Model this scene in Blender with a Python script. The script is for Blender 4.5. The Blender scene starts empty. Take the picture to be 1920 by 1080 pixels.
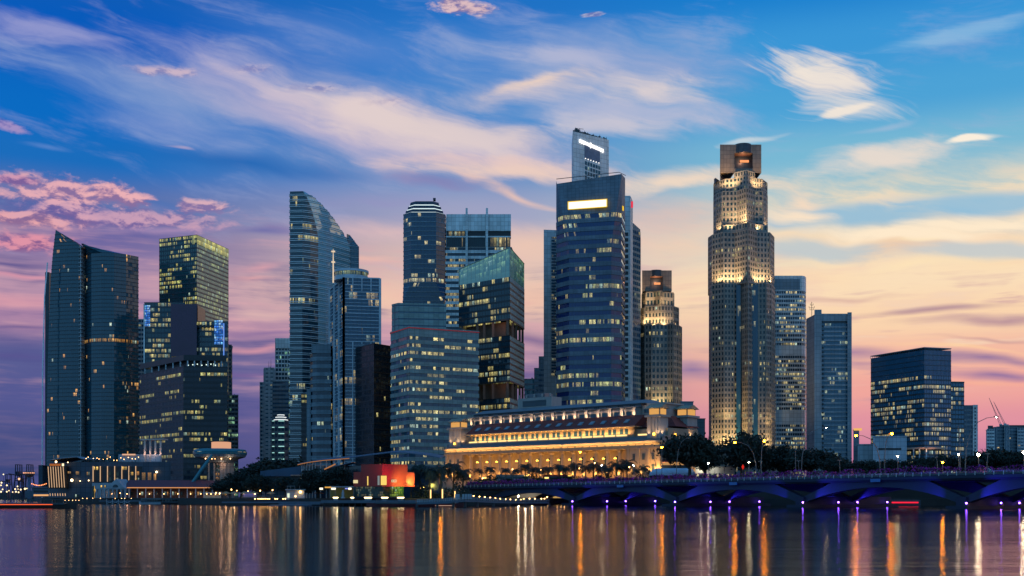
# Waterfront city skyline at dusk, built object by object.
EAST0, EAST1, EAST2, EAST3 = (.18, .39, .64), (.16, .46, .80), (.11, .39, .78), (.06, .28, .66)   # unseen blue sky opposite the sunset, brightened to light the facades
WBUMP, WR0, WR1 = .11, .115, .15
FLOOD, HF, BF, PVF = 7.5, 5.4, 1.5, 2.2
import bpy, math, random
from mathutils import Vector
random.seed(7)
sc = bpy.context.scene
col = sc.collection
# ---------------------------------------------------------------- camera model
F, HY, CH = 2100.0, 932.0, 3.5          # focal length in photo pixels, horizon row, eye height in metres
def X(px, Y): return (px - 960.0) / F * Y
def Z(py, Y): return CH + (HY - py) / F * Y
def P3(px, py, Y): return (X(px, Y), Y, Z(py, Y))
def lin1(c):
    c = c / 255.0
    return c / 12.92 if c <= 0.04045 else ((c + 0.055) / 1.055) ** 2.4
def lin(rgb): return tuple(lin1(c) for c in rgb)
# ---------------------------------------------------------------- objects
def tag(o, label=None, cat=None, group=None, kind=None):
    if label: o['label'] = label
    if cat: o['category'] = cat
    if group: o['group'] = group
    if kind: o['kind'] = kind
    return o
def thing(name, label, cat, loc=(0, 0, 0), group=None):
    o = bpy.data.objects.new(name, None)
    o.empty_display_size = 1
    col.objects.link(o)
    o.location = loc
    return tag(o, label, cat, group)
def woff(o):
    v = Vector((0, 0, 0))
    while o is not None:
        v += o.location
        o = o.parent
    return v
class MB:
    def __init__(s): s.v = []; s.f = []; s.u = []; s.m = []
    def add(s, pts): b = len(s.v); s.v.extend([tuple(p) for p in pts]); return b
    def face(s, idx, uv=None, m=0):
        s.f.append(tuple(idx)); s.m.append(m)
        s.u.append(uv if uv else [(0.0, 0.0)] * len(idx))
    def poly(s, pts, uv=None, m=0):
        b = s.add(pts); s.face(range(b, b + len(pts)), uv, m)
    def hexa(s, p, m=0):       # p: 8 corners, bottom four then top four, counter-clockwise
        b = s.add(p)
        for q in ((3, 2, 1, 0), (4, 5, 6, 7), (0, 1, 5, 4), (1, 2, 6, 5), (2, 3, 7, 6), (3, 0, 4, 7)):
            s.face([b + i for i in q], None, m)
    def box(s, x0, x1, y0, y1, z0, z1, m=0, T=None):
        p = [(x0, y0, z0), (x1, y0, z0), (x1, y1, z0), (x0, y1, z0), (x0, y0, z1), (x1, y0, z1), (x1, y1, z1), (x0, y1, z1)]
        if T: p = [T(*q) for q in p]
        s.hexa(p, m)
    def prism(s, ring, z0, z1, ring1=None, m=0, bottom=True):
        n = len(ring); r1 = ring1 or ring
        b = s.add([(x, y, z0) for x, y in ring] + [(x, y, z1) for x, y in r1])
        for i in range(n):
            j = (i + 1) % n
            s.face((b + i, b + j, b + n + j, b + n + i), None, m)
        s.face([b + n + i for i in range(n)], None, m)
        if bottom: s.face([b + i for i in reversed(range(n))], None, m)
    def tube(s, pts, rad, n=8, cap=True, m=0):
        pts = [Vector(p) for p in pts]
        if not hasattr(rad, '__len__'): rad = [rad] * len(pts)
        b0 = len(s.v)
        for i, p in enumerate(pts):
            t = (pts[min(i + 1, len(pts) - 1)] - pts[max(i - 1, 0)]).normalized()
            a = Vector((0, 0, 1)) if abs(t.z) < 0.9 else Vector((1, 0, 0))
            e = t.cross(a).normalized(); g = t.cross(e)
            for k in range(n):
                w = 2 * math.pi * k / n
                s.v.append(tuple(p + (e * math.cos(w) + g * math.sin(w)) * rad[i]))
        for i in range(len(pts) - 1):
            for k in range(n):
                q = (k + 1) % n
                s.face((b0 + i * n + k, b0 + i * n + q, b0 + (i + 1) * n + q, b0 + (i + 1) * n + k), None, m)
        if cap:
            s.face([b0 + k for k in reversed(range(n))], None, m)
            s.face([b0 + (len(pts) - 1) * n + k for k in range(n)], None, m)
    def lathe(s, prof, cx, cy, n=24, m=0, uvn=None):
        b = len(s.v)
        for r, z in prof:
            for k in range(n):
                w = 2 * math.pi * k / n
                s.v.append((cx + r * math.cos(w), cy + r * math.sin(w), z))
        for i in range(len(prof) - 1):
            for k in range(n):
                q = (k + 1) % n
                uv = [(k, i), (k + 1, i), (k + 1, i + .999), (k, i + .999)] if uvn else None
                s.face((b + i * n + k, b + i * n + q, b + (i + 1) * n + q, b + (i + 1) * n + k), uv, m)
        s.face([b + k for k in reversed(range(n))], None, m)
        s.face([b + (len(prof) - 1) * n + k for k in range(n)], None, m)
    def ball(s, c, r, n=8, m=0, sq=1.0):
        pr = [(r * math.sin(math.pi * (i + .0) / 6) + 1e-4, c[2] - r * sq * math.cos(math.pi * i / 6)) for i in range(7)]
        s.lathe(pr, c[0], c[1], n, m)
    def build(s, name, mats, parent=None, smooth=False, loc=None):
        if not isinstance(mats, (list, tuple)): mats = [mats]
        off = woff(parent) if parent is not None else Vector((0, 0, 0))
        if loc is not None and parent is None: off = Vector(loc)
        me = bpy.data.meshes.new(name)
        me.from_pydata([(x - off.x, y - off.y, z - off.z) for x, y, z in s.v], [], s.f)
        ul = me.uv_layers.new(name='UVMap')
        flat = []
        for uv in s.u:
            for a, c in uv: flat += (a, c)
        ul.data.foreach_set('uv', flat)
        for m in mats: me.materials.append(m)
        if len(mats) > 1: me.polygons.foreach_set('material_index', s.m)
        if smooth: me.polygons.foreach_set('use_smooth', [True] * len(s.f))
        me.update()
        o = bpy.data.objects.new(name, me)
        col.objects.link(o)
        if parent is not None: o.parent = parent
        elif loc is not None: o.location = loc
        return o
def copy_tree(o, parent=None):
    c = o.copy(); col.objects.link(c); c.parent = parent
    for ch in o.children: copy_tree(ch, c)
    return c
def lamp(kind, loc, power, color, parent, size=0.5, target=None, spot=60, blend=.6, size_y=None):
    d = bpy.data.lights.new(parent.name + '_lamp', kind)
    d.energy = power; d.color = color
    if kind == 'AREA':
        d.shape = 'RECTANGLE'; d.size = size; d.size_y = size_y or size
    else: d.shadow_soft_size = size
    if kind == 'SPOT': d.spot_size = math.radians(spot); d.spot_blend = blend
    o = bpy.data.objects.new('lamp', d); col.objects.link(o)
    o.parent = parent; o.location = Vector(loc) - woff(parent)
    if target is not None:
        o.rotation_euler = (Vector(target) - Vector(loc)).to_track_quat('-Z', 'Y').to_euler()
    return o
# ---------------------------------------------------------------- node helper
class NT:
    def __init__(s, nt): s.t = nt; nt.nodes.clear()
    def n(s, typ, **kw):
        x = s.t.nodes.new(typ)
        for k, v in kw.items(): setattr(x, k, v)
        return x
    def put(s, sock, v):
        if v is None: return
        if hasattr(v, 'is_linked') or hasattr(v, 'links'): s.t.links.new(v, sock)
        else:
            try: sock.default_value = v
            except Exception: sock.default_value = tuple(v) + (1.0,)
    def math(s, op, a, b=None, c=None, clamp=False):
        x = s.n('ShaderNodeMath', operation=op, use_clamp=clamp)
        s.put(x.inputs[0], a); s.put(x.inputs[1], b); s.put(x.inputs[2], c)
        return x.outputs[0]
    def vm(s, op, a, b=None, scale=None):
        x = s.n('ShaderNodeVectorMath', operation=op)
        s.put(x.inputs[0], a); s.put(x.inputs[1], b)
        if scale is not None: s.put(x.inputs['Scale'], scale)
        return x.outputs['Value'] if op in ('LENGTH', 'DOT_PRODUCT') else x.outputs[0]
    def mix(s, f, a, b, blend='MIX'):
        x = s.n('ShaderNodeMix', data_type='RGBA', blend_type=blend)
        s.put(x.inputs[0], f); s.put(x.inputs[6], a); s.put(x.inputs[7], b)
        return x.outputs[2]
    def mr(s, v, a, b, c=0.0, d=1.0, smooth=True):
        x = s.n('ShaderNodeMapRange', interpolation_type='SMOOTHSTEP' if smooth else 'LINEAR')
        s.put(x.inputs[0], v)
        for i, q in enumerate((a, b, c, d)): s.put(x.inputs[i + 1], q)
        return x.outputs[0]
    def ramp(s, f, stops, interp='LINEAR'):
        x = s.n('ShaderNodeValToRGB'); cr = x.color_ramp; cr.interpolation = interp
        while len(cr.elements) < len(stops): cr.elements.new(.5)
        for e, (p, c) in zip(cr.elements, stops): e.position = p; e.color = tuple(c) + (1,)
        s.put(x.inputs[0], f)
        return x.outputs[0]
    def noise(s, v, scale=1.0, detail=3.0, rough=.5, dist=0.0, dims='3D'):
        x = s.n('ShaderNodeTexNoise', noise_dimensions=dims)
        s.put(x.inputs['Vector'], v)
        x.inputs['Scale'].default_value = scale; x.inputs['Detail'].default_value = detail
        x.inputs['Roughness'].default_value = rough; x.inputs['Distortion'].default_value = dist
        return x.outputs['Fac'], x.outputs['Color']
    def comb(s, a, b, c=0.0):
        x = s.n('ShaderNodeCombineXYZ'); s.put(x.inputs[0], a); s.put(x.inputs[1], b); s.put(x.inputs[2], c)
        return x.outputs[0]
    def sep(s, v):
        x = s.n('ShaderNodeSeparateXYZ'); s.put(x.inputs[0], v); return x.outputs
    def map(s, v, loc=(0, 0, 0), rot=0.0, scale=(1, 1, 1), typ='POINT'):
        x = s.n('ShaderNodeMapping', vector_type=typ); s.put(x.inputs[0], v)
        x.inputs[1].default_value = loc; x.inputs[2].default_value = (0, 0, rot); x.inputs[3].default_value = scale
        return x.outputs[0]
def new_mat(name):
    m = bpy.data.materials.new(name); m.use_nodes = True
    return m, NT(m.node_tree)
def mat_plain(name, c, rough=.6, metal=0.0, var=.15, vs=.3, spec=.4, bump=0.0, streak=1.0):
    m, t = new_mat(name)
    tc = t.n('ShaderNodeTexCoord').outputs['Object']
    v = t.map(tc, scale=(vs, vs, vs * streak))
    f, _ = t.noise(v, 1.0, 5.0, .6)
    cc = t.mix(t.mr(f, .3, .7), tuple(x * (1 - var) for x in c), tuple(min(1, x * (1 + var)) for x in c))
    p = t.n('ShaderNodeBsdfPrincipled'); t.put(p.inputs['Base Color'], cc)
    t.put(p.inputs['Roughness'], t.mr(f, .2, .8, max(0, rough - .1), min(1, rough + .1)))
    p.inputs['Metallic'].default_value = metal; p.inputs['Specular IOR Level'].default_value = spec
    if bump:
        b = t.n('ShaderNodeBump'); b.inputs['Strength'].default_value = bump; t.put(b.inputs['Height'], f)
        t.put(p.inputs['Normal'], b.outputs[0])
    o = t.n('ShaderNodeOutputMaterial'); t.t.links.new(p.outputs[0], o.inputs[0])
    return m
def mat_emit(name, c, k, sample=True):
    m, t = new_mat(name)
    e = t.n('ShaderNodeEmission'); e.inputs[0].default_value = tuple(c) + (1,); e.inputs[1].default_value = k
    o = t.n('ShaderNodeOutputMaterial'); t.t.links.new(e.outputs[0], o.inputs[0])
    if not sample: m.cycles.emission_sampling = 'NONE'
    return m
def mat_panel(name, c, pw=3.0, ph=3.0, rough=.5, joint=.55, spec=.4, metal=0.0):
    """cladding panels: fine joints from object coordinates, slight tone change panel to panel"""
    m, t = new_mat(name)
    g = t.n('ShaderNodeNewGeometry')
    x, y, z = t.sep(t.n('ShaderNodeTexCoord').outputs['Object'])
    nx, ny, nz = t.sep(g.outputs['Normal'])
    h = t.math('ADD', t.math('MULTIPLY', x, t.math('ABSOLUTE', ny)), t.math('MULTIPLY', y, t.math('ABSOLUTE', nx)))
    u = t.math('DIVIDE', h, pw); v = t.math('DIVIDE', z, ph)
    wn = t.n('ShaderNodeTexWhiteNoise', noise_dimensions='3D'); t.put(wn.inputs[0], t.comb(t.math('FLOOR', u), t.math('FLOOR', v), 0))
    ju = t.math('LESS_THAN', t.math('ABSOLUTE', t.math('SUBTRACT', t.math('FRACT', u), .5)), .46)
    jv = t.math('LESS_THAN', t.math('ABSOLUTE', t.math('SUBTRACT', t.math('FRACT', v), .5)), .46)
    j = t.math('MULTIPLY', ju, jv)
    k = t.mr(wn.outputs[0], 0, 1, .86, 1.08, False)
    k = t.math('MULTIPLY', k, t.mr(j, 0, 1, joint, 1, False))
    f, _ = t.noise(t.map(t.n('ShaderNodeTexCoord').outputs['Object'], scale=(.12, .12, .03)), 1, 4, .6)
    k = t.math('MULTIPLY', k, t.mr(f, .25, .75, .8, 1.15))
    cc = t.vm('SCALE', tuple(c), None, k)
    p = t.n('ShaderNodeBsdfPrincipled'); t.put(p.inputs['Base Color'], cc)
    p.inputs['Roughness'].default_value = rough; p.inputs['Specular IOR Level'].default_value = spec
    p.inputs['Metallic'].default_value = metal
    o = t.n('ShaderNodeOutputMaterial'); t.t.links.new(p.outputs[0], o.inputs[0])
    return m
def mat_glass(name, base=(.012, .02, .035), lit=.2, c1=(1., .75, .35), c2=(.95, .95, .6), k=1.2, rows=.0, rowlit=.7,
              cu=.12, cv=.5, seed=0., ior=1.7, rough=.06, tilt=.03, mull=.43, mullc=None, over=0.0, overc=(.2, .8, .5), fine=(5, 3)):
    """tinted facade glass in panes (one pane = one unit of the UV map); some rooms behind it have their lamps on"""
    base = tuple(x * q for x, q in zip(base, (1.2, 2.3, 2.4))); tilt *= 1.6
    c1 = (c1[0], c1[1] * .93, c1[2] * .62); c2 = (c2[0], c2[1] * .95, c2[2] * .66)
    lit *= .8; rows = rows * .9 + (.05 if lit > .1 else 0); k *= 1.0; ior = ior if ior >= 1.9 else 1.38 + (ior - 1.38) * .55
    m, t = new_mat(name)
    U, V, _ = t.sep(t.n('ShaderNodeUVMap').outputs[0])
    fu, fv = t.math('FLOOR', U), t.math('FLOOR', V)
    wn = t.n('ShaderNodeTexWhiteNoise', noise_dimensions='3D'); t.put(wn.inputs[0], t.comb(fu, fv, seed))
    r1 = wn.outputs[0]; cr, cg, cb = t.sep(wn.outputs[1])
    wr = t.n('ShaderNodeTexWhiteNoise', noise_dimensions='2D'); t.put(wr.inputs[0], t.comb(fv, seed + 3.3))
    cl, _ = t.noise(t.comb(t.math('MULTIPLY', fu, cu), t.math('MULTIPLY', fv, cv), seed * 7.7), 1.0, 1.0, .5)
    p = t.math('MULTIPLY', t.mr(cl, .40, .64, .08, 2.0), lit)
    if rows > 0: p = t.math('ADD', p, t.math('MULTIPLY', t.math('LESS_THAN', wr.outputs[0], rows), t.mr(cl, .38, .55, .0, rowlit)))
    wg = t.n('ShaderNodeTexWhiteNoise', noise_dimensions='3D')     # lamps come on room by room: runs of a few panes
    t.put(wg.inputs[0], t.comb(t.math('FLOOR', t.math('ADD', t.math('MULTIPLY', U, .45), t.math('MULTIPLY', wr.outputs[0], 9.0))), fv, seed + 1.7))
    wp = t.n('ShaderNodeTexWhiteNoise', noise_dimensions='3D')
    t.put(wp.inputs[0], t.comb(t.math('FLOOR', t.math('MULTIPLY', U, 2.0)), fv, seed + 5.1))
    on = t.math('MULTIPLY', t.math('LESS_THAN', t.math('ADD', t.math('MULTIPLY', wg.outputs[0], .8), t.math('MULTIPLY', r1, .2)), p), t.math('LESS_THAN', wp.outputs[0], .82))
    cg = t.math('ADD', t.math('MULTIPLY', wp.outputs[0], .6), t.math('MULTIPLY', cg, .55))
    fr = t.math('FRACT', U); fz = t.math('FRACT', V)
    d, _ = t.noise(t.comb(t.math('MULTIPLY', U, fine[0]), t.math('MULTIPLY', V, fine[1]), seed), 1.0, 2.0, .6)
    e = t.math('MULTIPLY', t.mr(t.math('MULTIPLY', cg, cg), 0, 1, .14, 1.0, False), t.mr(d, .35, .65, .25, 1.4))
    e = t.math('MULTIPLY', e, t.mr(fz, .15, .9, .45, 1.15))
    pane = t.math('LESS_THAN', t.math('ABSOLUTE', t.math('SUBTRACT', fr, .5)), mull)
    e = t.math('MULTIPLY', t.math('MULTIPLY', e, on), pane)
    e = t.math('MULTIPLY', e, k)
    ec = t.mix(cr, tuple(c1) + (1,), tuple(c2) + (1,))
    ec = t.mix(t.math('MULTIPLY', t.math('GREATER_THAN', cb, .84), .8), ec, (.62, .92, .78, 1))
    ecs = t.vm('SCALE', ec, None, e)
    if over > 0:
        ov = t.math('MULTIPLY', t.mr(d, .2, .8, .6, 1.1), over)
        ecs = t.vm('ADD', ecs, t.vm('SCALE', tuple(overc), None, t.math('MULTIPLY', ov, t.mr(fz, 0, 1, .6, 1.1, False))))
    pb = t.n('ShaderNodeBsdfPrincipled')
    bc = t.mix(pane, tuple(mullc or [x * .6 for x in base]) + (1,), tuple(base) + (1,))
    t.put(pb.inputs['Base Color'], bc)
    pb.inputs['Roughness'].default_value = rough; pb.inputs['IOR'].default_value = ior
    t.put(pb.inputs['Emission Color'], ecs); pb.inputs['Emission Strength'].default_value = 1.0
    nn = t.vm('ADD', t.n('ShaderNodeNewGeometry').outputs['Normal'], t.vm('SCALE', t.vm('SUBTRACT', wn.outputs[1], (.5, .5, .5)), None, tilt))
    t.put(pb.inputs['Normal'], t.vm('NORMALIZE', nn))
    o = t.n('ShaderNodeOutputMaterial'); t.t.links.new(pb.outputs[0], o.inputs[0])
    m.cycles.emission_sampling = 'NONE'
    return m
# ---------------------------------------------------------------- sky
def sp(cx, cy):
    u = (cx - 960) / F; a = math.atan(u)
    return a * F, (HY - cy) / F * math.cos(a) * F
w = bpy.data.worlds.new('World'); sc.world = w; w.use_nodes = True
t = NT(w.node_tree)
gen = t.n('ShaderNodeTexCoord').outputs['Generated']
gx, gy, gz = t.sep(gen)
az = t.math('ARCTAN2', gx, gy)
hl = t.math('SQRT', t.math('ADD', t.math('MULTIPLY', gx, gx), t.math('MULTIPLY', gy, gy)))
el = t.math('DIVIDE', gz, t.math('MAXIMUM', hl, .02))
sx = t.math('MULTIPLY', az, F)
sy = t.math('MULTIPLY', t.math('MINIMUM', el, 2.0), F)
S = t.comb(sx, sy, 0)
# wind-blown ice cloud texture (long soft streaks), flat streaks, and puffs
_, wc = t.noise(t.map(S, scale=(1 / 210, 1 / 120, 1)), 1.0, 2.0, .5)
S2 = t.vm('ADD', S, t.vm('MULTIPLY', t.vm('SUBTRACT', wc, (.5, .5, .5)), (150, 60, 0)))
SR = t.map(S2, rot=math.radians(13))
NW0, _ = t.noise(t.map(SR, scale=(1 / 240, 1 / 66, 1)), 1.0, 7.0, .6)
NW1, _ = t.noise(t.map(SR, loc=(4, 4, 4), scale=(1 / 90, 1 / 7, 1)), 1.0, 3.0, .6)
NW = t.math('ADD', t.math('MULTIPLY', NW0, .88), t.math('MULTIPLY', NW1, .12))
S3 = t.vm('ADD', S, t.vm('MULTIPLY', t.vm('SUBTRACT', wc, (.5, .5, .5)), (120, 22, 0)))
NH0, _ = t.noise(t.map(S3, loc=(3, 7, 2), scale=(1 / 330, 1 / 24, 1)), 1.0, 5.0, .6)
NHb, _ = t.noise(t.map(S, loc=(1, 2, 2), scale=(1 / 150, 1 / 60, 1)), 1.0, 3.0, .55)
NH = t.math('ADD', t.math('MULTIPLY', NH0, .62), t.math('MULTIPLY', NHb, .38))
NP, _ = t.noise(t.map(S, loc=(5, 1, 9), scale=(1 / 50, 1 / 25, 1)), 1.0, 7.0, .62, .25)
NPs, _ = t.noise(t.map(t.vm('ADD', S, (2, 9, 0)), loc=(5, 1, 9), scale=(1 / 50, 1 / 25, 1)), 1.0, 4.0, .62, .25)
relief = t.mr(t.math('SUBTRACT', NP, NPs), -.10, .09)
NF0, _ = t.noise(t.map(t.map(S2, rot=math.radians(27)), loc=(2, 6, 1), scale=(1 / 130, 1 / 10, 1)), 1.0, 5.0, .6)
NFb = t.math('ADD', t.math('MULTIPLY', NF0, .45), t.math('MULTIPLY', NW0, .55))
NF = {'f': NFb, 'w': NW, 'h': NH, 'p': NP}
def rampy(stops):     # stops in photo rows, bottom to top
    st = sorted([((HY - y) / 1200.0, lin(c)) for y, c in stops])
    return t.ramp(t.math('MULTIPLY', t.math('MAXIMUM', sy, 0.0), 1 / 1200.0), st, 'EASE')
left = rampy([(-200, (10, 70, 150)), (0, (18, 92, 180)), (110, (5, 90, 187)), (260, (8, 106, 194)), (340, (25, 108, 188)), (415, (88, 112, 172)), (480, (112, 104, 160)),
              (560, (184, 146, 170)), (620, (168, 130, 164)), (685, (90, 94, 148)), (760, (84, 88, 146)), (840, (64, 76, 132)), (925, (50, 64, 114))])
mid = rampy([(-200, (10, 80, 165)), (0, (30, 112, 196)), (110, (52, 126, 204)), (220, (84, 140, 204)), (310, (96, 140, 196)), (400, (158, 162, 194)), (480, (220, 190, 182)),
             (560, (236, 198, 178)), (640, (178, 140, 164)), (710, (134, 114, 158)), (800, (124, 104, 152)), (900, (96, 88, 142))])
right = rampy([(-200, (15, 95, 185)), (0, (22, 126, 206)), (110, (58, 150, 214)), (220, (76, 162, 214)), (310, (120, 184, 212)), (390, (168, 198, 206)), (450, (206, 208, 198)),
               (540, (250, 222, 186)), (620, (250, 212, 174)), (680, (244, 186, 162)), (740, (240, 166, 156)), (800, (224, 146, 160)), (860, (196, 124, 158)), (925, (166, 104, 148))])
L0, R0 = sp(180, 0)[0], sp(1480, 0)[0]; M0 = sp(900, 0)[0]
c = t.mix(t.mr(sx, L0, M0), left, mid)
c = t.mix(t.mr(sx, M0, R0), c, right)
c = t.mix(t.math('MULTIPLY', t.math('MULTIPLY', t.mr(NW, .36, .62), t.mr(sy, 620, 520)), t.math('MULTIPLY', t.mr(sy, 330, 420), t.mr(sx, 250, 600))), c, lin((252, 224, 186)) + (1,))
c = t.mix(t.math('MULTIPLY', t.math('MULTIPLY', t.mr(NH, .54, .66), t.mr(sy, 470, 400)), t.math('MULTIPLY', t.mr(sy, 170, 260), t.mr(sx, 250, 600, 0, .75))), c, lin((255, 232, 190)) + (1,))
c = t.mix(t.math('MULTIPLY', t.math('MULTIPLY', t.mr(NH, .47, .36), t.mr(sy, 420, 340)), t.math('MULTIPLY', t.mr(sy, 120, 200), t.mr(sx, 250, 600, 0, .6))), c, lin((196, 150, 162)) + (1,))
# general banding of the lower sky
c = t.mix(t.math('MULTIPLY', t.math('MULTIPLY', t.mr(NH, .48, .66), t.math('MULTIPLY', t.mr(sy, 560, 380), t.mr(sy, 120, 330, .12, 1))), t.mr(sx, 700, -100, .3, .8)), c, lin((222, 168, 176)) + (1,))
c = t.mix(t.math('MULTIPLY', t.math('MULTIPLY', t.mr(NH, .50, .34), t.mr(sy, 480, 360)), t.mr(sx, 500, 0, .0, .75)), c, lin((82, 84, 142)) + (1,))
c = t.mix(t.math('MULTIPLY', t.math('MULTIPLY', t.mr(NW, .5, .72), t.mr(sy, 330, 480)), .3), c, lin((170, 176, 212)) + (1,))
SG, SG2, n_cloud = S, S2, 0
def cloud(cx, cy, rx, ry, rot, rgb, op=.8, kind='w', amp=2.3, edge=1.0):
    global c, SG, SG2, n_cloud
    n_cloud += 1
    if n_cloud % 6 == 0:      # ties each batch of clouds to the one below it, so the shader is compiled batch by batch
        SG2 = t.vm('MULTIPLY_ADD', c, (1e-20, 1e-20, 1e-20)); t.put(SG2.node.inputs[2], S2)
        SG = t.vm('MULTIPLY_ADD', c, (1e-20, 1e-20, 1e-20)); t.put(SG.node.inputs[2], S)
    a, b = sp(cx, cy)
    q = t.map(SG2 if kind != 'p' else SG, loc=(a, b, 0), rot=math.radians(-rot), scale=(rx, ry, 1), typ='TEXTURE')
    if amp != 2.3: amp *= 1.25; edge *= 1.25
    elif ry >= 40: amp, edge, ry = 1.5, 1.35, ry * 1.25
    v = t.math('SUBTRACT', t.math('MULTIPLY_ADD', NF[kind], amp, 1.0 - amp * .5), t.vm('LENGTH', q))
    m = t.mr(v, 0.0, edge, 0.0, op)
    c = t.mix(m, c, lin(rgb) + (1,) if kind != 'p' else t.mix(relief, lin([x * y for x, y in zip(rgb, (.60, .63, .86))]) + (1,), lin(rgb) + (1,)))
# upper left, pale lavender ice cloud
cloud(330, 190, 330, 120, 12, (136, 160, 206), .75, 'w', 1.2, .8)
cloud(620, 215, 420, 120, 14, (168, 172, 204), .9, 'w', 1.2, .8)
cloud(1120, 150, 380, 130, 4, (154, 172, 208), .85, 'w', 1.3, .8)
cloud(830, 270, 380, 75, 10, (188, 180, 206), .9, 'w', 1.0, .7)
cloud(1180, 215, 260, 60, 4, (190, 190, 212), .7, 'w', 1.1, .7)
cloud(110, 62, 250, 34, 13, (158, 160, 208), .75)
cloud(420, 130, 240, 60, 14, (160, 162, 208), .55)
cloud(640, 90, 330, 80, 8, (110, 142, 204), .5)
cloud(1120, 105, 420, 85, 8, (140, 160, 208), .6)
cloud(560, 215, 430, 85, 15, (172, 168, 205), .7)
cloud(300, 235, 230, 45, 8, (128, 148, 205), .5)
cloud(760, 260, 330, 60, 12, (196, 182, 202), .75)
cloud(690, 225, 230, 52, 16, (228, 208, 206), .9, 'w', 1.3, .7)
cloud(850, 250, 290, 52, 6, (224, 206, 204), .85, 'w', 1.3, .7)
cloud(560, 190, 230, 16, 20, (205, 190, 205), .6)
cloud(1000, 170, 190, 40, -6, (236, 212, 202), .85)
cloud(1010, 158, 120, 20, -8, (248, 216, 190), .8)
cloud(1220, 170, 170, 38, 2, (228, 212, 208), .8)
cloud(1060, 110, 150, 26, 6, (200, 196, 214), .5)
cloud(1160, 245, 190, 34, 2, (206, 200, 210), .7)
cloud(320, 134, 85, 13, -4, (222, 190, 196), .7, 'p', 1.7, .9)
cloud(470, 130, 50, 14, -8, (212, 192, 204), .6, 'p', 1.7, .9)
cloud(600, 165, 80, 14, -6, (214, 196, 204), .55, 'p', 1.7, .9)
cloud(735, 190, 60, 12, -6, (218, 198, 204), .5, 'p', 1.7, .9)
cloud(866, 12, 70, 20, 6, (224, 190, 192), .95, 'p', 1.4, .4)
cloud(1108, 28, 26, 6, -5, (190, 190, 208), .8, 'p', 1.2, .4)
cloud(15, 235, 42, 13, 8, (176, 150, 196), .8, 'p', 1.4, .5)
cloud(95, 290, 60, 8, 4, (100, 140, 205), .6)
cloud(345, 285, 30, 5, 4, (190, 172, 200), .7)
cloud(1780, 74, 170, 20, -2, (150, 192, 224), .6)
# the feather cloud and the lens clouds over the right half
cloud(1550, 138, 150, 56, 26, (226, 216, 214), .95, 'f', 2.6, .8)
cloud(1525, 122, 110, 34, 26, (242, 230, 216), .8, 'f', 2.6, .8)
cloud(1605, 196, 130, 34, 8, (206, 210, 216), .85, 'f', 2.4, .8)
cloud(1575, 206, 62, 10, -8, (246, 232, 216), .85, 'f', 1.6, .6)
cloud(1650, 297, 200, 36, -3, (236, 220, 206), .9, 'w', 1.9, .8)
cloud(1826, 260, 48, 9, 0, (250, 238, 220), 1, 'f', 1.2, .5)
cloud(1410, 260, 80, 8, -8, (204, 214, 220), .8)
cloud(1640, 240, 90, 10, -8, (170, 190, 216), .5)
# cream and peach bank
cloud(960, 322, 260, 34, 4, (238, 206, 190), .9)
cloud(820, 300, 200, 18, 0, (224, 196, 196), .6)
cloud(1270, 335, 190, 26, -8, (244, 218, 194), .9)
cloud(980, 372, 170, 16, 20, (240, 198, 180), .8)
cloud(830, 345, 120, 20, 6, (134, 128, 178), .7)
cloud(700, 375, 150, 24, 4, (148, 146, 192), .6)
cloud(1250, 400, 240, 48, 4, (232, 194, 178), .85)
cloud(1280, 455, 260, 50, 4, (244, 208, 180), .8)
cloud(1525, 382, 120, 42, 28, (250, 220, 192), .95, 'w', 1.7, .8)
cloud(1480, 424, 90, 9, -4, (250, 222, 186), .9)
cloud(1560, 450, 200, 40, 8, (248, 218, 184), .85)
cloud(1760, 445, 300, 55, 4, (250, 214, 178), .85)
cloud(1690, 470, 140, 24, 4, (238, 196, 162), .6)
cloud(1470, 520, 200, 40, 2, (250, 212, 172), .7)
cloud(1740, 455, 60, 8, -2, (255, 232, 190), .7)
cloud(1880, 490, 160, 40, 2, (252, 220, 176), .6)
cloud(1560, 395, 120, 20, 4, (198, 208, 206), .5)
cloud(1820, 400, 160, 30, 4, (206, 206, 204), .5)
cloud(1620, 405, 280, 34, 5, (150, 190, 214), .95, 'w', 1.5, .6)
cloud(1860, 380, 180, 30, 5, (146, 190, 216), .9, 'w', 1.5, .6)
cloud(1500, 462, 190, 26, 6, (186, 200, 206), .85, 'w', 1.6, .6)
cloud(1850, 474, 230, 22, 3, (192, 202, 206), .85, 'w', 1.6, .6)
cloud(1860, 425, 210, 22, 6, (255, 234, 204), .95, 'w', 1.8, .6)
cloud(1660, 436, 190, 20, 8, (255, 234, 204), .95, 'w', 1.8, .6)
cloud(1490, 398, 110, 18, 12, (254, 228, 198), .9, 'w', 1.8, .6)
cloud(1720, 500, 180, 14, -2, (255, 228, 184), .8, 'h', 1.6)
cloud(1560, 560, 180, 10, -3, (206, 162, 158), .7, 'h', 1.6)
cloud(1200, 500, 140, 14, -4, (206, 176, 178), .6, 'h', 1.6)
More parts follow.
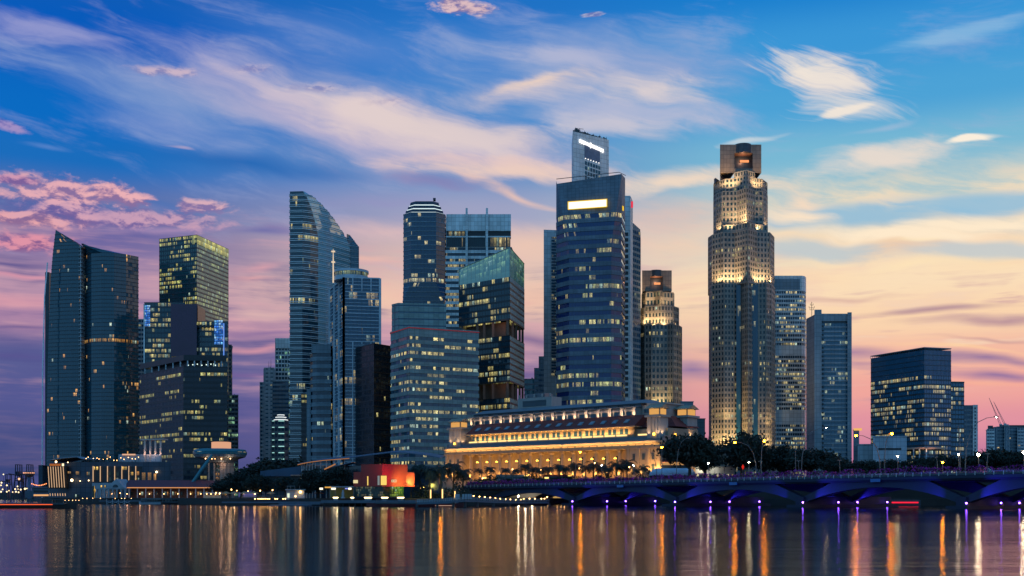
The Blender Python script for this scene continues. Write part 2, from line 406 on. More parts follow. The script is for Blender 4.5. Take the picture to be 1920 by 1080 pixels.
# mauve bars low on the right
cloud(1740, 582, 200, 11, -3, (176, 138, 150), .9, 'h', 1.3)
cloud(1860, 596, 220, 14, -1, (178, 138, 152), .9, 'h', 1.3)
cloud(1850, 632, 130, 5, 1, (196, 150, 150), .7, 'h', 1.0)
cloud(1850, 668, 210, 16, 1, (134, 108, 158), .95, 'h', 1.2)
cloud(1890, 697, 190, 15, 0, (138, 110, 160), .95, 'h', 1.2)
cloud(1300, 690, 130, 26, 0, (120, 104, 160), .85, 'h', 1.2)
cloud(1610, 672, 120, 18, 0, (146, 114, 160), .85, 'h', 1.2)
cloud(1610, 690, 100, 8, 0, (146, 110, 158), .6, 'h', 1.0)
cloud(1800, 650, 160, 6, 2, (255, 210, 160), .7, 'h', 1.2)
cloud(1850, 715, 160, 8, 0, (250, 180, 150), .6, 'h', 1.2)
cloud(1000, 640, 140, 16, 0, (96, 84, 140), .7, 'h', 1.2)
# blue gaps
cloud(470, 312, 300, 26, 0, (16, 98, 178), .8, 'w', 1.4)
cloud(300, 380, 110, 16, 2, (40, 110, 186), .5, 'w', 1.4)
# left cumulus, lit pink from the west
cloud(130, 400, 190, 46, 0, (140, 116, 172), .8, 'p', 1.5)
cloud(110, 358, 150, 34, 4, (236, 176, 182), .9, 'p', 2.3, .75)
cloud(215, 368, 75, 30, 10, (238, 178, 182), .9, 'p', 2.3, .75)
cloud(30, 338, 48, 11, 0, (206, 150, 178), .9, 'p', 1.6, .45)
cloud(60, 412, 120, 20, -2, (238, 170, 172), .9, 'p', 2.3, .75)
cloud(380, 390, 70, 18, 0, (228, 180, 188), .85, 'p', 2.3, .75)
cloud(250, 408, 220, 28, -2, (212, 164, 184), .8, 'p', 2.3, .8)
cloud(330, 428, 190, 12, -4, (176, 142, 182), .7, 'h', 1.6)
cloud(50, 455, 90, 25, -3, (226, 148, 166), .95, 'p', 1.5, .6)
cloud(50, 490, 100, 8, -3, (70, 72, 138), .9, 'h', 1.2)
cloud(60, 512, 130, 10, -2, (222, 150, 168), .85, 'h', 1.6)
cloud(270, 440, 120, 14, -2, (86, 92, 158), .8, 'h', 1.4)
cloud(500, 430, 120, 14, -4, (100, 102, 166), .8, 'h', 1.4)
cloud(490, 498, 90, 12, -8, (226, 164, 172), .9, 'h', 1.6)
cloud(470, 515, 90, 9, -4, (232, 168, 168), .8, 'h', 1.6)
cloud(700, 480, 70, 12, -4, (238, 186, 172), .8, 'h', 1.6)
cloud(40, 560, 170, 22, 0, (214, 152, 168), .7, 'h', 1.6)
cloud(50, 615, 110, 7, 0, (92, 82, 142), .8, 'h', 1.2)
cloud(480, 580, 120, 20, 0, (222, 182, 178), .8, 'h', 1.5)
cloud(490, 650, 120, 12, 0, (226, 156, 166), .8, 'h', 1.6)
cloud(30, 668, 160, 14, 0, (88, 80, 142), .7, 'h', 1.3)
cloud(490, 620, 120, 8, 0, (130, 106, 156), .7, 'h', 1.3)
cloud(470, 700, 110, 10, 0, (120, 92, 150), .6, 'h', 1.3)
cloud(720, 560, 140, 50, 0, (242, 198, 174), .85, 'h', 1.4)
cloud(720, 430, 160, 30, 2, (226, 190, 188), .8, 'w', 1.4)
cloud(1000, 470, 160, 60, 4, (240, 200, 178), .8, 'w', 1.4)
cloud(1240, 560, 160, 60, 0, (252, 218, 178), .8, 'h', 1.4)
cloud(1010, 560, 120, 40, 0, (234, 186, 168), .7, 'h', 1.4)
cloud(1010, 700, 90, 20, 0, (170, 120, 156), .6, 'h', 1.4)
# the eastern half of the sky, away from the sunset, is unseen and brightened blue to light the facades
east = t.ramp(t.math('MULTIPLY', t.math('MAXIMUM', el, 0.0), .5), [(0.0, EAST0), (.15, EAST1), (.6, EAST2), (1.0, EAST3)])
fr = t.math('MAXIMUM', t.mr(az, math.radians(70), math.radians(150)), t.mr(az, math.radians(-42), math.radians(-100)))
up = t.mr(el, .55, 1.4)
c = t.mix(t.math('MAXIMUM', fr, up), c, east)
ns = t.n('ShaderNodeTexSky', sky_type='NISHITA'); ns.sun_disc = False
ns.sun_elevation = math.radians(1.5); ns.sun_rotation = math.radians(70)
nb = t.n('ShaderNodeBackground'); t.put(nb.inputs[0], ns.outputs[0]); nb.inputs[1].default_value = .0015
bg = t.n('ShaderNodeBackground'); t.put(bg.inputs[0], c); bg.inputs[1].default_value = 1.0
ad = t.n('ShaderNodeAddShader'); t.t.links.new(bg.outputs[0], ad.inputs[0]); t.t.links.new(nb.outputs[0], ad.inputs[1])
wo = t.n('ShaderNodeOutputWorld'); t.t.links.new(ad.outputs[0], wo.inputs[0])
w.cycles.sampling_method = 'MANUAL'; w.cycles.sample_map_resolution = 512
# ---------------------------------------------------------------- camera, sun, renderer
cam = bpy.data.cameras.new('camera'); co = bpy.data.objects.new('camera', cam); col.objects.link(co)
co.location = (0, 0, CH); co.rotation_euler = (math.radians(90), 0, 0)
cam.sensor_width = 36; cam.lens = 36 * F / 1920; cam.shift_y = (HY - 540) / 1920
cam.clip_start = .5; cam.clip_end = 30000
sc.camera = co
sd = bpy.data.lights.new('sun', 'SUN'); sd.energy = .25; sd.angle = math.radians(12); sd.color = (1, .62, .42)
so = bpy.data.objects.new('sun', sd); col.objects.link(so)
so.rotation_euler = (-Vector((math.sin(math.radians(70)), math.cos(math.radians(70)), math.tan(math.radians(2.5))))).to_track_quat('-Z', 'Y').to_euler()
sc.view_settings.view_transform = 'Standard'; sc.view_settings.look = 'None'
sc.view_settings.exposure = 0; sc.view_settings.gamma = 1
cy = sc.cycles
cy.use_denoising = True; cy.max_bounces = 3; cy.diffuse_bounces = 1; cy.glossy_bounces = 2; cy.transmission_bounces = 2
cy.caustics_reflective = False; cy.caustics_refractive = False; cy.sample_clamp_indirect = 3.0
# ---------------------------------------------------------------- water and land
m, t = new_mat('bay_water')
tc = t.n('ShaderNodeTexCoord').outputs['Object']
n1, _ = t.noise(t.map(tc, scale=(.05, .22, 1)), 1.0, 5.0, .62)
n2, _ = t.noise(t.map(tc, loc=(9, 3, 0), scale=(.75, 1.3, 1)), 1.0, 4.0, .62)
n0, _ = t.noise(t.map(tc, loc=(4, 4, 0), scale=(.012, .06, 1)), 1.0, 3.0, .6)
hh = t.math('ADD', t.math('ADD', t.math('MULTIPLY', n1, .5), t.math('MULTIPLY', n2, .2)), t.math('MULTIPLY', n0, 1.1))
bm = t.n('ShaderNodeBump'); bm.inputs['Strength'].default_value = 1.0; bm.inputs['Distance'].default_value = WBUMP; t.put(bm.inputs['Height'], hh)
gl = t.n('ShaderNodeBsdfGlossy', distribution='BECKMANN'); gl.inputs['Color'].default_value = (.86, .85, .86, 1)
df = t.n('ShaderNodeBsdfDiffuse'); df.inputs['Color'].default_value = (.004, .008, .014, 1)
lw = t.n('ShaderNodeFresnel'); lw.inputs['IOR'].default_value = 1.33
pb = t.n('ShaderNodeMixShader')
patch, _ = t.noise(t.map(tc, loc=(2, 8, 0), scale=(.012, .03, 1)), 1.0, 2.0, .5)
t.put(gl.inputs['Roughness'], t.mr(patch, .35, .65, WR0, WR1))
t.put(gl.inputs['Normal'], bm.outputs[0]); t.put(lw.inputs['Normal'], bm.outputs[0]); t.put(pb.inputs[0], lw.outputs[0])
t.t.links.new(df.outputs[0], pb.inputs[1]); t.t.links.new(gl.outputs[0], pb.inputs[2])
o = t.n('ShaderNodeOutputMaterial'); t.t.links.new(pb.outputs[0], o.inputs[0])
M_water = m
b = MB(); b.poly([(-9000, -300, 0), (9000, -300, 0), (9000, 14000, 0), (-9000, 14000, 0)])
tag(b.build('water', M_water), kind='structure')
# ---------------------------------------------------------------- materials
M_white = mat_panel('white_cladding', (.66, .68, .68), 3.2, 3.6, .55)
M_pale = mat_panel('pale_cladding', (.44, .47, .50), 3.0, 3.4, .55)
M_grey = mat_panel('grey_cladding', (.17, .22, .26), 3.0, 3.4, .5)
M_dark = mat_panel('dark_cladding', (.036, .06, .078), 3.0, 3.4, .4)
M_black = mat_panel('black_cladding', (.013, .018, .026), 3.0, 3.4, .35)
M_stone = mat_panel('granite_cladding', (.30, .25, .215), 2.6, 3.4, .55)
M_mid = mat_panel('mid_blue_cladding', (.27, .31, .35), 3.0, 3.4, .5)
M_line = mat_plain('white_metal_edge', (.75, .78, .78), .35, .0, .1)
M_steel = mat_plain('dark_steel', (.05, .055, .06), .45, .3)
M_roofdark = mat_plain('roof_membrane', (.06, .065, .07), .9)
M_concrete = mat_plain('concrete', (.22, .21, .2), .8, 0, .2, .2, .3, .1)
# ---------------------------------------------------------------- tower building
def area2(r): return sum(r[i][0] * r[(i + 1) % len(r)][1] - r[(i + 1) % len(r)][0] * r[i][1] for i in range(len(r)))
def ccw(r): return r if area2(r) > 0 else list(reversed(r))
def offset(r, d):
    n = len(r); out = []
    for i in range(n):
        (x0, y0), (x1, y1), (x2, y2) = r[i - 1], r[i], r[(i + 1) % n]
        a = Vector((y1 - y0, x0 - x1)); b2 = Vector((y2 - y1, x1 - x2))
        if a.length < 1e-6: a = b2
        if b2.length < 1e-6: b2 = a
        a.normalize(); b2.normalize()
        k = max(.35, 1 + a.dot(b2))
        out.append((x1 + d * (a.x + b2.x) / k, y1 + d * (a.y + b2.y) / k))
    return out
def floors(z0, z1, h):
    n = max(1, round((z1 - z0) / h)); return [z0 + (z1 - z0) * i / n for i in range(n + 1)]
def loft(root, ring, zs, clad, glass, lines=((0, .4),), bay=3.0, pier=0.0, dep=.3, v0=0, faces=None, top=1.2, special=None, roof=True, cname='cladding', band='window_band', pier_dep=None, wallz=None):
    """one tier: every storey a ring of glass of its own, floor bands and piers standing proud of it"""
    fn = ring if callable(ring) else (lambda z: ring)
    const = not callable(ring)
    mats = [glass] + [g for g in (faces or {}).values()]
    fidx = {e: i + 1 for i, e in enumerate((faces or {}).keys())}
    C = MB()
    for i in range(len(zs) - 1):
        za, zb = zs[i], zs[i + 1]
        ra, rb = fn(za), fn(zb)
        n = len(ra)
        sp_ = (special or {}).get(i)
        if sp_ == 'blank':
            C.prism(offset(ra, dep * .6), za, zb, offset(rb, dep * .6), bottom=False)
            continue
        G = MB(); u = 0.0
        for e in range(n):
            p, q = ra[e], ra[(e + 1) % n]; p2, q2 = rb[e], rb[(e + 1) % n]
            L = math.hypot(q[0] - p[0], q[1] - p[1])
            nb_ = max(1, round(L / bay)) if const else max(.01, L / bay)
            G.poly([(p[0], p[1], za), (q[0], q[1], za), (q2[0], q2[1], zb), (p2[0], p2[1], zb)],
                   [(u, v0 + i), (u + nb_, v0 + i), (u + nb_, v0 + i + .999), (u, v0 + i + .999)], fidx.get(e, 0) if sp_ is None else 0)
            u += math.ceil(nb_)
        G.build(band, ([sp_] if sp_ is not None else mats), root)
        for f0, f1 in lines:
            z0_, z1_ = za + f0 * (zb - za), za + f1 * (zb - za)
            q0 = fn(z0_); q1 = fn(z1_)
            o0, o1 = offset(q0, dep), offset(q1, dep)
            bi = C.add([(x, y, z0_) for x, y in q0] + [(x, y, z0_) for x, y in o0] + [(x, y, z1_) for x, y in o1] + [(x, y, z1_) for x, y in q1])
            for e in range(n):
                g = (e + 1) % n
                C.face((bi + n + e, bi + n + g, bi + 2 * n + g, bi + 2 * n + e))
                C.face((bi + e, bi + g, bi + n + g, bi + n + e))
                C.face((bi + 2 * n + e, bi + 2 * n + g, bi + 3 * n + g, bi + 3 * n + e))
    if pier > 0:
        pd = pier_dep if pier_dep is not None else dep * .75
        for e in range(len(fn(zs[0]))):
            ra, rb = fn(zs[0]), fn(zs[-1]); n = len(ra)
            p, q, p2, q2 = ra[e], ra[(e + 1) % n], rb[e], rb[(e + 1) % n]
            L = math.hypot(q[0] - p[0], q[1] - p[1]); nb_ = max(1, round(L / bay))
            if L < .5: continue
            tx, ty = (q[0] - p[0]) / L, (q[1] - p[1]) / L; nx, ny = ty, -tx
            for k in range(nb_ + 1):
                s = k / nb_
                c0 = (p[0] + (q[0] - p[0]) * s, p[1] + (q[1] - p[1]) * s); c1 = (p2[0] + (q2[0] - p2[0]) * s, p2[1] + (q2[1] - p2[1]) * s)
                pts = []
                for cc, z in ((c0, zs[0]), (c1, zs[-1])):
                    for du, dv in ((-1, 1), (1, 1), (1, 0), (-1, 0)):
                        pts.append((cc[0] + tx * du * pier / 2 + nx * (pd * dv - .02), cc[1] + ty * du * pier / 2 + ny * (pd * dv - .02), z))
                C.hexa(pts)
    rt = fn(zs[-1])
    if top > 0:
        o0 = offset(rt, dep + .05); i0 = offset(rt, -.5); n = len(rt); z0_, z1_ = zs[-1] - .05, zs[-1] + top
        bi = C.add([(x, y, z0_) for x, y in o0] + [(x, y, z1_) for x, y in o0] + [(x, y, z1_) for x, y in i0] + [(x, y, z0_) for x, y in i0])
        for e in range(n):
            g = (e + 1) % n
            for k in range(3): C.face((bi + k * n + e, bi + k * n + g, bi + (k + 1) * n + g, bi + (k + 1) * n + e))
    if C.f: C.build(cname, clad, root)
    if roof:
        R = MB(); R.prism(offset(rt, -.3), zs[-1] - .4, zs[-1] + .1); R.build('roof', M_roofdark, root)
def corner(xl, yl, xc, yc, xr, yr, Yc, kl=None, kr=None):
    """plan of a block seen on its corner; the fall of its roof lines gives how far each side runs back"""
    h = HY - yc
    Yl = Yc * (kl or h / (HY - yl)); Yr = Yc * (kr or h / (HY - yr))
    Lp, Cp, Rp = Vector((X(xl, Yl), Yl)), Vector((X(xc, Yc), Yc)), Vector((X(xr, Yr), Yr))
    Bp = Lp + Rp - Cp
    return ccw([tuple(Cp), tuple(Rp), tuple(Bp), tuple(Lp)]), Z(yc, Yc)
def plan(pts, depth, Y):
    """front outline as (photo column, metres beyond Y), closed at the back"""
    fr_ = [(X(px, Y + d), Y + d) for px, d in pts]
    a, b_ = fr_[0], fr_[-1]
    yb = max(b_[1], a[1]) + depth      # flanks run straight back; on the side turned away from the eye they taper a little
    bk = [(b_[0] if pts[-1][0] > 960 else min(b_[0], X(pts[-1][0] - .6, yb)), yb), (a[0] if pts[0][0] < 960 else max(a[0], X(pts[0][0] + .6, yb)), yb)]
    return ccw(fr_ + bk)
def tower(name, label, ring, cat='skyscraper', group='towers of the skyline'):
    cx = sum(p[0] for p in ring) / len(ring); cy_ = sum(p[1] for p in ring) / len(ring)
    return thing(name, label, cat, (cx, cy_, 3.0), group)
def part_box(root, name, mat, px0, px1, py0, py1, Y, dY):
    """a box part between photo columns and rows on the plane at distance Y, dY deep"""
    xa, xb, za, zb = X(px0, Y), X(px1, Y), Z(py1, Y), Z(py0, Y); yb = Y + dY
    xc, xd = (max(xa, X(px0, yb)) if px0 > 960 else xa), (min(xb, X(px1, yb)) if px1 < 960 else xb)
    b_ = MB(); b_.hexa([(xa, Y, za), (xb, Y, za), (xd, yb, za), (xc, yb, za), (xa, Y, zb), (xb, Y, zb), (xd, yb, zb), (xc, yb, zb)])
    u0, v0 = int(px0), int(py0); w_ = max(1, round((px1 - px0) / 4))
    b_.u[2] = [(u0, v0), (u0 + w_, v0), (u0 + w_, v0 + .99), (u0, v0 + .99)]; return b_.build(name, mat, root)
def base(root, ring, z1, mat):
    b_ = MB(); b_.prism(offset(ring, .4), 3.0, z1); return b_.build('podium', mat, root)
def mast(root, px, py, Y, zb, r=.35, name='mast', mat=None):
    b_ = MB(); z1 = Z(py, Y)
    b_.tube([(X(px, Y), Y, zb), (X(px, Y), Y, zb + (z1 - zb) * .6), (X(px, Y), Y, z1)], [r, r * .7, r * .25], 6)
    return b_.build(name, mat or M_steel, root)
def rooftop(root, ring, z, n=4, seed=1, hmax=4.0):
    """plant rooms and tanks on a roof"""
    rr = random.Random(seed); xs = [p[0] for p in ring]; ys = [p[1] for p in ring]
    cx, cy_ = sum(xs) / len(xs), sum(ys) / len(ys)
    for k in range(n):
        f = rr.uniform(-.28, .28); g = rr.uniform(-.28, .28)
        x = cx + f * (max(xs) - min(xs)); y = cy_ + g * (max(ys) - min(ys)); s = rr.uniform(.05, .11) * (max(xs) - min(xs))
        b_ = MB(); h = rr.uniform(.4, 1) * hmax
        b_.box(x - s, x + s, y - s, y + s, z + .1, z + h); b_.box(x - s * .6, x + s * .2, y - s * .7, y + s * .3, z + h, z + h * 1.25)
        b_.build('plant_room', M_grey, root)

# ---- 1 the sail-shaped pair at the far left
Y = 1000.
g_sail = mat_glass('sail_glass', (.008, .032, .045), .085, (1, .5, .18), (1, .72, .35), 1.3, cu=.3, cv=.3, seed=1, ior=1.75, tilt=.022)
g_amber = mat_glass('amber_terrace_glass', (.02, .02, .02), .95, (1, .45, .12), (1, .6, .25), .8, cu=.01, cv=.01, seed=1.5)
blade_edge = [(103, 430), (97, 470), (92, 520), (88, 600), (84.5, 700), (83, 800), (82.5, 932)]
def interp(tab, y):
    for (x0, y0), (x1, y1) in zip(tab, tab[1:]):
        if y <= y1: return x0 + (x1 - x0) * max(0, (y - y0)) / (y1 - y0)
    return tab[-1][0]
def pyz(z, Y): return HY - (z - CH) * F / Y
def ring_blade(z):
    y = pyz(z, Y); xl = interp(blade_edge, y); xr = 151.5 if y > 461 else 103.3 + (y - 430) / 31 * 48.2
    pts = []
    for k in range(5):
        s = k / 4; px = xl + (xr - xl) * s
        pts.append((X(px, Y), Y + 6 - 9 * math.sin(math.pi * .5 * (px - 80) / 72)))
    return pts + [(pts[-1][0], Y + 34), (pts[0][0], Y + 34)]
r_ = ring_blade(3)
tw = tower('sail_tower', 'tall dark glass pair of residential towers, one pointed like a sail, by the harbour lights', r_)
zs = floors(3.0, Z(461, Y), 3.45)
loft(tw, ring_blade, zs + [Z(455, Y), Z(448, Y), Z(440, Y), Z(430.5, Y)], M_dark, g_sail, ((0, .16),), 2.1, .0, .25, 0, top=0, roof=False)
def ring_main(z):
    y = pyz(z, Y); xr = 254 if y > 478 else 254 - (478 - y) / 16 * 88
    pl = [(157, 4), (176, -6), (198, -9), (220, -8), (238, -2), (254, 8)]
    pts = []
    for px, d in pl:
        pts.append((X(157 + (px - 157) * (xr - 157) / 97, Y), Y + d))
    return pts + [(X(xr, Y + 40), Y + 40), (X(157, Y + 40), Y + 40)]
zs = floors(3.0, Z(478, Y), 3.45)
ia = min(range(len(zs)), key=lambda i: abs(pyz(zs[i], Y) - 642))
loft(tw, ring_main, zs + [Z(472, Y), Z(467, Y), Z(462, Y)], M_dark, g_sail, ((0, .16),), 2.1, .0, .25, 100, top=.6, special={ia: g_amber}, roof=False)
b = MB()
for i, z in enumerate(floors(8, Z(466, Y), 3.45)): b.box(X(151, Y), X(156.6, Y), Y - 4.4, Y + 3, z, z + .5)
b.box(X(153, Y), X(154.6, Y), Y - 3.6, Y + 10, 3, Z(462, Y)); b.build('balcony_stack', M_pale, tw)
b = MB(); b.tube([(X(79, Y - 6), Y - 6, 3), (X(80, Y - 6), Y - 6, Z(700, Y)), (X(83.5, Y - 6), Y - 6, Z(560, Y)), (X(89, Y - 6), Y - 6, Z(495, Y))], .55, 6)
b.build('edge_mast', mat_plain('pale_lit_steel', (.8, .8, .82), .3), tw)
b = MB(); b.box(X(84.5, Y + 36), X(92, Y + 36), Y + 36, Y + 60, 3, Z(495, Y)); b.build('rear_fin', M_dark, tw)
# ---- 2 green-lit office slab
Y = 1050.
g_green = mat_glass('green_office_glass', (.012, .032, .035), .75, (1., .85, .3), (.85, .95, .4), .95, .35, .5, cu=.13, cv=.5, seed=2, ior=1.8)
g_green2 = mat_glass('green_office_side', (.05, .10, .10), .5, (.9, .95, .35), (.7, .95, .5), .45, .2, .4, cu=.07, cv=.7, seed=2.4, ior=1.9, over=.055, overc=(.42, .9, .62))
g_crown = mat_glass('lit_crown_glass', (.1, .1, .05), .98, (.95, .85, .25), (.8, .8, .3), .75, cu=.01, cv=.01, seed=2.7, over=.2, overc=(.8, .75, .2))
r_, z1 = corner(299, 449, 369, 441, 428, 468, Y)
tw = tower('green_lit_tower', 'office tower with yellow-green lit floors and a glowing crown along its right face', r_)
zs = floors(3.0, z1, 4.1)
loft(tw, r_, zs, M_dark, g_green, ((0, .34),), 2.4, .22, .25, 200, {0: g_green2}, top=.5)
zc = zs[-3]
b = MB(); e0, e1 = r_[0], r_[1]
for k in range(2):
    za, zb = zc + (z1 - zc) * k / 2, zc + (z1 - zc) * (k + 1) / 2
    d = Vector((e1[1] - e0[1], e0[0] - e1[0])).normalized() * .5
    b.poly([(e0[0] + d.x, e0[1] + d.y, za), (e1[0] + d.x, e1[1] + d.y, za), (e1[0] + d.x, e1[1] + d.y, zb), (e0[0] + d.x, e0[1] + d.y, zb)], [(0, k), (22, k), (22, k + .99), (0, k + .99)])
d2 = Vector((-(r_[3][1] - e0[1]), (r_[3][0] - e0[0]))).normalized()
b.poly([(e0[0] + d.x, e0[1] + d.y, zc), (e0[0] + d.x, e0[1] + d.y, z1), (e0[0] + (r_[3][0] - e0[0]) * .12, e0[1] + (r_[3][1] - e0[1]) * .12 - .6, z1), (e0[0] + (r_[3][0] - e0[0]) * .12, e0[1] + (r_[3][1] - e0[1]) * .12 - .6, zc)], [(0, 0), (0, .99), (3, .99), (3, 0)])
b.build('lit_crown', g_crown, tw); rooftop(tw, r_, z1, 3, 2, 2.5)
# ---- 3 office block with the blank screen and the blue light panels
Y = 965.
g_mid = mat_glass('mid_office_glass', (.012, .028, .035), .5, (1, .8, .35), (.9, .9, .5), .8, .3, .6, cu=.16, cv=.6, seed=3, ior=1.7)
r_ = plan([(271, 0), (346, 0)], 34, Y)
tw = tower('screen_tower', 'dark glass office block with a blank purple screen and two glowing blue light panels', r_)
loft(tw, r_, floors(3, Z(568, Y), 4.4), M_dark, g_mid, ((0, .35),), 2.8, .2, .2, 300, top=.6)
r2 = plan([(366, 2), (427, 2)], 30, Y)
loft(tw, r2, floors(3, Z(603, Y), 4.4), M_dark, g_mid, ((0, .35),), 2.8, .2, .2, 340, top=.6)
b = MB(); b.box(X(345, Y), X(367, Y), Y + 6, Y + 30, 3, Z(570, Y)); b.build('link_block', M_black, tw)
part_box(tw, 'screen', mat_plain('blank_screen', (.075, .035, .07), .25, 0, .12, .05), 320, 369, 570, 668, Y - 2.2, 2.0)
g_led = mat_glass('blue_led_panel', (.01, .02, .06), 1.6, (.02, .12, 1.), (.25, .7, 1.), 1.6, cu=.02, cv=.6, seed=3.6, mull=.4, fine=(1, 1), over=.35, overc=(.03, .22, 1.))
for (xa, xb, ya, yb) in ((271, 282, 572, 612), (402, 418, 600, 646)):
    b = MB()
    for k in range(9):
        z0_, z1_ = Z(yb, Y) + (Z(ya, Y) - Z(yb, Y)) * k / 9, Z(yb, Y) + (Z(ya, Y) - Z(yb, Y)) * (k + .85) / 9
        b.poly([(X(xa, Y), Y - .6, z0_), (X(xb, Y), Y - .6, z0_), (X(xb, Y), Y - .6, z1_), (X(xa, Y), Y - .6, z1_)], [(0, k), (4, k), (4, k + .99), (0, k + .99)])
    b.build('light_panel', g_led, tw)
part_box(tw, 'edge_fin', M_white, 269, 271.5, 570, 690, Y - 1, 4); part_box(tw, 'edge_fin', mat_emit('blue_tube', (.15, .35, 1.), .9, False), 418.6, 420.6, 606, 668, Y - 1, 3)
for k in range(5):
    b = MB(); b.tube([(X(369 + k * 7.2, Y), Y - .5, Z(612, Y)), (X(369 + k * 7.2, Y), Y + 1.5, Z(612, Y))], 1.5, 12); b.build('roof_fan', M_black, tw)
# ---- 4 black office block in front
Y = 880.
g_blk = mat_glass('black_office_glass', (.006, .008, .014), .16, (1, .82, .35), (.85, .95, .5), .85, .26, .95, cu=.09, cv=1.3, seed=4, ior=1.5, rough=.12)
r_, z1 = corner(262, 697, 344, 688, 426, 687.5, Y, 1.07, 1.004)
tw = tower('black_office_block', 'black office block with a columned roof terrace, in front of the blank-screen tower', r_)
loft(tw, r_, floors(3, z1, 4.3), M_black, g_blk, ((0, .42),), 2.6, .18, .2, 400, top=.6)
z2 = Z(668, Y)
b = MB(); b.prism(offset(r_, -.2), z2 - 3.2, z2 + 1.2); b.build('canopy', M_black, tw)
b = MB(); b.prism(offset(r_, -6), z1, z2 - 3.2); b.build('terrace_room', M_black, tw)
for e, n_ in ((3, 6), (0, 6)):
    p, q = offset(r_, -1)[e], offset(r_, -1)[(e + 1) % 4]
    for k in range(n_):
        s = (k + .5) / n_; b = MB(); x, y = p[0] + (q[0] - p[0]) * s, p[1] + (q[1] - p[1]) * s
        b.box(x - .5, x + .5, y - .5, y + .5, z1, z2 - 3.2); b.build('terrace_column', M_pale, tw)
for k in range(7):
    b = MB(); b.ball((X(352 + k * 8.5, Y - .3), Y + 1.2, Z(684.5 - (k % 3), Y)), .45, 6); b.build('terrace_light', mat_emit('cool_lamp', (.8, 1, .9), 1.6, False) if k == 0 else bpy.data.materials['cool_lamp'], tw)
# ---- 5 slivers behind
def slab(name, label, px0, px1, pyt, Y, depth, clad, glass, pitch, lines=((0, .4),), bay=3., pier=.0, dep=.3, v0=0, group='towers of the skyline', top=1.0, seed=0, plant=2, skew=0):
    r_ = plan([(px0, 0), (px1, skew)], depth, Y)
    tw = tower(name, label, r_, group=group)
    loft(tw, r_, floors(3, Z(pyt, Y), pitch), clad, glass, lines, bay, pier, dep, v0, top=top)
    if plant: rooftop(tw, r_, Z(pyt, Y), plant, seed, 3)
    return tw, r_
g_dim = mat_glass('dim_glass', (.02, .035, .06), .08, (1, .8, .4), (.6, .95, .9), .7, cu=.3, cv=.3, seed=5, ior=1.6)
g_teal = mat_glass('teal_lit_glass', (.012, .02, .03), .35, (.35, .95, .85), (.6, 1, .8), .7, cu=.5, cv=.4, seed=5.5, ior=1.6)
slab('slender_tower', 'narrow blue-grey tower squeezed between the sail pair and the black block', 251, 272, 600, 1120., 26, M_pale, g_dim, 4.4, ((0, .45),), 3.4, .5, .3, 500, seed=5)
slab('slender_tower', 'narrow grey tower peeping out right of the green-lit tower', 424, 434, 648, 1130., 24, M_grey, g_dim, 4.4, ((0, .45),), 3.4, .5, .3, 540, seed=6)
slab('slender_tower', 'low narrow tower standing alone at the edge of the open sky beside the black block', 428, 446.5, 742, 1090., 24, M_grey, g_teal, 4.2, ((0, .4),), 3.4, .4, .3, 560, seed=7)
# ---- 6 the pale cluster left of the curved tower
slab('pale_tower', 'outermost pale slab of the cluster left of the curved glass tower', 487.5, 498, 718, 1200., 30, M_pale, g_dim, 4.2, ((0, .5),), 3.2, .6, .3, 600, seed=8)
tw, r_ = slab('pale_tower', 'blank pale slab with two thin roof masts, left of the curved glass tower', 496, 514, 691, 1170., 30, M_pale, g_dim, 4.2, ((0, .75),), 5.0, 2.2, .3, 640, seed=9)
mast(tw, 504, 676, 1172., Z(691, 1170.), .25); mast(tw, 508, 672, 1172., Z(691, 1170.), .25)
tw, r_ = slab('pale_tower', 'tallest pale slab of the cluster, with teal lit windows, touching the curved glass tower', 516.5, 545, 636, 1180., 30, M_white, g_teal, 4.4, ((0, .3),), 3.0, .7, .4, 680, seed=10)
part_box(tw, 'crown_wall', M_white, 517, 545, 636, 653, 1178.8, 1.)
slab('dim_tower', 'dark ribbed office slab below the pale cluster', 511, 541, 716, 1090., 28, M_grey, g_dim, 4.0, ((0, .55),), 3, .0, .3, 720, seed=11)
Y = 1010.
r_ = plan([(509, 2), (515, 0), (533, 0), (540, 3)], 22, Y)
g_hotel = mat_glass('striped_hotel_glass', (.02, .03, .04), .5, (.6, 1, .9), (.75, 1, .85), .8, cu=.8, cv=.1, seed=6.2, ior=1.5)
tw = tower('stepped_tower', 'small stepped tower with white crown rings and teal light strips on every floor', r_)
zs_ = floors(3, Z(790, Y), 5.6)
loft(tw, r_, zs_, M_grey, g_dim, ((0, .5),), 3, .6, .3, 760, top=.6)
m_strip = mat_emit('teal_strip', (.5, 1., .95), .8, False)
for k, z in enumerate(zs_[5:]):
    part_box(tw, 'light_strip', m_strip, 522, 533, pyz(z + .7, Y - .8), pyz(z, Y - .8), Y - .8, .4)
    part_box(tw, 'light_strip', m_strip, 510, 514.5, pyz(z + .6, Y - .8), pyz(z, Y - .8), Y - .8, .4)
m_ring = mat_emit('white_ring', (.95, 1., 1.), 1.3, False)
for k, (yt, rr_) in enumerate(((785, 6.2), (780, 4.6), (775.5, 3.0))):
    b = MB(); b.lathe([(rr_, Z(yt + 5, Y)), (rr_, Z(yt + .9, Y)), (rr_ * .8, Z(yt + .6, Y))], X(522, Y), Y + 11, 16); b.build('crown_drum', M_grey, tw)
    b = MB(); b.lathe([(rr_ + .1, Z(yt + 1.6, Y)), (rr_ + .5, Z(yt + 1.2, Y)), (rr_ + .1, Z(yt + .5, Y))], X(522, Y), Y + 11, 16); b.build('light_ring', m_ring, tw)
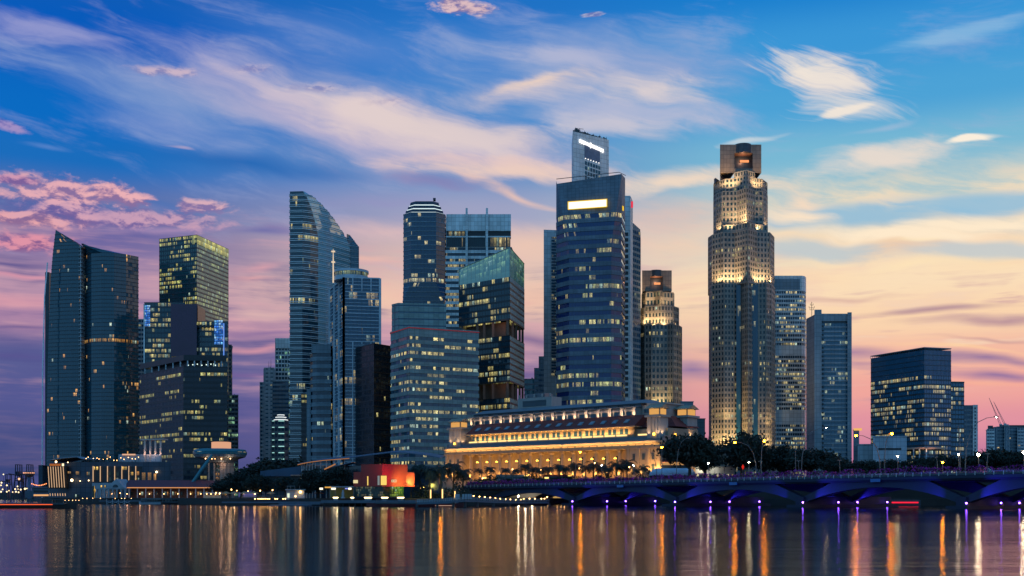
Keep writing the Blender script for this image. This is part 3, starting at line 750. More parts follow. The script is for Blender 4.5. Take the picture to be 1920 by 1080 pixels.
# ---- 7 curved glass tower
Y = 900.
g_ofc = mat_glass('curved_tower_glass', (.008, .02, .03), .06, (1, .85, .45), (.9, .95, .7), 1.0, .13, .5, cu=.1, cv=.4, seed=7, ior=1.75, tilt=.02)
g_ofc2 = mat_glass('curved_tower_sky_side', (.075, .125, .155), .03, (1, .9, .55), (.9, .95, .7), .8, .05, .25, cu=.05, cv=.5, seed=7.3, ior=3.2, tilt=.012, over=.02, overc=(.45, .8, .9))  # paler copy with an even teal glow, brightening the side that reflects sky
curve = [(567, 358), (580, 363), (592, 369), (605, 379), (617, 389), (628, 401), (638, 413), (647, 425), (655.5, 440), (655.5, 932)]
def ring_ofc(z):
    y = pyz(z, Y); xr = interp(curve, y) if y > 358 else 567
    pts = [(X(543.5, Y), Y)]
    for k in range(7):
        s = k / 6; px = 567 + (xr - 567) * s; d = -1 + 40 * ((px - 567) / 88.5) ** 1.4
        pts.append((X(px, Y + d), Y + d))
    d = pts[-1][1]
    return pts + [(pts[-1][0] - 1.5, Y + 52), (X(543.5, Y), Y + 52)]
r_ = ring_ofc(3)
tw = tower('curved_glass_tower', 'tall curved glass tower with a sloping top and fine white floor lines', r_)
zs = floors(3, Z(441, Y), 4.63)
zs += [Z(y, Y) for y in (430, 419.5, 409, 398.5, 388, 378, 368, 359)]
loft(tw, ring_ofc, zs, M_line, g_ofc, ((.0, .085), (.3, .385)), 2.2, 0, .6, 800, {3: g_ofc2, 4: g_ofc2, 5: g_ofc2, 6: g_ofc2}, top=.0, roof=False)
b = MB()
for za, zb in zip(zs[-9:], zs[-8:]):
    p, q = ring_ofc(za), ring_ofc(zb); n_ = len(p)
    b.poly([(p[7][0], p[7][1], za), (p[8][0], p[8][1], za), (q[8][0], q[8][1], zb), (q[7][0], q[7][1], zb)])
b.build('sloping_roof', M_grey, tw)
def ring_ofcb(z):
    y = pyz(z, Y + 45); xr = 672.5 if y > 462 else 656 + (y - 440) / 22 * 16.5
    return [(X(650, Y + 42), Y + 42), (X(xr, Y + 46), Y + 46), (X(xr, Y + 66), Y + 66), (X(650, Y + 66), Y + 66)]
loft(tw, ring_ofcb, floors(3, Z(462, Y + 45), 4.85) + [Z(451, Y + 45), Z(440, Y + 45)], M_pale, mat_glass('curved_tower_end', (.015, .04, .06), .06, seed=7.7, ior=1.7), ((.0, .08), (.3, .36)), 3, 0, .3, 860, top=0, roof=False)
# ---- 8 banded block with rounded corner, and the slab beside it
Y = 850.
g_band = mat_glass('banded_block_glass', (.012, .018, .03), .12, (1, .9, .6), (.8, 1, .9), .9, .12, .5, cu=.25, cv=.5, seed=8, ior=1.6)
r_ = plan([(582, 10), (586, 3), (594, 0), (620, 0)], 30, Y)
tw = tower('banded_block', 'rounded block of alternating grey and dark bands beside the white-framed tower', r_)
loft(tw, r_, floors(3, Z(662, Y), 5.9), M_grey, g_band, ((0, .52),), 2.6, 0, .5, 900, top=0); part_box(tw, 'crown_wall', M_grey, 584, 620, 645, 662, Y - .3, 20)
b = MB(); b.box(X(575, Y + 6), X(582.5, Y + 6), Y + 6, Y + 32, 3, Z(728, Y)); b.build('stair_tower', M_grey, tw)
slab('dark_tower', 'thin near-black slab standing in front of the curved glass tower', 565, 577.5, 740, 870., 24, M_black, g_blk, 4.2, ((0, .5),), 3, 0, .2, 930, plant=0)
# ---- 9 white framed tower with the drum and the lit antenna
Y = 815.
g_fr = mat_glass('framed_tower_glass', (.012, .03, .055), .22, (1, .82, .45), (.95, .75, .5), .7, .16, .5, cu=.14, cv=.7, seed=9, ior=1.7)
r_, z1 = corner(619.5, 546, 645.5, 521, 711, 523.5, Y, 1.06, 1.005)
M_frame = mat_plain('pale_blue_frame', (.42, .47, .52), .5)
tw = tower('white_framed_tower', 'blue glass tower in a white frame with a round roof drum and a lit antenna', r_)
loft(tw, r_, floors(3, z1, 5.15), M_frame, g_fr, ((0, .12), (.5, .56)), 3.0, .0, .35, 1000, top=.8)
b = MB()
for e, n_ in ((3, 3), (0, 4)):
    p, q = offset(r_, .5)[e], offset(r_, .5)[(e + 1) % 4]
    for k in range(n_ + 1):
        s = k / n_; x, y = p[0] + (q[0] - p[0]) * s, p[1] + (q[1] - p[1]) * s
        if e == 0 and 0 < k < n_: b.box(x - .35, x + .35, y - .3, y + .5, 3, Z(640, Y)); b.box(x - .35, x + .35, y - .3, y + .5, Z(545, Y), z1)
        else: b.box(x - .8, x + .8, y - .5, y + .6, 3, z1 + .3)
b.build('frame_columns', M_frame, tw); tw.children[-1].name = 'frame_grid'
g_drum = mat_glass('drum_glass', (.03, .05, .05), 1.0, (.9, .9, .45), (.7, .9, .7), .55, cu=.02, cv=.02, seed=9.4, ior=1.6)
cx, cy_ = X(653, Y), Y + 14
b = MB(); rd = 33 * Y / F
b.lathe([(rd, z1), (rd, z1 + 3)], cx, cy_, 32); b.build('drum_base', M_frame, tw)
b = MB(); b.lathe([(rd - .6, z1 + 3), (rd - .6, Z(506, Y))], cx, cy_, 48, uvn=True); b.build('drum_window', g_drum, tw)
b = MB(); b.lathe([(rd + .2, Z(506, Y)), (rd + .2, Z(501.5, Y)), (rd - 2, Z(501, Y))], cx, cy_, 32); b.build('drum_rim', M_frame, tw)
m_ant = mat_emit('antenna_light', (1, .78, .55), .8, False)
b = MB(); xa = X(621.5, Y); b.tube([(xa, Y + 8, z1 - 2), (xa, Y + 8, Z(485, Y)), (xa, Y + 8, Z(462, Y))], [.55, .45, .15], 6)
for yy in (488, 468): b.box(xa - 1.3, xa + 1.3, Y + 7, Y + 9, Z(yy, Y), Z(yy - 2, Y))
b.build('lit_antenna', m_ant, tw)
# ---- 10 near-black twin slab
Y = 790.
g_dk = mat_glass('twin_slab_glass', (.008, .012, .018), .10, (1, .9, .5), (.9, 1, .7), .75, .06, .5, cu=.2, cv=.5, seed=10, ior=1.5, rough=.1)
r_, z1 = corner(667, 652, 701, 645, 736, 640, Y, 1.03, 1.02)
tw = tower('dark_twin_tower', 'near-black glass slab, right of the white-framed tower, with a few lit offices', r_)
loft(tw, r_, floors(3, z1, 4.0), M_black, g_dk, ((0, .25),), 2.4, .25, .15, 1100, {3: mat_glass('twin_slab_left', (.006, .008, .012), .05, seed=10.6, ior=1.4, rough=.2)}, top=.6)
rooftop(tw, r_, z1, 2, 12, 2)
# ---- 11 broad banded office block in the middle with a stepped block on top
Y = 735.
g_mb = mat_glass('banded_office_glass', (.015, .03, .045), .55, (1, .86, .45), (1, .92, .62), 1.0, .2, .7, cu=.22, cv=.9, seed=11, ior=1.7, mull=.4)
r_, z1 = corner(733, 629, 767.5, 616, 897, 633, Y, 1.035, 1.03)
M_hs = mat_panel('blue_grey_panels', (.20, .27, .26), 3.4, 2.0, .4)
tw = tower('banded_office_block', 'broad blue-grey office block with rows of lit square windows and a red roof line', r_)
loft(tw, r_, floors(3, z1, 4.75), M_hs, g_mb, ((0, .56),), 4.2, .0, .35, 1200, top=1.6, special={22: 'blank'})
b = MB(); q = offset(r_, .55); n_ = 4
for e in (3, 0):
    p, s_ = q[e], q[(e + 1) % 4]
    b.poly([(p[0], p[1], z1 + .3), (s_[0], s_[1], z1 + .3), (s_[0], s_[1], z1 + .9), (p[0], p[1], z1 + .9)])
b.build('red_light_line', mat_emit('red_line', (.75, .08, .12), .22, False), tw)
r2 = plan([(735, 0), (747, -6), (836, -2)], 26, 772.)
loft(tw, r2, floors(z1 - 2, Z(573, 770), 4.6), M_hs, g_dim, ((0, .8),), 4, 0, .2, 1240, top=1.2); rooftop(tw, r2, Z(573, 770), 2, 5, 3)
# ---- 12 dark octagonal tower with the white ringed crown
Y = 1000.
g_rp = mat_glass('octagon_glass', (.012, .026, .05), .2, (1, .85, .55), (.95, .95, .8), .9, .1, .6, cu=.25, cv=.9, seed=12, ior=1.7)
def ring_oct(z):
    y = pyz(z, Y); ch = 1.0 if y < 530 else max(.12, 1 - (y - 530) / 40)
    a, bq = X(755, Y), X(833.5, Y); w_ = (bq - a); c_ = 7.5 * ch; y0, y1 = Y, Y + w_
    return [(a + c_, y0), (bq - c_, y0), (bq, y0 + c_), (bq, y1 - c_), (bq - c_, y1), (a + c_, y1), (a, y1 - c_), (a, y0 + c_)]
tw = tower('octagonal_tower', 'dark blue eight-sided tower crowned with glowing white rings', ring_oct(100))
loft(tw, ring_oct, floors(3, Z(399, Y), 4.2), M_grey, g_rp, ((0, .22),), 3, 0, .25, 1300, top=.4, cname='cladding')
def shrink(r, k):
    cx = sum(p[0] for p in r) / len(r); cy_ = sum(p[1] for p in r) / len(r)
    return [(cx + (x - cx) * k, cy_ + (y - cy_) * k) for x, y in r]
M_navy = mat_panel('navy_panels', (.03, .05, .08), 3, 3, .5)
m_ring2 = mat_emit('white_crown_ring', (.75, .95, 1.), 1.05, False)
for k, (ya, yb, s0) in enumerate(((399, 391, .93), (391, 383, .83), (383, 374, .72))):
    b = MB(); b.prism(shrink(ring_oct(300), s0), Z(ya, Y), Z(yb, Y), shrink(ring_oct(300), s0 - .04)); b.build('crown_tier', M_navy, tw)
    b = MB(); b.prism(shrink(ring_oct(300), s0 + .015), Z(ya - .3, Y), Z(ya - 2.2, Y)); b.build('light_ring', m_ring2, tw)
part_box(tw, 'plant_room', M_navy, 812, 817, 371, 375, Y + 15, 5)
b = MB(); xr = X(834, Y) + .5; b.box(xr, xr + 1.2, Y + 8, Y + 30, 3, Z(415, Y)); b.build('side_fin', M_grey, tw)
# ---- 13 white slab with two projecting mast ribs
Y = 950.
g_wl = mat_glass('white_slab_glass', (.01, .018, .03), .5, (1, .8, .42), (1, .9, .6), .85, .25, .8, cu=.1, cv=1.1, seed=13, ior=1.5)
r_ = plan([(836.5, 0), (958, 0), (960.5, 12)], 30, Y)
tw = tower('ribbed_white_tower', 'pale blue-white slab with dark window bands and two ribs rising above its roof', r_)
loft(tw, r_, floors(3, Z(464, Y), 4.85), M_white, g_wl, ((0, .5),), 3, 0, .6, 1400, top=.3, roof=False)
part_box(tw, 'crown_wall', M_white, 836.8, 958, 401.5, 433, Y - .7, 28)
part_box(tw, 'sky_lobby', M_black, 838, 957, 433, 464, Y + .6, 26)
for (xa, xb, ya, yb) in ((840, 872, 434, 442), (840, 872, 444, 462), (877, 910, 446, 462), (916, 956, 444, 462)):
    bb = MB(); nn = 8 if yb - ya > 10 else 10
    bb.poly([(X(xa, Y), Y + .3, Z(yb, Y)), (X(xb, Y), Y + .3, Z(yb, Y)), (X(xb, Y), Y + .3, Z(ya, Y)), (X(xa, Y), Y + .3, Z(ya, Y))], [(xa, 1450 + ya), (xa + nn, 1450 + ya), (xa + nn, 1450.99 + ya), (xa, 1450.99 + ya)])
    bb.build('lobby_window', mat_glass('lobby_glass_%d' % xa, (.01, .015, .02), 1.2 if ya in (434,) or xa == 916 else .25, (1, .85, .4), (1, .8, .5), .8, cu=.05, cv=.05, seed=xa, ior=1.4), tw)
part_box(tw, 'frame_band', M_white, 836.8, 958, 442.5, 445, Y - .5, 6); part_box(tw, 'frame_band', M_white, 910, 914, 433, 464, Y - .5, 5)
for xm in (875, 913): part_box(tw, 'rib', M_white, xm - 2, xm + 2, 390, 560, Y - 2.6, 3.4)
# ---- 14 glass tower with the slanted green crown and the open sky gardens
Y = 800.
g_cv = mat_glass('crowned_tower_glass', (.008, .018, .026), .4, (1, .82, .38), (.95, .92, .5), .85, .22, .75, cu=.13, cv=.9, seed=14, ior=1.6)
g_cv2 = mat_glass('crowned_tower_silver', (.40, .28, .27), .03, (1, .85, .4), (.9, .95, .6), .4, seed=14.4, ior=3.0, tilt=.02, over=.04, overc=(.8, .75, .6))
g_cvc = mat_glass('green_crown_glass', (.04, .09, .085), .3, (.45, .9, .45), (.5, .9, .6), .35, .4, .5, cu=.1, cv=.1, seed=14.8, ior=2.2, mull=.42, over=.06, overc=(.35, .8, .5))
Lq, Cq, Rq = (X(860.5, 832), 832.), (X(956, Y), Y), (X(983, 846), 846.)
Bq = (Lq[0] + Rq[0] - Cq[0], Lq[1] + Rq[1] - Cq[1])
r_ = ccw([Cq, Rq, Bq, Lq])
tw = tower('green_crowned_tower', 'glass tower with a slanted glowing green crown and two open brown sky gardens', r_)
def zt(p, y): return Z(y, p[1])
zA, zB, zC, zD = Z(519, Y), Z(600, Y), Z(629, Y), Z(716, Y); zE = Z(746, Y)
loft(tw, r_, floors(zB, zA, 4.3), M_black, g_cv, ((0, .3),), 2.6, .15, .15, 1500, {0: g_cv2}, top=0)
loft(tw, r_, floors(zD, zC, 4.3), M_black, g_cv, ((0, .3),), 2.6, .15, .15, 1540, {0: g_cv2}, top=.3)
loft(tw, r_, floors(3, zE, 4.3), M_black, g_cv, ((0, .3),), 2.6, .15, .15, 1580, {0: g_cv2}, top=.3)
M_brown = mat_plain('brown_soffit', (.16, .09, .06), .7)
for za, zb in ((zC, zB), (zE, zD)):
    b = MB(); b.prism(offset(r_, -5), za, zb); b.build('sky_garden_core', M_brown, tw)
    for e, ks in ((3, (.04, .36, .5, .68, .97)), (0, (.25, .5, .75, .97))):
        p, q = offset(r_, -.9)[e], offset(r_, -.9)[(e + 1) % 4]
        for s in ks:
            x, y = p[0] + (q[0] - p[0]) * s, p[1] + (q[1] - p[1]) * s
            b = MB(); b.box(x - .9, x + .9, y - .7, y + .7, za, zb); b.build('sky_garden_column', M_brown, tw)
lamp('POINT', (Cq[0] - 8, Cq[1] + 1.5, zB - 2), 900, (1, .55, .35), tw, .6); lamp('POINT', (Cq[0] - 6, Cq[1] + 1.2, zD - 2), 500, (1, .55, .35), tw, .6)
topL, topC, topR, topB = zt(Lq, 505), zt(Cq, 464), zt(Rq, 495), zt(Lq, 505) + 3
b = MB()
for (p, q, tp, tq, nn) in ((Lq, Cq, topL, topC, 12), (Cq, Rq, topC, topR, 10), (Rq, Bq, topR, topB, 8), (Bq, Lq, topB, topL, 6)):
    for k in range(5):
        f0, f1 = k / 5, (k + 1) / 5
        b.poly([(p[0], p[1], zA + (tp - zA) * f0), (q[0], q[1], zA + (tq - zA) * f0), (q[0], q[1], zA + (tq - zA) * f1), (p[0], p[1], zA + (tp - zA) * f1)], [(0, 1600 + k), (nn, 1600 + k), (nn, 1600.99 + k), (0, 1600.99 + k)])
b.poly([(Lq[0], Lq[1], topL), (Cq[0], Cq[1], topC), (Rq[0], Rq[1], topR), (Bq[0], Bq[1], topB)], [(0, 0), (9, 0), (9, 9), (0, 9)])
b.build('glass_crown', g_cvc, tw)
b = MB(); ro = [(Lq, topL), (Cq, topC), (Rq, topR)]
for (p, zp), (q, zq) in zip(ro, ro[1:]): b.tube([(p[0], p[1] - .2, zp), (q[0], q[1] - .2, zq)], .35, 5)
b.tube([(Cq[0], Cq[1] - .2, zA), (Cq[0], Cq[1] - .2, topC)], .3, 5); b.tube([(Lq[0], Lq[1] - .2, zA), (Lq[0], Lq[1] - .2, topL)], .3, 5)
b.build('crown_frame', mat_plain('green_grey_steel', (.25, .32, .3), .4), tw)
# ---- 15 banded bank tower with the blank yellow sign
Y = 790.
g_bk = mat_glass('bank_tower_glass', (.004, .012, .05), .28, (1, .85, .5), (.8, .95, .5), .8, .3, .8, cu=.1, cv=1.3, seed=15, ior=1.65, fine=(6, 4))
M_bk = mat_panel('blue_grey_granite', (.13, .16, .20), 2.4, 2.2, .6)
yr = 1.0
def ring_bk(z):
    y = pyz(z, Y); ch = max(.05, min(1, (y - 330) / 130))
    a = (X(1043.5, Y + 14), Y + 14); e_ = (X(1165, Y), Y)
    f1 = (X(1043.5 + 22 * ch, Y + 11), Y + 11 - 9 * ch); f2 = (X(1165 - 20 * ch, Y), Y - 2 - 2.5 * ch)
    return [a, f1, f2, e_, (X(1171.5, Y + 24), Y + 24), (X(1165, Y + 40), Y + 40), (X(1045, Y + 46), Y + 46)]
tw = tower('banded_bank_tower', 'blue-grey banded tower with chamfered corners and a blank glowing yellow-white sign', ring_bk(60))
zs = floors(3, Z(400, Y), 6.2)
loft(tw, ring_bk, zs, M_bk, g_bk, ((0, .5),), 2.4, 0, .35, 1700, {3: mat_glass('bank_tower_flank', (.03, .05, .08), .25, (1, .85, .5), (1, .9, .6), .5, seed=15.5)}, top=0, roof=False)
loft(tw, ring_bk, [Z(400, Y), Z(375, Y), Z(352, Y), Z(337, Y)], M_bk, g_bk, ((0, .9),), 2.4, 0, .36, 1790, top=0, roof=False, special={0: 'blank', 1: 'blank', 2: 'blank'})
q = ring_bk(Z(337, Y)); b = MB()
pts = offset(q, .25); zt_ = [Z(338.5, Y + 14), Z(337, Y), Z(328, Y), Z(326.5, Y), Z(334, Y + 24), Z(340, Y), Z(340, Y)]
b0 = b.add([(x, y, Z(337.2, Y)) for x, y in pts] + [(x, y, z) for (x, y), z in zip(pts, zt_)])
for e in range(7): b.face((b0 + e, b0 + (e + 1) % 7, b0 + 7 + (e + 1) % 7, b0 + 7 + e))
b.face([b0 + 7 + e for e in range(7)]); b.build('sloped_roof', M_bk, tw)
b = MB(); b.tube([(X(1043, Y + 14), Y + 13, Z(336.5, Y + 14)), (X(1160, Y), Y - 2, Z(324.5, Y)), (X(1173, Y + 8), Y + 8, Z(329, Y + 8))], .25, 5); b.build('roof_rail', M_steel, tw)
def on_front(px, py, out):   # a point on the sign plane of the front
    f = (px - 1065.5) / 79.5; d = 7.4 * (1 - f) - 3.2 * f - out - .5
    return (X(px, Y + d), Y + d, Z(py, Y + d))
b = MB(); fr_ = [on_front(1064.5, 393.5, 1.4), on_front(1138.5, 388.2, 1.4), on_front(1138.5, 372.6, 1.4), on_front(1064.5, 377.8, 1.4)]; bk = [on_front(1064.5, 393.5, -1.5), on_front(1138.5, 388.2, -1.5), on_front(1138.5, 372.6, -1.5), on_front(1064.5, 377.8, -1.5)]
b.hexa([fr_[0], fr_[1], bk[1], bk[0], fr_[3], fr_[2], bk[2], bk[3]]); sg = b.build('sign', mat_emit('sign_yellow', (1, .62, .05), 1.0, False), tw)
b = MB(); b.poly([on_front(1066.3, 391.9, 1.6), on_front(1136.8, 386.8, 1.6), on_front(1136.8, 374.2, 1.6), on_front(1066.3, 379.4, 1.6)]); b.build('sign_face', mat_emit('sign_white', (1, .95, .78), 1.5, False), sg)
b = MB(); b.poly([(X(1166.3, Y + 5), Y + 2.2, Z(393, Y)), (X(1171.2, Y + 18), Y + 20, Z(396, Y + 20)), (X(1171.2, Y + 18), Y + 20, Z(388, Y + 20)), (X(1166.3, Y + 5), Y + 2.2, Z(384, Y))]); b.build('side_sign', bpy.data.materials['sign_yellow'], tw)
# ---- 16 the white towers behind it
Y = 910.
g_sq = mat_glass('white_tower_windows', (.02, .03, .045), .25, (1, .9, .6), (1, .95, .8), .7, cu=.3, cv=.5, seed=16, ior=1.5)
r_ = ccw([(X(1074, Y), Y), (X(1141.5, Y + 22), Y + 22), (X(1139, Y + 58), Y + 58), (X(1072, Y + 34), Y + 34)])
tw = tower('white_sign_tower', 'tallest white slab tower with a glowing white rooftop sign, rising behind the bank tower', r_)
zr = Z(246, Y)
b = MB(); b.prism(r_, 3, zr); b.build('wall', M_white, tw)
def on_w(px, py, out=.3):
    f = (px - 1074) / 67.5; d = 22 * f - out; return (X(px, Y + d), Y + d, Z(py, Y + d))
rr = random.Random(4)
b = MB(); sp0, sp1 = (1086.5, 261), (1132, 280.5)
ctr = []
for k in range(14):
    f = (k + .5) / 14; px = sp0[0] + (sp1[0] - sp0[0]) * f; py = sp0[1] + (sp1[1] - sp0[1]) * f + 2.4
    hgt = 3.2 + .25 * rr.random() if k != 6 else 5.2
    ctr.append((on_w(px, py, 1.2), hgt * Y / F, 1.72 * Y / F))
for (cx, cy_, cz), h_, w_ in ctr:
    n_ = 14; lo = []; 
    for q in (0, 1):
        lo.append(b.add([(cx + w_ * math.cos(2 * math.pi * i / n_), cy_ + (.9 if q else 0), cz + h_ * math.sin(2 * math.pi * i / n_)) for i in range(n_)]))
    for i in range(n_): b.face((lo[0] + i, lo[0] + (i + 1) % n_, lo[1] + (i + 1) % n_, lo[1] + i))
    b.face([lo[0] + i for i in range(n_)])
p_, q_ = on_w(sp0[0], sp0[1] + 2.4, .95), on_w(sp1[0], sp1[1] + 2.4, .95); hh_ = 2.1 * Y / F
b.hexa([(p_[0], p_[1], p_[2] - hh_), (q_[0], q_[1], q_[2] - hh_), (q_[0], q_[1] + .9, q_[2] - hh_), (p_[0], p_[1] + .9, p_[2] - hh_), (p_[0], p_[1], p_[2] + hh_), (q_[0], q_[1], q_[2] + hh_), (q_[0], q_[1] + .9, q_[2] + hh_), (p_[0], p_[1] + .9, p_[2] + hh_)])
b.build('sign_letters', mat_emit('sign_cool_white', (1, .97, .95), 2.2, False), tw)
b = MB(); b.poly([on_w(1096, 296), on_w(1125, 306), on_w(1125, 281.5), on_w(1096, 270)]); b.build('dark_panel', mat_plain('slate_panel', (.12, .15, .22), .4), tw)
for rw in range(6):
    y0 = 302 + rw * 9.2
    for k in range(6):
        px = 1097 + k * 5; yy = y0 + k * 1.75
        b = MB(); b.poly([on_w(px, yy + 6.5), on_w(px + 3.6, yy + 7.6), on_w(px + 3.6, yy + 1.1), on_w(px, yy)], [(k, 1800 + rw), (k + 1, 1800 + rw), (k + 1, 1800.99 + rw), (k, 1800.99 + rw)])
        b.build('window', g_sq, tw)
for k in range(6):
    b = MB(); b.ball(on_w(1098 + k * 5, 297 + k * 1.7, .6), .35, 6); b.build('wall_light', bpy.data.materials['sign_cool_white'], tw)
for k in range(16):
    f = (k + .3) / 16; d = 22 * f + 2; px = 1075 + 64 * f; hh_ = rr.uniform(1, 3.4) * (1.3 if k < 5 else .8)
    b = MB(); b.box(X(px, Y + d) - .9, X(px, Y + d) + rr.uniform(.6, 1.6), Y + d, Y + d + 1.5, zr, zr + hh_)
    b.tube([(X(px, Y + d), Y + d + .7, zr + hh_), (X(px, Y + d) + rr.uniform(-.6, 1), Y + d + .7, zr + hh_ + rr.uniform(.5, 1.4))], .15, 4); b.build('roof_plant', M_steel, tw)
mast(tw, 1088, 241, Y + 8, zr, .2)
b = MB(); b.tube([(X(1084, Y), Y + 6, zr + 1), (X(1086, Y), Y + 6, zr + 4.2), (X(1095, Y), Y + 6, zr + 3.6)], .2, 4); b.build('cleaning_crane', M_steel, tw)
Y = 890.
r_ = plan([(1019.5, 0), (1050, 2)], 26, Y); tw = tower('white_flank_tower', 'plain pale slab left of the bank tower with one column of small windows', r_)
b = MB(); b.prism(r_, 3, Z(430.5, Y)); b.build('wall', M_pale, tw)
for rw in range(46):
    yy = 444 + rw * 5.7
    b = MB(); b.poly([(X(1034, Y), Y - .25, Z(yy + 3.4, Y)), (X(1043.5, Y), Y + .2, Z(yy + 3.4, Y)), (X(1043.5, Y), Y + .2, Z(yy, Y)), (X(1034, Y), Y - .25, Z(yy, Y))], [(0, 1900 + rw), (3, 1900 + rw), (3, 1900.99 + rw), (0, 1900.99 + rw)]); b.build('window', g_sq, tw)
Y = 845.
r_ = ccw([(X(1168, Y), Y), (X(1182, Y), Y), (X(1186.5, Y + 16), Y + 16), (X(1172, Y + 22), Y + 22)])
tw = tower('white_end_tower', 'tall narrow white slab against the right side of the bank tower, with square dark windows', r_)
b = MB(); b.prism(r_, 3, Z(367, Y)); b.build('wall', M_white, tw)
for rw in range(30):
    yy = 436 + rw * 10.4
    b = MB(); b.box(X(1171.2, Y), X(1178, Y), Y - .12, Y + .3, Z(yy + 6.6, Y), Z(yy, Y)); b.build('window', M_black, tw)
b = MB(); b.box(X(1182.8, Y + 2), X(1185.5, Y + 10), Y + 4.0, Y + 5.5, Z(386, Y), Z(375, Y)); b.build('red_emblem', mat_emit('red_emblem', (.9, .05, .1), .9, False), tw)
Y = 870.
r_ = ccw([(X(1186, Y), Y), (X(1200.5, Y + 10), Y + 10), (X(1201, Y + 34), Y + 34), (X(1186, Y + 26), Y + 26)])
tw = tower('dark_flank_tower', 'dark narrow glass slab behind the white end slab, roof slanting down to the right', r_)
loft(tw, r_, floors(3, Z(430, Y), 4.4), M_grey, g_dim, ((0, .4),), 3, .3, .25, 1950, top=0)
b = MB(); b.hexa([(r_[0][0], r_[0][1], Z(430, Y)), (r_[1][0], r_[1][1], Z(430, Y)), (r_[2][0], r_[2][1], Z(430, Y)), (r_[3][0], r_[3][1], Z(430, Y)), (r_[0][0], r_[0][1], Z(417, Y)), (r_[1][0], r_[1][1], Z(431, Y + 10) + .3), (r_[2][0], r_[2][1], Z(431, Y + 10) + .3), (r_[3][0], r_[3][1], Z(417, Y))]); b.build('slanted_roof', M_grey, tw)
slab('teal_block', 'low teal glass block peeping out between the green-crowned tower and the pale flank slab', 983, 1004, 712, 1050., 22, M_grey, mat_glass('teal_block_glass', (.012, .06, .075), .1, (.5, .9, .8), (1, .8, .5), .6, seed=16.5), 5, ((0, .3),), 3, 0, .2, 1980, plant=1, seed=20)
tw, r_ = slab('stepped_grey_block', 'grey stepped block at the foot of the pale flank slab', 1002, 1024, 692, 960., 22, M_grey, g_dim, 4.4, ((0, .6),), 3, .4, .2, 1990, plant=0); part_box(tw, 'upper_step', M_grey, 1010, 1024, 668, 693, 964, 12)
# ---- 17 / 18 floodlit granite towers
g_pw = mat_glass('granite_tower_glass', (.012, .016, .022), .2, (1, .85, .5), (1, .92, .7), .9, .06, .6, cu=.2, cv=.6, seed=17, ior=1.6, mull=.5)
g_strip = mat_glass('blue_strip_glass', (.012, .03, .05), .14, (1, .9, .6), (.9, .95, .8), .7, .05, .6, cu=.3, cv=.9, seed=17.5, ior=1.8)
def gtier(root, ring, z0, z1, pitch, v0, top=.8, bay=2.9, strips=()):
    loft(root, ring, floors(z0, z1, pitch), M_stone, g_pw, ((0, .42),), bay, bay * .46, .32, v0, {e: g_strip for e in strips} or None, top=top, pier_dep=.3)
def flood(root, px, py, Y, power, color=(1, .69, .32), size=.5): lamp('SPOT', (X(px, Y), Y - .6, Z(py, Y)), power * 1.25, color, root, size, (X(px, Y), Y + 3.6, Z(py, Y) + 9), 125, .7)
FL = FLOOD; M_crown = mat_panel('brown_crown_stone', (.25, .175, .14), 2.6, 3.4, .55)
Y = 880.
tw = tower('short_granite_tower', 'shorter floodlit granite tower with stepped bright shoulders beside the dark flank slab', plan([(1201, 10), (1278, 12)], 30, Y))
B1 = plan([(1201, 14), (1210, 3), (1222, 0), (1252, 0), (1262, -3), (1271, 3), (1278, 14)], 26, Y)
gtier(tw, B1, 3, Z(610, Y), 4.9, 2000)
B2 = plan([(1202.5, 15), (1209, 6), (1222, 4), (1240, 1), (1246, 1), (1262, 4), (1272, 12)], 22, Y)
gtier(tw, B2, Z(610, Y), Z(574, Y), 4.9, 2040)
B3 = plan([(1204, 18), (1212, 10), (1225, 9), (1238, 4), (1244, 9), (1262, 12), (1263.5, 18)], 16, Y)
gtier(tw, B3, Z(574, Y), Z(545, Y), 4.9, 2060)
def crown(root, px0, px1, pyt, pyb, rx0, rx1, ryt, ryb, Y, dep_):
    """roof block with a deep lit recess in its face"""
    part_box(root, 'crown_block', M_crown, px0, rx0, pyt, pyb, Y, dep_); part_box(root, 'crown_block', M_crown, rx1, px1, pyt, pyb, Y, dep_)
    part_box(root, 'crown_lintel', M_crown, rx0, rx1, pyt, ryt, Y - .15, dep_); part_box(root, 'crown_sill', M_crown, rx0, rx1, ryb, pyb, Y - .1, dep_)
    part_box(root, 'recess_wall', M_dark, rx0 - 1, rx1 + 1, ryt - 1, ryb + 1, Y + dep_ * .45, 1)
    b_ = MB(); b_.lathe([((rx1 - rx0) * .47 * Y / F, Z(ryt, Y)), ((rx1 - rx0) * .47 * Y / F, Z(pyt - .8, Y))], X((rx0 + rx1) / 2, Y), Y + 3.2, 24); b_.build('round_balcony', M_navy, root)
    part_box(root, 'lit_ledge', mat_emit('orange_recess_%d' % int(px0), (1, .36, .14), 1.1, False), rx0 + (rx1 - rx0) * .3, rx1 - (rx1 - rx0) * .2, ryb - (ryb - ryt) * .55, ryb - (ryb - ryt) * .4, Y + dep_ * .4, .5)
    lamp('POINT', (X((rx0 + rx1) / 2, Y), Y + dep_ * .22, Z(ryt + (ryb - ryt) * .35, Y)), 260 * FL, (1, .42, .22), root, .5)
crown(tw, 1204, 1259.5, 507, 546, 1219, 1243, 518, 544, Y + 13, 14)
for px, py, dy, pw in ((1212, 572, 2.5, 1000), (1252, 573, 2.5, 1500), (1237, 573, -2, 700), (1207, 608, 3, 1100), (1226, 609, -2, 1200), (1246, 609, -3, 1400), (1266, 609, 0, 1200)):
    flood(tw, px, py, Y + dy, pw * FL)
for px in (1228, 1234, 1247): flood(tw, px, 760, Y - 6, 500 * FL, (1, .75, .3))
Y = 880.
tw = tower('tall_granite_tower', 'tall floodlit granite tower of stepped octagonal tiers, its crown hollowed by an orange-lit recess', plan([(1330, 10), (1453, 12)], 50, Y))
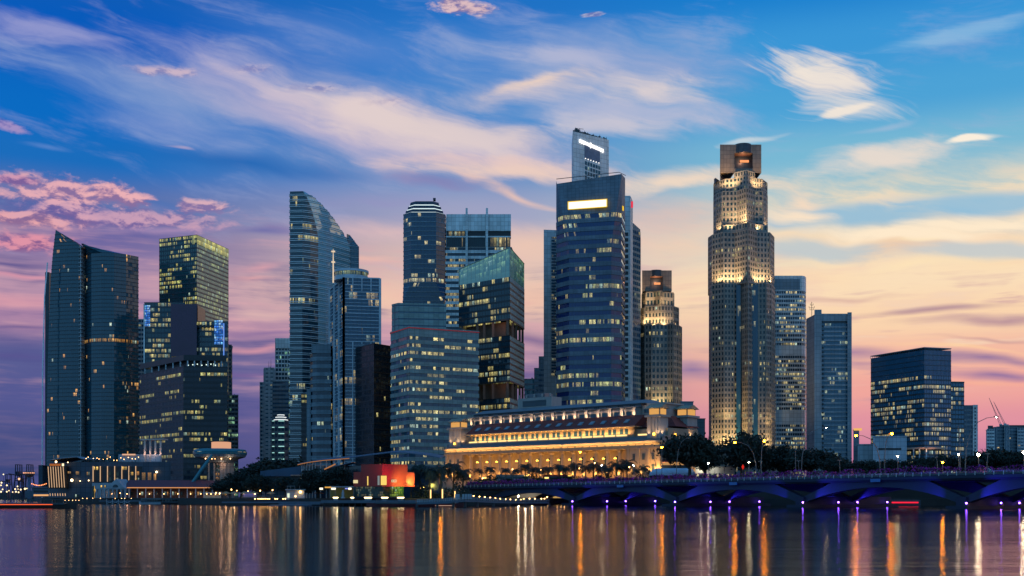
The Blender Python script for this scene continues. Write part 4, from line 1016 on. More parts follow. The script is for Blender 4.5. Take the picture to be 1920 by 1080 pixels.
T1 = plan([(1330, 24), (1335, 12), (1358, 4), (1382, 6), (1390, 6), (1403, -4), (1411, 4), (1423, 4), (1436, 2), (1446, 8), (1453, 26)], 30, Y)
gtier(tw, T1, 3, Z(531, Y), 4.08, 2100, strips=(3, 6))
T2 = plan([(1328.5, 26), (1336, 16), (1357, 7), (1378, 8), (1402, -3), (1419, 6), (1438, 8), (1443, 8), (1451, 24)], 28, Y)
gtier(tw, T2, Z(531, Y), Z(433, Y), 4.0, 2180)
T2b = plan([(1357, 8.5), (1380, 7), (1402, -2.6), (1419, 7), (1438, 9)], 20, Y)
gtier(tw, T2b, Z(433, Y), Z(419, Y), 4.0, 2210)
T3 = plan([(1338.5, 28), (1344, 20), (1354, 13), (1382, 12), (1399, 3), (1415, 11), (1430, 12), (1435, 16), (1438.5, 26)], 22, Y)
gtier(tw, T3, Z(432, Y), Z(352, Y), 4.0, 2220)
T4 = plan([(1339, 29), (1350, 22), (1360, 17), (1382, 14), (1399, 6), (1413, 14), (1428, 17), (1433, 22), (1438, 28)], 18, Y)
gtier(tw, T4, Z(352, Y), Z(326, Y), 4.0, 2250)
T5 = plan([(1378, 15), (1399, 8), (1414, 15)], 16, Y)
gtier(tw, T5, Z(326, Y), Z(315, Y), 4.0, 2260)
b = MB(); b.hexa([(X(1339, Y + 29), Y + 29, Z(326, Y)), (X(1352, Y), Y + 21, Z(326, Y)), (X(1356, Y + 40), Y + 40, Z(326, Y)), (X(1340, Y + 40), Y + 40, Z(326, Y)), (X(1350, Y), Y + 26, Z(318, Y)), (X(1352, Y), Y + 24, Z(317, Y)), (X(1356, Y + 40), Y + 40, Z(317, Y)), (X(1352, Y + 40), Y + 40, Z(318, Y))]); b.build('shoulder_roof', M_navy, tw)
crown(tw, 1350, 1427.5, 271, 324, 1377, 1411, 287, 316, Y + 19, 18)
b = MB(); b.prism(ccw([(X(1350.2, Y + 37), Y + 37), (X(1351, Y + 19.4), Y + 19.4), (X(1358, Y + 37), Y + 37)]), Z(322, Y), Z(273, Y)); b.build('crown_flank', M_crown, tw)
for xa, xb in ((1382, 1390), (1411, 1422.5)):
    b = MB(); zs_ = floors(3, Z(533, Y), 4.08)
    for i, (za, zb) in enumerate(zip(zs_, zs_[1:])):
        b.poly([(X(xa, Y), Y + 3.2, za), (X(xb, Y), Y + 3.0, za), (X(xb, Y), Y + 3.0, zb), (X(xa, Y), Y + 3.2, zb)], [(xa, i), (xa + 3, i), (xa + 3, i + .99), (xa, i + .99)])
    b.build('glass_strip', g_strip, tw)
for px, py, dy, pw in ((1346, 431, 14, 900), (1368, 429, 4, 1000), (1389, 417.5, -1.5, 2600), (1396, 417.5, -4, 1800), (1421, 430, 6, 700), (1433, 430, 10, 700), (1441, 431, 14, 700),
                       (1369, 351, 9, 1500), (1374, 350, 7, 900), (1421, 351, 9, 1300), (1428, 350, 9, 1000), (1352, 351, 14, 700),
                       (1346, 529.5, 6, 2000), (1366, 529.5, 1, 2000), (1383, 529.5, 1, 1600), (1424, 529.5, 0, 2000), (1446, 529.5, 8, 1600), (1434, 529.5, 2, 900)):
    flood(tw, px, py, Y + dy, pw * FL)
for px, py, pw in ((1352, 842, 4200), (1376, 842, 4200), (1364, 790, 1500), (1446, 842, 3600), (1450, 800, 1200)):
    flood(tw, px, py, Y - 5, pw * FL, (1, .68, .26))
# ---- 19 banded white slab
Y = 955.
g_br = mat_glass('right_slab_glass', (.012, .018, .03), .5, (1, .84, .5), (1, .9, .7), 1.0, .15, .6, cu=.12, cv=.7, seed=19, ior=1.5, mull=.38)
r_ = plan([(1452, 0), (1503, 0), (1508, 2), (1510.5, 8)], 30, Y)
tw = tower('banded_white_tower', 'blue-white slab with three stacks of window bands directly right of the tall granite tower', r_)
zs = floors(3, Z(546, Y), 3.68)
sp_ = {}
for i in range(len(zs) - 1):
    ym = (pyz(zs[i], Y) + pyz(zs[i + 1], Y)) / 2
    if 650 < ym < 670 or 772 < ym < 792: sp_[i] = 'blank'
loft(tw, r_, zs, M_white, g_br, ((0, .42),), 2.0, .35, .35, 2300, top=0, special=sp_, roof=False, pier_dep=.15)
b = MB(); b.prism(offset(r_, .4), Z(546, Y), Z(517, Y)); b.build('crown_wall', M_white, tw)
part_box(tw, 'crown_panel', M_grey, 1453, 1500, 523, 543, Y - .6, .5)
# ---- 20 white slab with corner columns
Y = 900.
g_b2 = mat_glass('column_slab_glass', (.02, .045, .07), .22, (.75, .95, .9), (1, .95, .7), .6, .1, .5, cu=.12, cv=.9, seed=20, ior=1.7)
r_ = plan([(1511, 22), (1527.5, 0), (1595, 0)], 34, Y)
tw = tower('column_edged_tower', 'pale blue slab framed by corner columns, with a small antenna on its left shoulder', r_)
loft(tw, plan([(1540, .6), (1590, .6)], 30, Y), floors(3, Z(606, Y), 3.62), M_mid, g_b2, ((0, .36),), 2.6, 0, .4, 2400, top=0, roof=False)
b = MB(); b.prism(ccw([(X(1511.5, Y + 24), Y + 24), (X(1527.5, Y + 2), Y + 2), (X(1530, Y + 30), Y + 30), (X(1514, Y + 44), Y + 44)]), 3, Z(589, Y)); b.build('side_wall', M_mid, tw)
part_box(tw, 'corner_column', M_mid, 1527, 1540.5, 580.5, 932, Y - 1.6, 10); part_box(tw, 'corner_column', M_mid, 1589, 1597, 585.5, 932, Y - 1.6, 10)
part_box(tw, 'crown_wall', M_mid, 1540.5, 1589, 588, 602, Y - .2, 20); part_box(tw, 'crown_slot', M_dark, 1540.5, 1589, 602, 606, Y + .5, 18)
for rw in range(34): 
    yy = 610 + rw * 8.1
    if rw % 9 != 4: part_box(tw, 'service_window', M_black, 1541, 1544.5, yy, yy + 3.4, Y + .1, .5)
b = MB(); xa, za = X(1522, Y + 20), Z(589, Y)
b.tube([(xa, Y + 20, za), (xa, Y + 20, Z(566, Y + 20))], .22, 5)
for yy, ww in ((572, 1.2), (577, 2.2), (581, 1.5)): b.tube([(xa - ww, Y + 20, Z(yy, Y + 20)), (xa + ww, Y + 20, Z(yy, Y + 20))], .15, 4); b.tube([(xa - ww, Y + 20, Z(yy, Y + 20)), (xa - ww, Y + 20, Z(yy - 3, Y + 20))], .15, 4); b.tube([(xa + ww, Y + 20, Z(yy, Y + 20)), (xa + ww, Y + 20, Z(yy - 3, Y + 20))], .15, 4)
b.build('antenna', M_steel, tw)
# ---- 21 dark glass block on the right
Y = 850.
g_rt = mat_glass('right_block_glass', (.02, .06, .10), .42, (1, .84, .42), (1, .88, .55), .8, .3, .7, cu=.14, cv=.9, seed=21, ior=1.75)
r_, z1 = corner(1633, 668, 1733, 651, 1783, 653, Y, 1.062, 1.008)
tw = tower('dark_glass_block', 'broad dark blue glass block standing apart at the right, upper storeys unlit', r_)
zt_ = Z(704, Y)
loft(tw, r_, floors(3, zt_, 3.55), M_dark, g_rt, ((0, .3),), 2.2, .12, .2, 2500, top=0, roof=False)
loft(tw, r_, floors(zt_, z1 - 2, 3.55), M_dark, mat_glass('right_block_plant_glass', (.02, .055, .095), .0, seed=21.5, ior=1.7), ((0, .1),), 1.2, .12, .2, 2560, top=0)
b = MB(); q = offset(r_, .25); q2 = offset(r_, -.4)
b.prism(q, z1 - .5, z1 + .1)
b.build('roof_frame', M_grey, tw)
b = MB()
for e in (3, 0):
    p, q_ = q[e], q[(e + 1) % 4]
    for k in range(26):
        s = k / 26; x, y = p[0] + (q_[0] - p[0]) * s, p[1] + (q_[1] - p[1]) * s; b.box(x - .1, x + .1, y - .1, y + .1, z1 - 2.2, z1 - .5)
b.build('roof_louvre', M_grey, tw)
r3 = plan([(1776, 26), (1807.5, 28)], 34, Y)
loft(tw, r3, floors(3, Z(718, Y + 26), 3.55), M_dark, g_rt, ((0, .3),), 2.2, .12, .2, 2600, top=1.2)
b = MB(); b.prism(offset(plan([(1700, 10), (1735, -2.5), (1768, 3)], 8, Y), 1.5), Z(842, Y), Z(838.5, Y)); b.build('lit_canopy', mat_plain('peach_canopy', (.5, .3, .22), .6), tw)
lamp('AREA', (X(1735, Y), Y - 3.6, Z(848, Y)), 600, (1, .6, .35), tw, 14, (X(1735, Y), Y - 3, Z(830, Y)), size_y=1)
for px in (1712, 1723, 1736): part_box(tw, 'canopy_column', M_pale, px, px + 2.2, 842, 932, Y - 2 + (1736 - px) * .12, 1)
tw, r_ = slab('side_block', 'smaller blue block with a pale window-dotted end behind the dark glass block', 1800, 1825, 762, 900., 26, M_grey, g_dim, 3.8, ((0, .4),), 3, .4, .2, 2640, seed=22, plant=0)
part_box(tw, 'pale_end', M_white, 1824, 1833.5, 759, 932, 899, 24)
for rw in range(15): part_box(tw, 'end_window', M_black, 1827.5, 1829.8, 764 + rw * 6.4, 767 + rw * 6.4, 898.8, .4)
# ---- 22 far right apartment block and its cranes
Y = 1200.
tw = tower('apartment_block', 'far pale apartment block with dark recessed bays under two thin tower cranes', plan([(1851, 0), (1925, 0)], 26, Y), 'apartment block')
g_ap = mat_glass('apartment_glass', (.03, .04, .06), .06, (1, .8, .5), (.9, 1, 1), 1., seed=22, ior=1.5)
for (xa, xb, yt, d, cl) in ((1850.5, 1864, 805, 0, M_white), (1864, 1869, 801, 1.5, M_pale), (1869, 1884, 800, 4, M_grey), (1884, 1892, 799, 0, M_white), (1892, 1908, 801, 4, M_grey), (1908, 1935, 803, 0, M_pale)):
    loft(tw, plan([(xa, d), (xb, d)], 20, Y), floors(3, Z(yt, Y), 3.6), cl, g_ap, ((0, .55),), 3, .4, .3, 2700 + int(xa), top=.5)
part_box(tw, 'roof_block', M_dark, 1852, 1862, 798, 806, Y + 6, 10); part_box(tw, 'roof_block', M_dark, 1874, 1930, 797, 802, Y + 6, 10)
for xb, yb, xt, yt, lab in ((1876, 800, 1854.5, 746, 'taller thin crane jib above the far apartment block'), (1884, 799, 1863, 753, 'shorter thin crane jib beside the taller one above the apartment block')):
    Yc = 1230.; zb_ = Z(yb, Yc)
    cr = thing('tower_crane', lab, 'crane', (X(xb, Yc), Yc, 3.0), 'cranes over the apartment block')
    b = MB(); s_ = .9
    for dx in (-s_, s_): b.tube([(X(xb, Yc) + dx, Yc, 3), (X(xb, Yc) + dx, Yc, zb_ + 3)], .3, 4)
    for k in range(24): z_ = 3 + (zb_ - 3) * k / 24; b.tube([(X(xb, Yc) - s_, Yc, z_), (X(xb, Yc) + s_, Yc, z_ + (zb_ - 3) / 24)], .18, 4)
    b.build('tower_mast', mat_plain('crane_paint_%d' % xb, (.35, .22, .24), .5), cr)
    b = MB(); p_, q_ = Vector((X(xb, Yc), Yc, zb_ + 2)), Vector((X(xt, Yc), Yc, Z(yt, Yc))); o_ = Vector((.85, 0, .35))
    b.tube([p_ - o_, q_], .2, 4); b.tube([p_ + o_, q_], .2, 4)
    for k in range(16):
        f0, f1 = k / 16, (k + 1) / 16; a_ = p_.lerp(q_, f0); c_ = p_.lerp(q_, f1); sgn = 1 if k % 2 else -1
        b.tube([a_ + o_ * (1 - f0) * sgn, c_ - o_ * (1 - f1) * sgn], .13, 4)
    b.build('jib', bpy.data.materials['crane_paint_%d' % xb], cr)
    b = MB(); b.box(X(xb, Yc) - 1, X(xb, Yc) + 1.4, Yc - 1, Yc + 1, zb_ + .5, zb_ + 3); b.box(X(xb, Yc) + 1.4, X(xb, Yc) + 4, Yc - .8, Yc + .8, zb_ + 1, zb_ + 2); b.build('cab', M_pale, cr)
# ---- 23 low white buildings
def low(name, label, px0, px1, pyt, Y, depth, mat, cat='building', wins=()):
    r_ = plan([(px0, 0), (px1, 0)], depth, Y); tw = tower(name, label, r_, cat, 'low buildings under the skyline')
    b_ = MB(); b_.prism(r_, 3, Z(pyt, Y)); b_.prism(offset(r_, .3), Z(pyt + 1, Y), Z(pyt - .6, Y)); b_.build('wall', mat, tw)
    for (xa, xb, ya, yb, mm) in wins: part_box(tw, 'window', mm, xa, xb, ya, yb, Y - .2, .5)
    return tw
M_lowwhite = mat_panel('low_white_wall', (.38, .42, .48), 3, 3, .7)
low('low_white_building', 'plain pale building with a dark slot of windows, in front of the dark glass block', 1637, 1700, 818, 780., 20, M_lowwhite, wins=((1647, 1690, 840, 843.5, M_black),))
low('low_white_building', 'lower blank pale building left of the one with the slot of windows', 1608, 1640, 833, 800., 18, M_pale)
tw = low('lit_top_tower', 'small slim tower with an amber lit top right of the column-edged slab', 1600, 1611, 806, 820., 10, M_grey)
part_box(tw, 'lit_top', mat_emit('amber_top', (1, .55, .15), .9, False), 1600.5, 1616, 803, 807, 819., 8)
low('dark_low_block', 'dim block between the grand lit hotel and the tall granite tower', 1299, 1322, 785, 760., 18, M_dark, wins=((1302, 1304, 797, 801, mat_emit('dim_window', (1, .8, .5), .6, False)), (1302, 1304, 806, 810, bpy.data.materials['dim_window']), (1312, 1314, 815, 819, bpy.data.materials['dim_window'])))
low('dark_low_block', 'dim blue block behind the right end of the grand lit hotel', 1277, 1300, 753, 800., 14, M_grey)
# ---------------------------------------------------------------- land
M_ground = mat_plain('ground_paving', (.03, .03, .03), .85, 0, .25, .1)
gp = [(X(78, 668), 668), (X(200, 600), 600), (X(330, 548), 548), (X(420, 508), 508), (X(560, 474), 474), (X(900, 474), 474), (X(1040, 540), 540), (X(1330, 556), 556), (X(1400, 470), 470), (X(2400, 440), 440), (4000, 440), (4000, 13000), (X(64, 13000), 13000), (X(64, 1010), 1010)]
b = MB(); b.prism(gp, -1.0, 3.0); tag(b.build('ground', M_ground), kind='structure')
b = MB(); b.prism([(X(-700, 1500), 1500), (X(86, 1500), 1500), (X(86, 2600), 2600), (X(-700, 2600), 2600)], -1, 1.5); tag(b.build('harbour_ground', M_ground), kind='structure')
b = MB(); b.prism([(X(884, 556), 556), (X(1010, 548), 548), (X(1330, 566), 566), (X(1405, 492), 492), (X(2400, 470), 470), (1600, 700), (1600, 850), (X(860, 850), 850)], 2.0, 11.0); tag(b.build('terrace_ground', M_ground), kind='structure')
# ---------------------------------------------------------------- the grand hotel
A0 = Vector((74.7, 560.0)); e1 = Vector((-.7364, .6765)); e2 = Vector((.6765, .7364))
def TH(a, d, z): p = A0 + e1 * a + e2 * d; return (p.x, p.y, z)
M_hst = mat_plain('hotel_stone', (.27, .215, .155), .75, 0, .12, .25, .3, .15, .3)
M_hwh = mat_plain('hotel_white_stone', (.31, .285, .27), .75, 0, .1, .25, .3, .1, .3)
M_tile = mat_plain('red_roof_tiles', (.16, .028, .022), .8, 0, .3, 1.2)
M_hroof = mat_plain('pale_metal_roof', (.12, .13, .15), .5, 0, .1, .2)
hot = thing('grand_hotel', 'long neoclassical stone hotel with a floodlit colonnade, red roof band and corner lanterns', 'hotel', TH(75, 25, 4.0))
def hb(name, mat, *boxes, parent=None):
    b_ = MB()
    for q in boxes: b_.box(*q, T=TH)
    return b_.build(name, mat, parent or hot)
hb('plinth', M_hst, (-1, 156, -1.5, 34, 3.2, 13.0))
hb('wall', M_hst, (22, 140, 6, 34, 13, 33), (0, 22, 0, 34, 13, 28.2), (140, 155, 0, 34, 13, 28.2))
hb('cornice', M_hst, (-.8, 155.8, -.8, 5.95, 28.2, 29.0), (-.4, 155.4, -.4, 5.9, 29.0, 31.0), (-1.4, 156.4, -1.6, 5.8, 31.0, 31.9), (-1.4, -.41, 5.9, 34.6, 28.2, 31.9))
WARM = (1, .43, .085); m_warm = mat_emit('warm_lamp', (1, .5, .06), 7); m_line2 = mat_emit('cornice_strip', (1, .50, .14), 1.1, False); m_strip2 = mat_emit('balcony_strip', (1, .68, .26), 1.5, False)
ncol = 15
lamp('AREA', TH(81, -9, 12.5), 1700 * HF, (1, .44, .10), hot, 140, TH(81, 2, 30), size_y=1.5)
for k in range(ncol):
    a = 27.5 + k * 7.72; b = MB(); x, y, _ = TH(a, 2.0, 0)
    b.lathe([(1.35, 13), (1.35, 13.8), (1.12, 14.2), (1.1, 18), (.92, 26.6), (1.0, 26.8), (1.3, 27.2), (1.35, 27.5)], x, y, 14)
    p, q = TH(a - 1.4, .6, 0), TH(a + 1.4, 3.4, 0); b.box(a - 1.4, a + 1.4, .6, 3.4, 27.5, 28.19, T=TH)
    b.build('column', M_hst, hot)
    lamp('SPOT', TH(a, -.1, 14.5), 1000 * HF, (1, .47, .10), hot, .3, TH(a, 2.0, 24), 100, .8)
for k in range(ncol - 1):
    a = 27.5 + (k + .5) * 7.72
    hb('tall_window', g_dim, (a - 1.3, a + 1.3, 5.8, 6.05, 14.5, 25))
    b = MB(); b.ball(TH(a - .55, 3.2, 23.6), .27, 6); b.ball(TH(a + .55, 3.2, 23.6), .27, 6); b.ball(TH(a, 3.0, 23.9), .3, 6)
    p = TH(a, 3.2, 22); b.build('lantern', m_warm, hot)
    lamp('SPOT', TH(a, 3.2, 14.2), 190 * HF, WARM, hot, .4, TH(a, 5.4, 24), 130, .7)
lamp('AREA', TH(81, 3.4, 13.4), 2000 * HF, WARM, hot, 110, TH(81, 4.6, 30), size_y=1.0)
for a in (5, 11, 17, 144.5, 151): hb('pavilion_window', M_dark, (a - .8, a + .8, -.12, .1, 22.4, 25.6)); hb('pavilion_window', M_dark, (a - .8, a + .8, -.12, .1, 15, 20))
for a in (1.2, 8, 14, 20.6, 141.4, 148, 153.8): hb('pilaster', M_hst, (a - .8, a + .8, -.55, .15, 13, 28.19))
for d in (3, 14, 25, 38): hb('pilaster', M_hst, (-.55, .1, d - .8, d + .8, 13, 28.19))
for a, pw in ((.8, 3800), (5, 1600), (12, 700), (19, 500), (143, 1500), (148, 900), (154, 1800)): lamp('SPOT', TH(a, -2.4, 14.5), pw * HF, (1, .50, .14), hot, .4, TH(a, 0.6, 23), 120, .7)
for d, pw in ((3, 2600), (12, 1200), (22, 900), (32, 700)): lamp('SPOT', TH(-2.6, d, 14.5), pw * HF, (1, .50, .14), hot, .4, TH(.6, d, 23), 120, .7)
# balcony storey
hb('lower_roof', M_hroof, (-.5, 155.5, .6, 8, 31.95, 33.0), (-.3, 155.3, 1.4, 8, 33.0, 34.4))
hb('upper_wall', M_hst, (20, 138, 4.5, 34, 33.1, 40), (0, 20, 6, 33, 33.1, 38.5), (138, 154, 6, 33, 33.1, 39))
for k in range(15):
    a = 23 + k * 7.7
    hb('balcony_light', m_strip2, (a + .4, a + 6.9, 2.2, 2.7, 35.0, 35.75)); hb('balcony_rail', M_hwh, (a, a + 7.5, 2.75, 3.0, 34.4, 35.6))
    for j in range(2): hb('upper_window', g_dim, (a + 1 + j * 3.2, a + 3 + j * 3.2, 4.38, 4.55, 36, 38.8))
    b = MB(); b.ball(TH(a + 2, 3.2, 39.5), .13, 5); b.ball(TH(a + 5.4, 3.2, 39.5), .13, 5); b.build('eave_light', m_warm, hot)
lamp('AREA', TH(79, 3.4, 35.9), 2600 * HF, (1, .50, .15), hot, 114, TH(79, 4.2, 45), size_y=.5)
lamp('AREA', TH(78, -2.4, 30.2), 2200 * HF, (1, .52, .16), hot, 150, TH(78, -1.0, 34), size_y=.4)
for k in range(31): hb('cornice_light', m_line2, (1 + k * 5, 1 + k * 5 + 3.2 + (k % 3) * .4, -.75, -.5, 29.9, 30.25))
hb('balcony_light', m_strip2, (5, 17, 3.4, 3.9, 35.0, 35.8))
# red roof band with skylights
b = MB(); b.hexa([TH(18, 1.6, 40), TH(140, 1.6, 40), TH(140, 34, 40), TH(18, 34, 40), TH(18, 10.5, 46.2), TH(140, 10.5, 46.2), TH(140, 32, 46.2), TH(18, 32, 46.2)]); rf = b.build('roof', M_tile, hot)
b = MB(); b.hexa([TH(-.5, 12, 39.5), TH(18, 8, 39.5), TH(18, 34, 39.5), TH(-.5, 34, 39.5), TH(7, 18, 45.4), TH(18, 18, 45.8), TH(18, 30, 45.8), TH(7, 30, 45.4)]); b.build('end_roof', M_tile, hot)
hb('eave', M_hst, (17.5, 140.5, 1.0, 8, 39.55, 39.98), (19.6, 138.4, 4.0, 8, 38.9, 39.5))
for k in range(15):
    a = 24 + k * 7.7; b = MB()
    b.hexa([TH(a, 4.0, 41.75), TH(a + 2.6, 4.0, 41.75), TH(a + 2.6, 6.6, 43.55), TH(a, 6.6, 43.55), TH(a, 3.7, 42.1), TH(a + 2.6, 3.7, 42.1), TH(a + 2.6, 6.3, 43.9), TH(a, 6.3, 43.9)]); b.build('skylight', M_grey, rf)
# attic storey
hb('attic_wall', M_hwh, (24, 146, 12, 32, 45.8, 50.8))
for k in range(16):
    a = 25 + k * 7.95; hb('attic_pier', M_hwh, (a - .85, a + .85, 10.9, 12.3, 45.9, 50.4))
    lamp('SPOT', TH(a, 9.2, 46.3), 300 * HF, (1, .62, .32), hot, .5, TH(a, 11.2, 49), 120, .9)
    if k < 15:
        hb('attic_window', g_dim, (a + 2.2, a + 5.8, 11.85, 12.1, 46.4, 48.4))
        hb('attic_slot', M_black, (a + 2.4, a + 3.2, 14.9, 15.1, 51.3, 52.1), (a + 3.6, a + 4.4, 14.9, 15.1, 51.3, 52.1), (a + 4.8, a + 5.6, 14.9, 15.1, 51.3, 52.1))
hb('attic_balcony', M_hwh, (24.5, 145.5, 11.3, 12.2, 48.6, 49.4))
hb('attic_cornice', M_hroof, (23.4, 146.6, 10.6, 32.4, 50.4, 50.9), (23.4, 146.4, 15, 32, 50.9, 52.6))
b = MB(); b.hexa([TH(20, 13.5, 52.6), TH(147, 13.5, 52.6), TH(147, 33, 52.6), TH(20, 33, 52.6), TH(24, 20, 55.0), TH(143, 20, 55.0), TH(143, 30, 55.0), TH(24, 30, 55.0)]); b.build('attic_roof', M_hroof, hot)
hb('rear_block', M_hwh, (9, 23.8, 16, 31, 45, 51.6), (8, 19.8, 15, 32, 51.6, 52.4))
hb('rear_window', g_dim, (11, 22, 15.85, 16.1, 47.5, 49.5))
# roof house behind the ridge
hb('roof_house', M_hwh, (92, 118, 23, 32, 54, 61)); hb('roof_house_window', M_dark, (96, 114, 22.8, 23.1, 56, 59.4))
hb('roof_dome', M_hroof, (98, 112, 24, 31, 61, 63.4))
for a in (93, 99, 105, 111, 117): hb('roof_pinnacle', M_hwh, (a - .4, a + .4, 22.7, 23.4, 61, 63))
# corner towers
m_lant = mat_emit('lantern_wall', (1, .50, .14), .72, False)
def ctower(a0, a1, d0, d1, zt):
    hb('corner_tower', M_hwh, (a0, a1, d0, d1, 33.2, zt - 5.0))
    tw_ = hot.children[-1]
    hb('tower_cornice', M_hwh, (a0 - 1, a1 + 1, d0 - 1, d1 + 1, zt - 5.6, zt - 4.6), parent=tw_)
    hb('tower_lantern', M_hst, (a0 + .6, a1 - .6, d0 + .6, d1 - .6, zt - 4.6, zt - 1.2), parent=tw_)
    am, dm = (a0 + a1) / 2, (d0 + d1) / 2
    n_ = 4
    for k in range(n_):
        a = a0 + 1.2 + (a1 - a0 - 2.4) * (k + .5) / n_; w_ = (a1 - a0) / n_ * .40
        hb('lantern_panel', m_lant, (a - w_, a + w_, d0 + .45, d0 + .7, zt - 4.3, zt - 1.5), parent=tw_)
    for k in range(3):
        d = d0 + 1.2 + (d1 - d0 - 2.4) * (k + .5) / 3; w_ = (d1 - d0) / 3 * .38
        hb('lantern_panel', m_lant, (a0 + .45, a0 + .7, d - w_, d + w_, zt - 4.3, zt - 1.5), parent=tw_)
    b_ = MB(); b_.hexa([TH(a0 - .8, d0 - .8, zt - 1.2), TH(a1 + .8, d0 - .8, zt - 1.2), TH(a1 + .8, d1 + .8, zt - 1.2), TH(a0 - .8, d1 + .8, zt - 1.2), TH(a0 - .8, dm - .5, zt + .9), TH(a1 + .8, dm - .5, zt + .9), TH(a1 + .8, dm + .5, zt + .9), TH(a0 - .8, dm + .5, zt + .9)])
    b_.build('tower_roof', M_hst, tw_)
    for q in (TH(am, d0 - 1.2, zt - 3.4), TH(a0 - 1.2, dm, zt - 3.4)): lamp('SPOT', q, 100 * HF, (1, .56, .18), hot, .4, TH(am, dm, zt + 1), 130, .7)
    for q in (TH(a0 + 1, d0 - 1.5, 35), TH(a1 - 1, d0 - 1.5, 35), TH(a0 - 1.4, d0 + 1.5, 35)): lamp('SPOT', q, 150 * HF, (1, .62, .30), hot, .3, TH(am, dm, zt + 2), 110, .7)
    for s in (.25, .5, .75): hb('tower_pilaster', M_hwh, (a0 + (a1 - a0) * s - .5, a0 + (a1 - a0) * s + .5, d0 - .3, d0 + .1, 33.2, zt - 5.6), parent=tw_)
ctower(1.5, 9.5, 1.0, 8.0, 49.5); ctower(0.5, 8, 24, 33, 50.3); ctower(143.5, 153, 1, 8, 49.0)
hb('corner_lamp', m_warm, (4, 5.2, -.2, .2, 34.6, 35.8), (-.8, -.4, 11, 12, 34.6, 35.6), (147, 148, -.2, .2, 34.4, 35.5))
# ---------------------------------------------------------------- the arched bridge
PB = Vector((25.7, 470.0)); eb = Vector((.6166, -.7873)); en = Vector((.7873, .6166)); LS = 58.35
def zd(s): return 8.5 + .0076 * s
def TB(s, d, z): p = PB + eb * s + en * d; return (p.x, p.y, z)
def deck_at(px, d):
    lo, hi = -90.0, 330.0
    for _ in range(50):
        mdl = (lo + hi) / 2; x, y, _z = TB(mdl, d, 0)
        if y > 5 and 960 + F * x / y < px: lo = mdl
        else: hi = mdl
    return lo
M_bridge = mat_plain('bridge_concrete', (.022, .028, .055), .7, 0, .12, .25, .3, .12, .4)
br = thing('arched_bridge', 'long low concrete bridge of flat arches lit violet-blue from its piers, flowers along its rail', 'bridge', TB(60, 10, 0))
def bbm(name, mat, *boxes):
    b_ = MB()
    for (s0, s1, d0, d1, za, zb) in boxes:      # za, zb relative to the deck edge
        p = [TB(s0, d0, zd(s0) + za), TB(s1, d0, zd(s1) + za), TB(s1, d1, zd(s1) + za), TB(s0, d1, zd(s0) + za), TB(s0, d0, zd(s0) + zb), TB(s1, d0, zd(s1) + zb), TB(s1, d1, zd(s1) + zb), TB(s0, d1, zd(s0) + zb)]
        b_.hexa(p)
    return b_.build(name, mat, br)
S0, S1 = -82.0, 5 * LS
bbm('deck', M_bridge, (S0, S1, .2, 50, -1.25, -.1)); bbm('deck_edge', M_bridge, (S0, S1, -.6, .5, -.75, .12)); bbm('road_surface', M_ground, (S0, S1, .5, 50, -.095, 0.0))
def rib(s0, d0, d1, half=None):
    b_ = MB(); n = 30; prof = []
    for k in range(n + 1):
        f = k / n; s = s0 + LS * f; zz = zd(s) - 1.27; e = min(f, 1 - f)
        tp = min(zz, 3.4 + (zz - 3.4) * e / .2); lo_ = 1.2 + (zz - 1.7 - 1.2) * (1 - (2 * f - 1) ** 2)
        prof.append((s, min(lo_, tp - .4), tp))
    for (a, l0, t0), (c_, l1, t1) in zip(prof, prof[1:]):
        b_.hexa([TB(a, d0, l0), TB(c_, d0, l1), TB(c_, d1, l1), TB(a, d1, l0), TB(a, d0 + .5, t0), TB(c_, d0 + .5, t1), TB(c_, d1, t1), TB(a, d1, t0)])
    return b_.build('arch', M_bridge, br)
M_bulbv = mat_emit('violet_bulb', (.22, .07, 1.), 45)
for k in range(-1, 5):
    rib(k * LS, .0, 3.2)
    if k < 4: rib(k * LS, 26, 29)
for k in range(0, 5):
    s = k * LS
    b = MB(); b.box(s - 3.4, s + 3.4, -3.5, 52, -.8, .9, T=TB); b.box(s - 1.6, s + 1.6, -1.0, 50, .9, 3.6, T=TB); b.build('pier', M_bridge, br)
    bbm('drain_box', mat_plain('sign_box', (.05, .16, .32), .5) if k == 0 else bpy.data.materials['sign_box'], (s + LS * .47, s + LS * .53, -.85, -.62, -1.35, -.35))
    for d, sgn in ((-2.6, 1), (17, 1), (28, 1), (46, 1)):
        fl = thing('floodlight', 'small violet floodlight on a bridge pier just above the water', 'floodlight', TB(s + 3.0, d, .9), 'violet floodlights on the bridge piers')
        b = MB(); b.box(s + 2.4, s + 3.3, d - .4, d + .4, .9, 1.5, T=TB); b.build('housing', M_steel, fl)
        b = MB(); b.ball(TB(s + 3.0, d - .5, 1.7), .24, 8); b.build('bulb', M_bulbv, fl)
        if d < 0 or d == 28:
            tgt = 1.0 if d < 0 else 27.0
            for sg, pw in ((1, 1.0), (-1, .55)):
                lamp('SPOT', TB(s + 3.2 * sg, d - 3.5, 1.6), 5200 * BF * pw * (1 + .35 * k), (.05, .035, 1.), fl, .3, TB(s + (14 if d < 0 else 20) * sg, tgt, 6.2), 75, .9)
b = MB()
for k in range(int((S1 - S0) / 2.9)):
    s = S0 + k * 2.9; b.box(s - .09, s + .09, -.15, .05, zd(s) + .1, zd(s) + 1.25, T=TB)
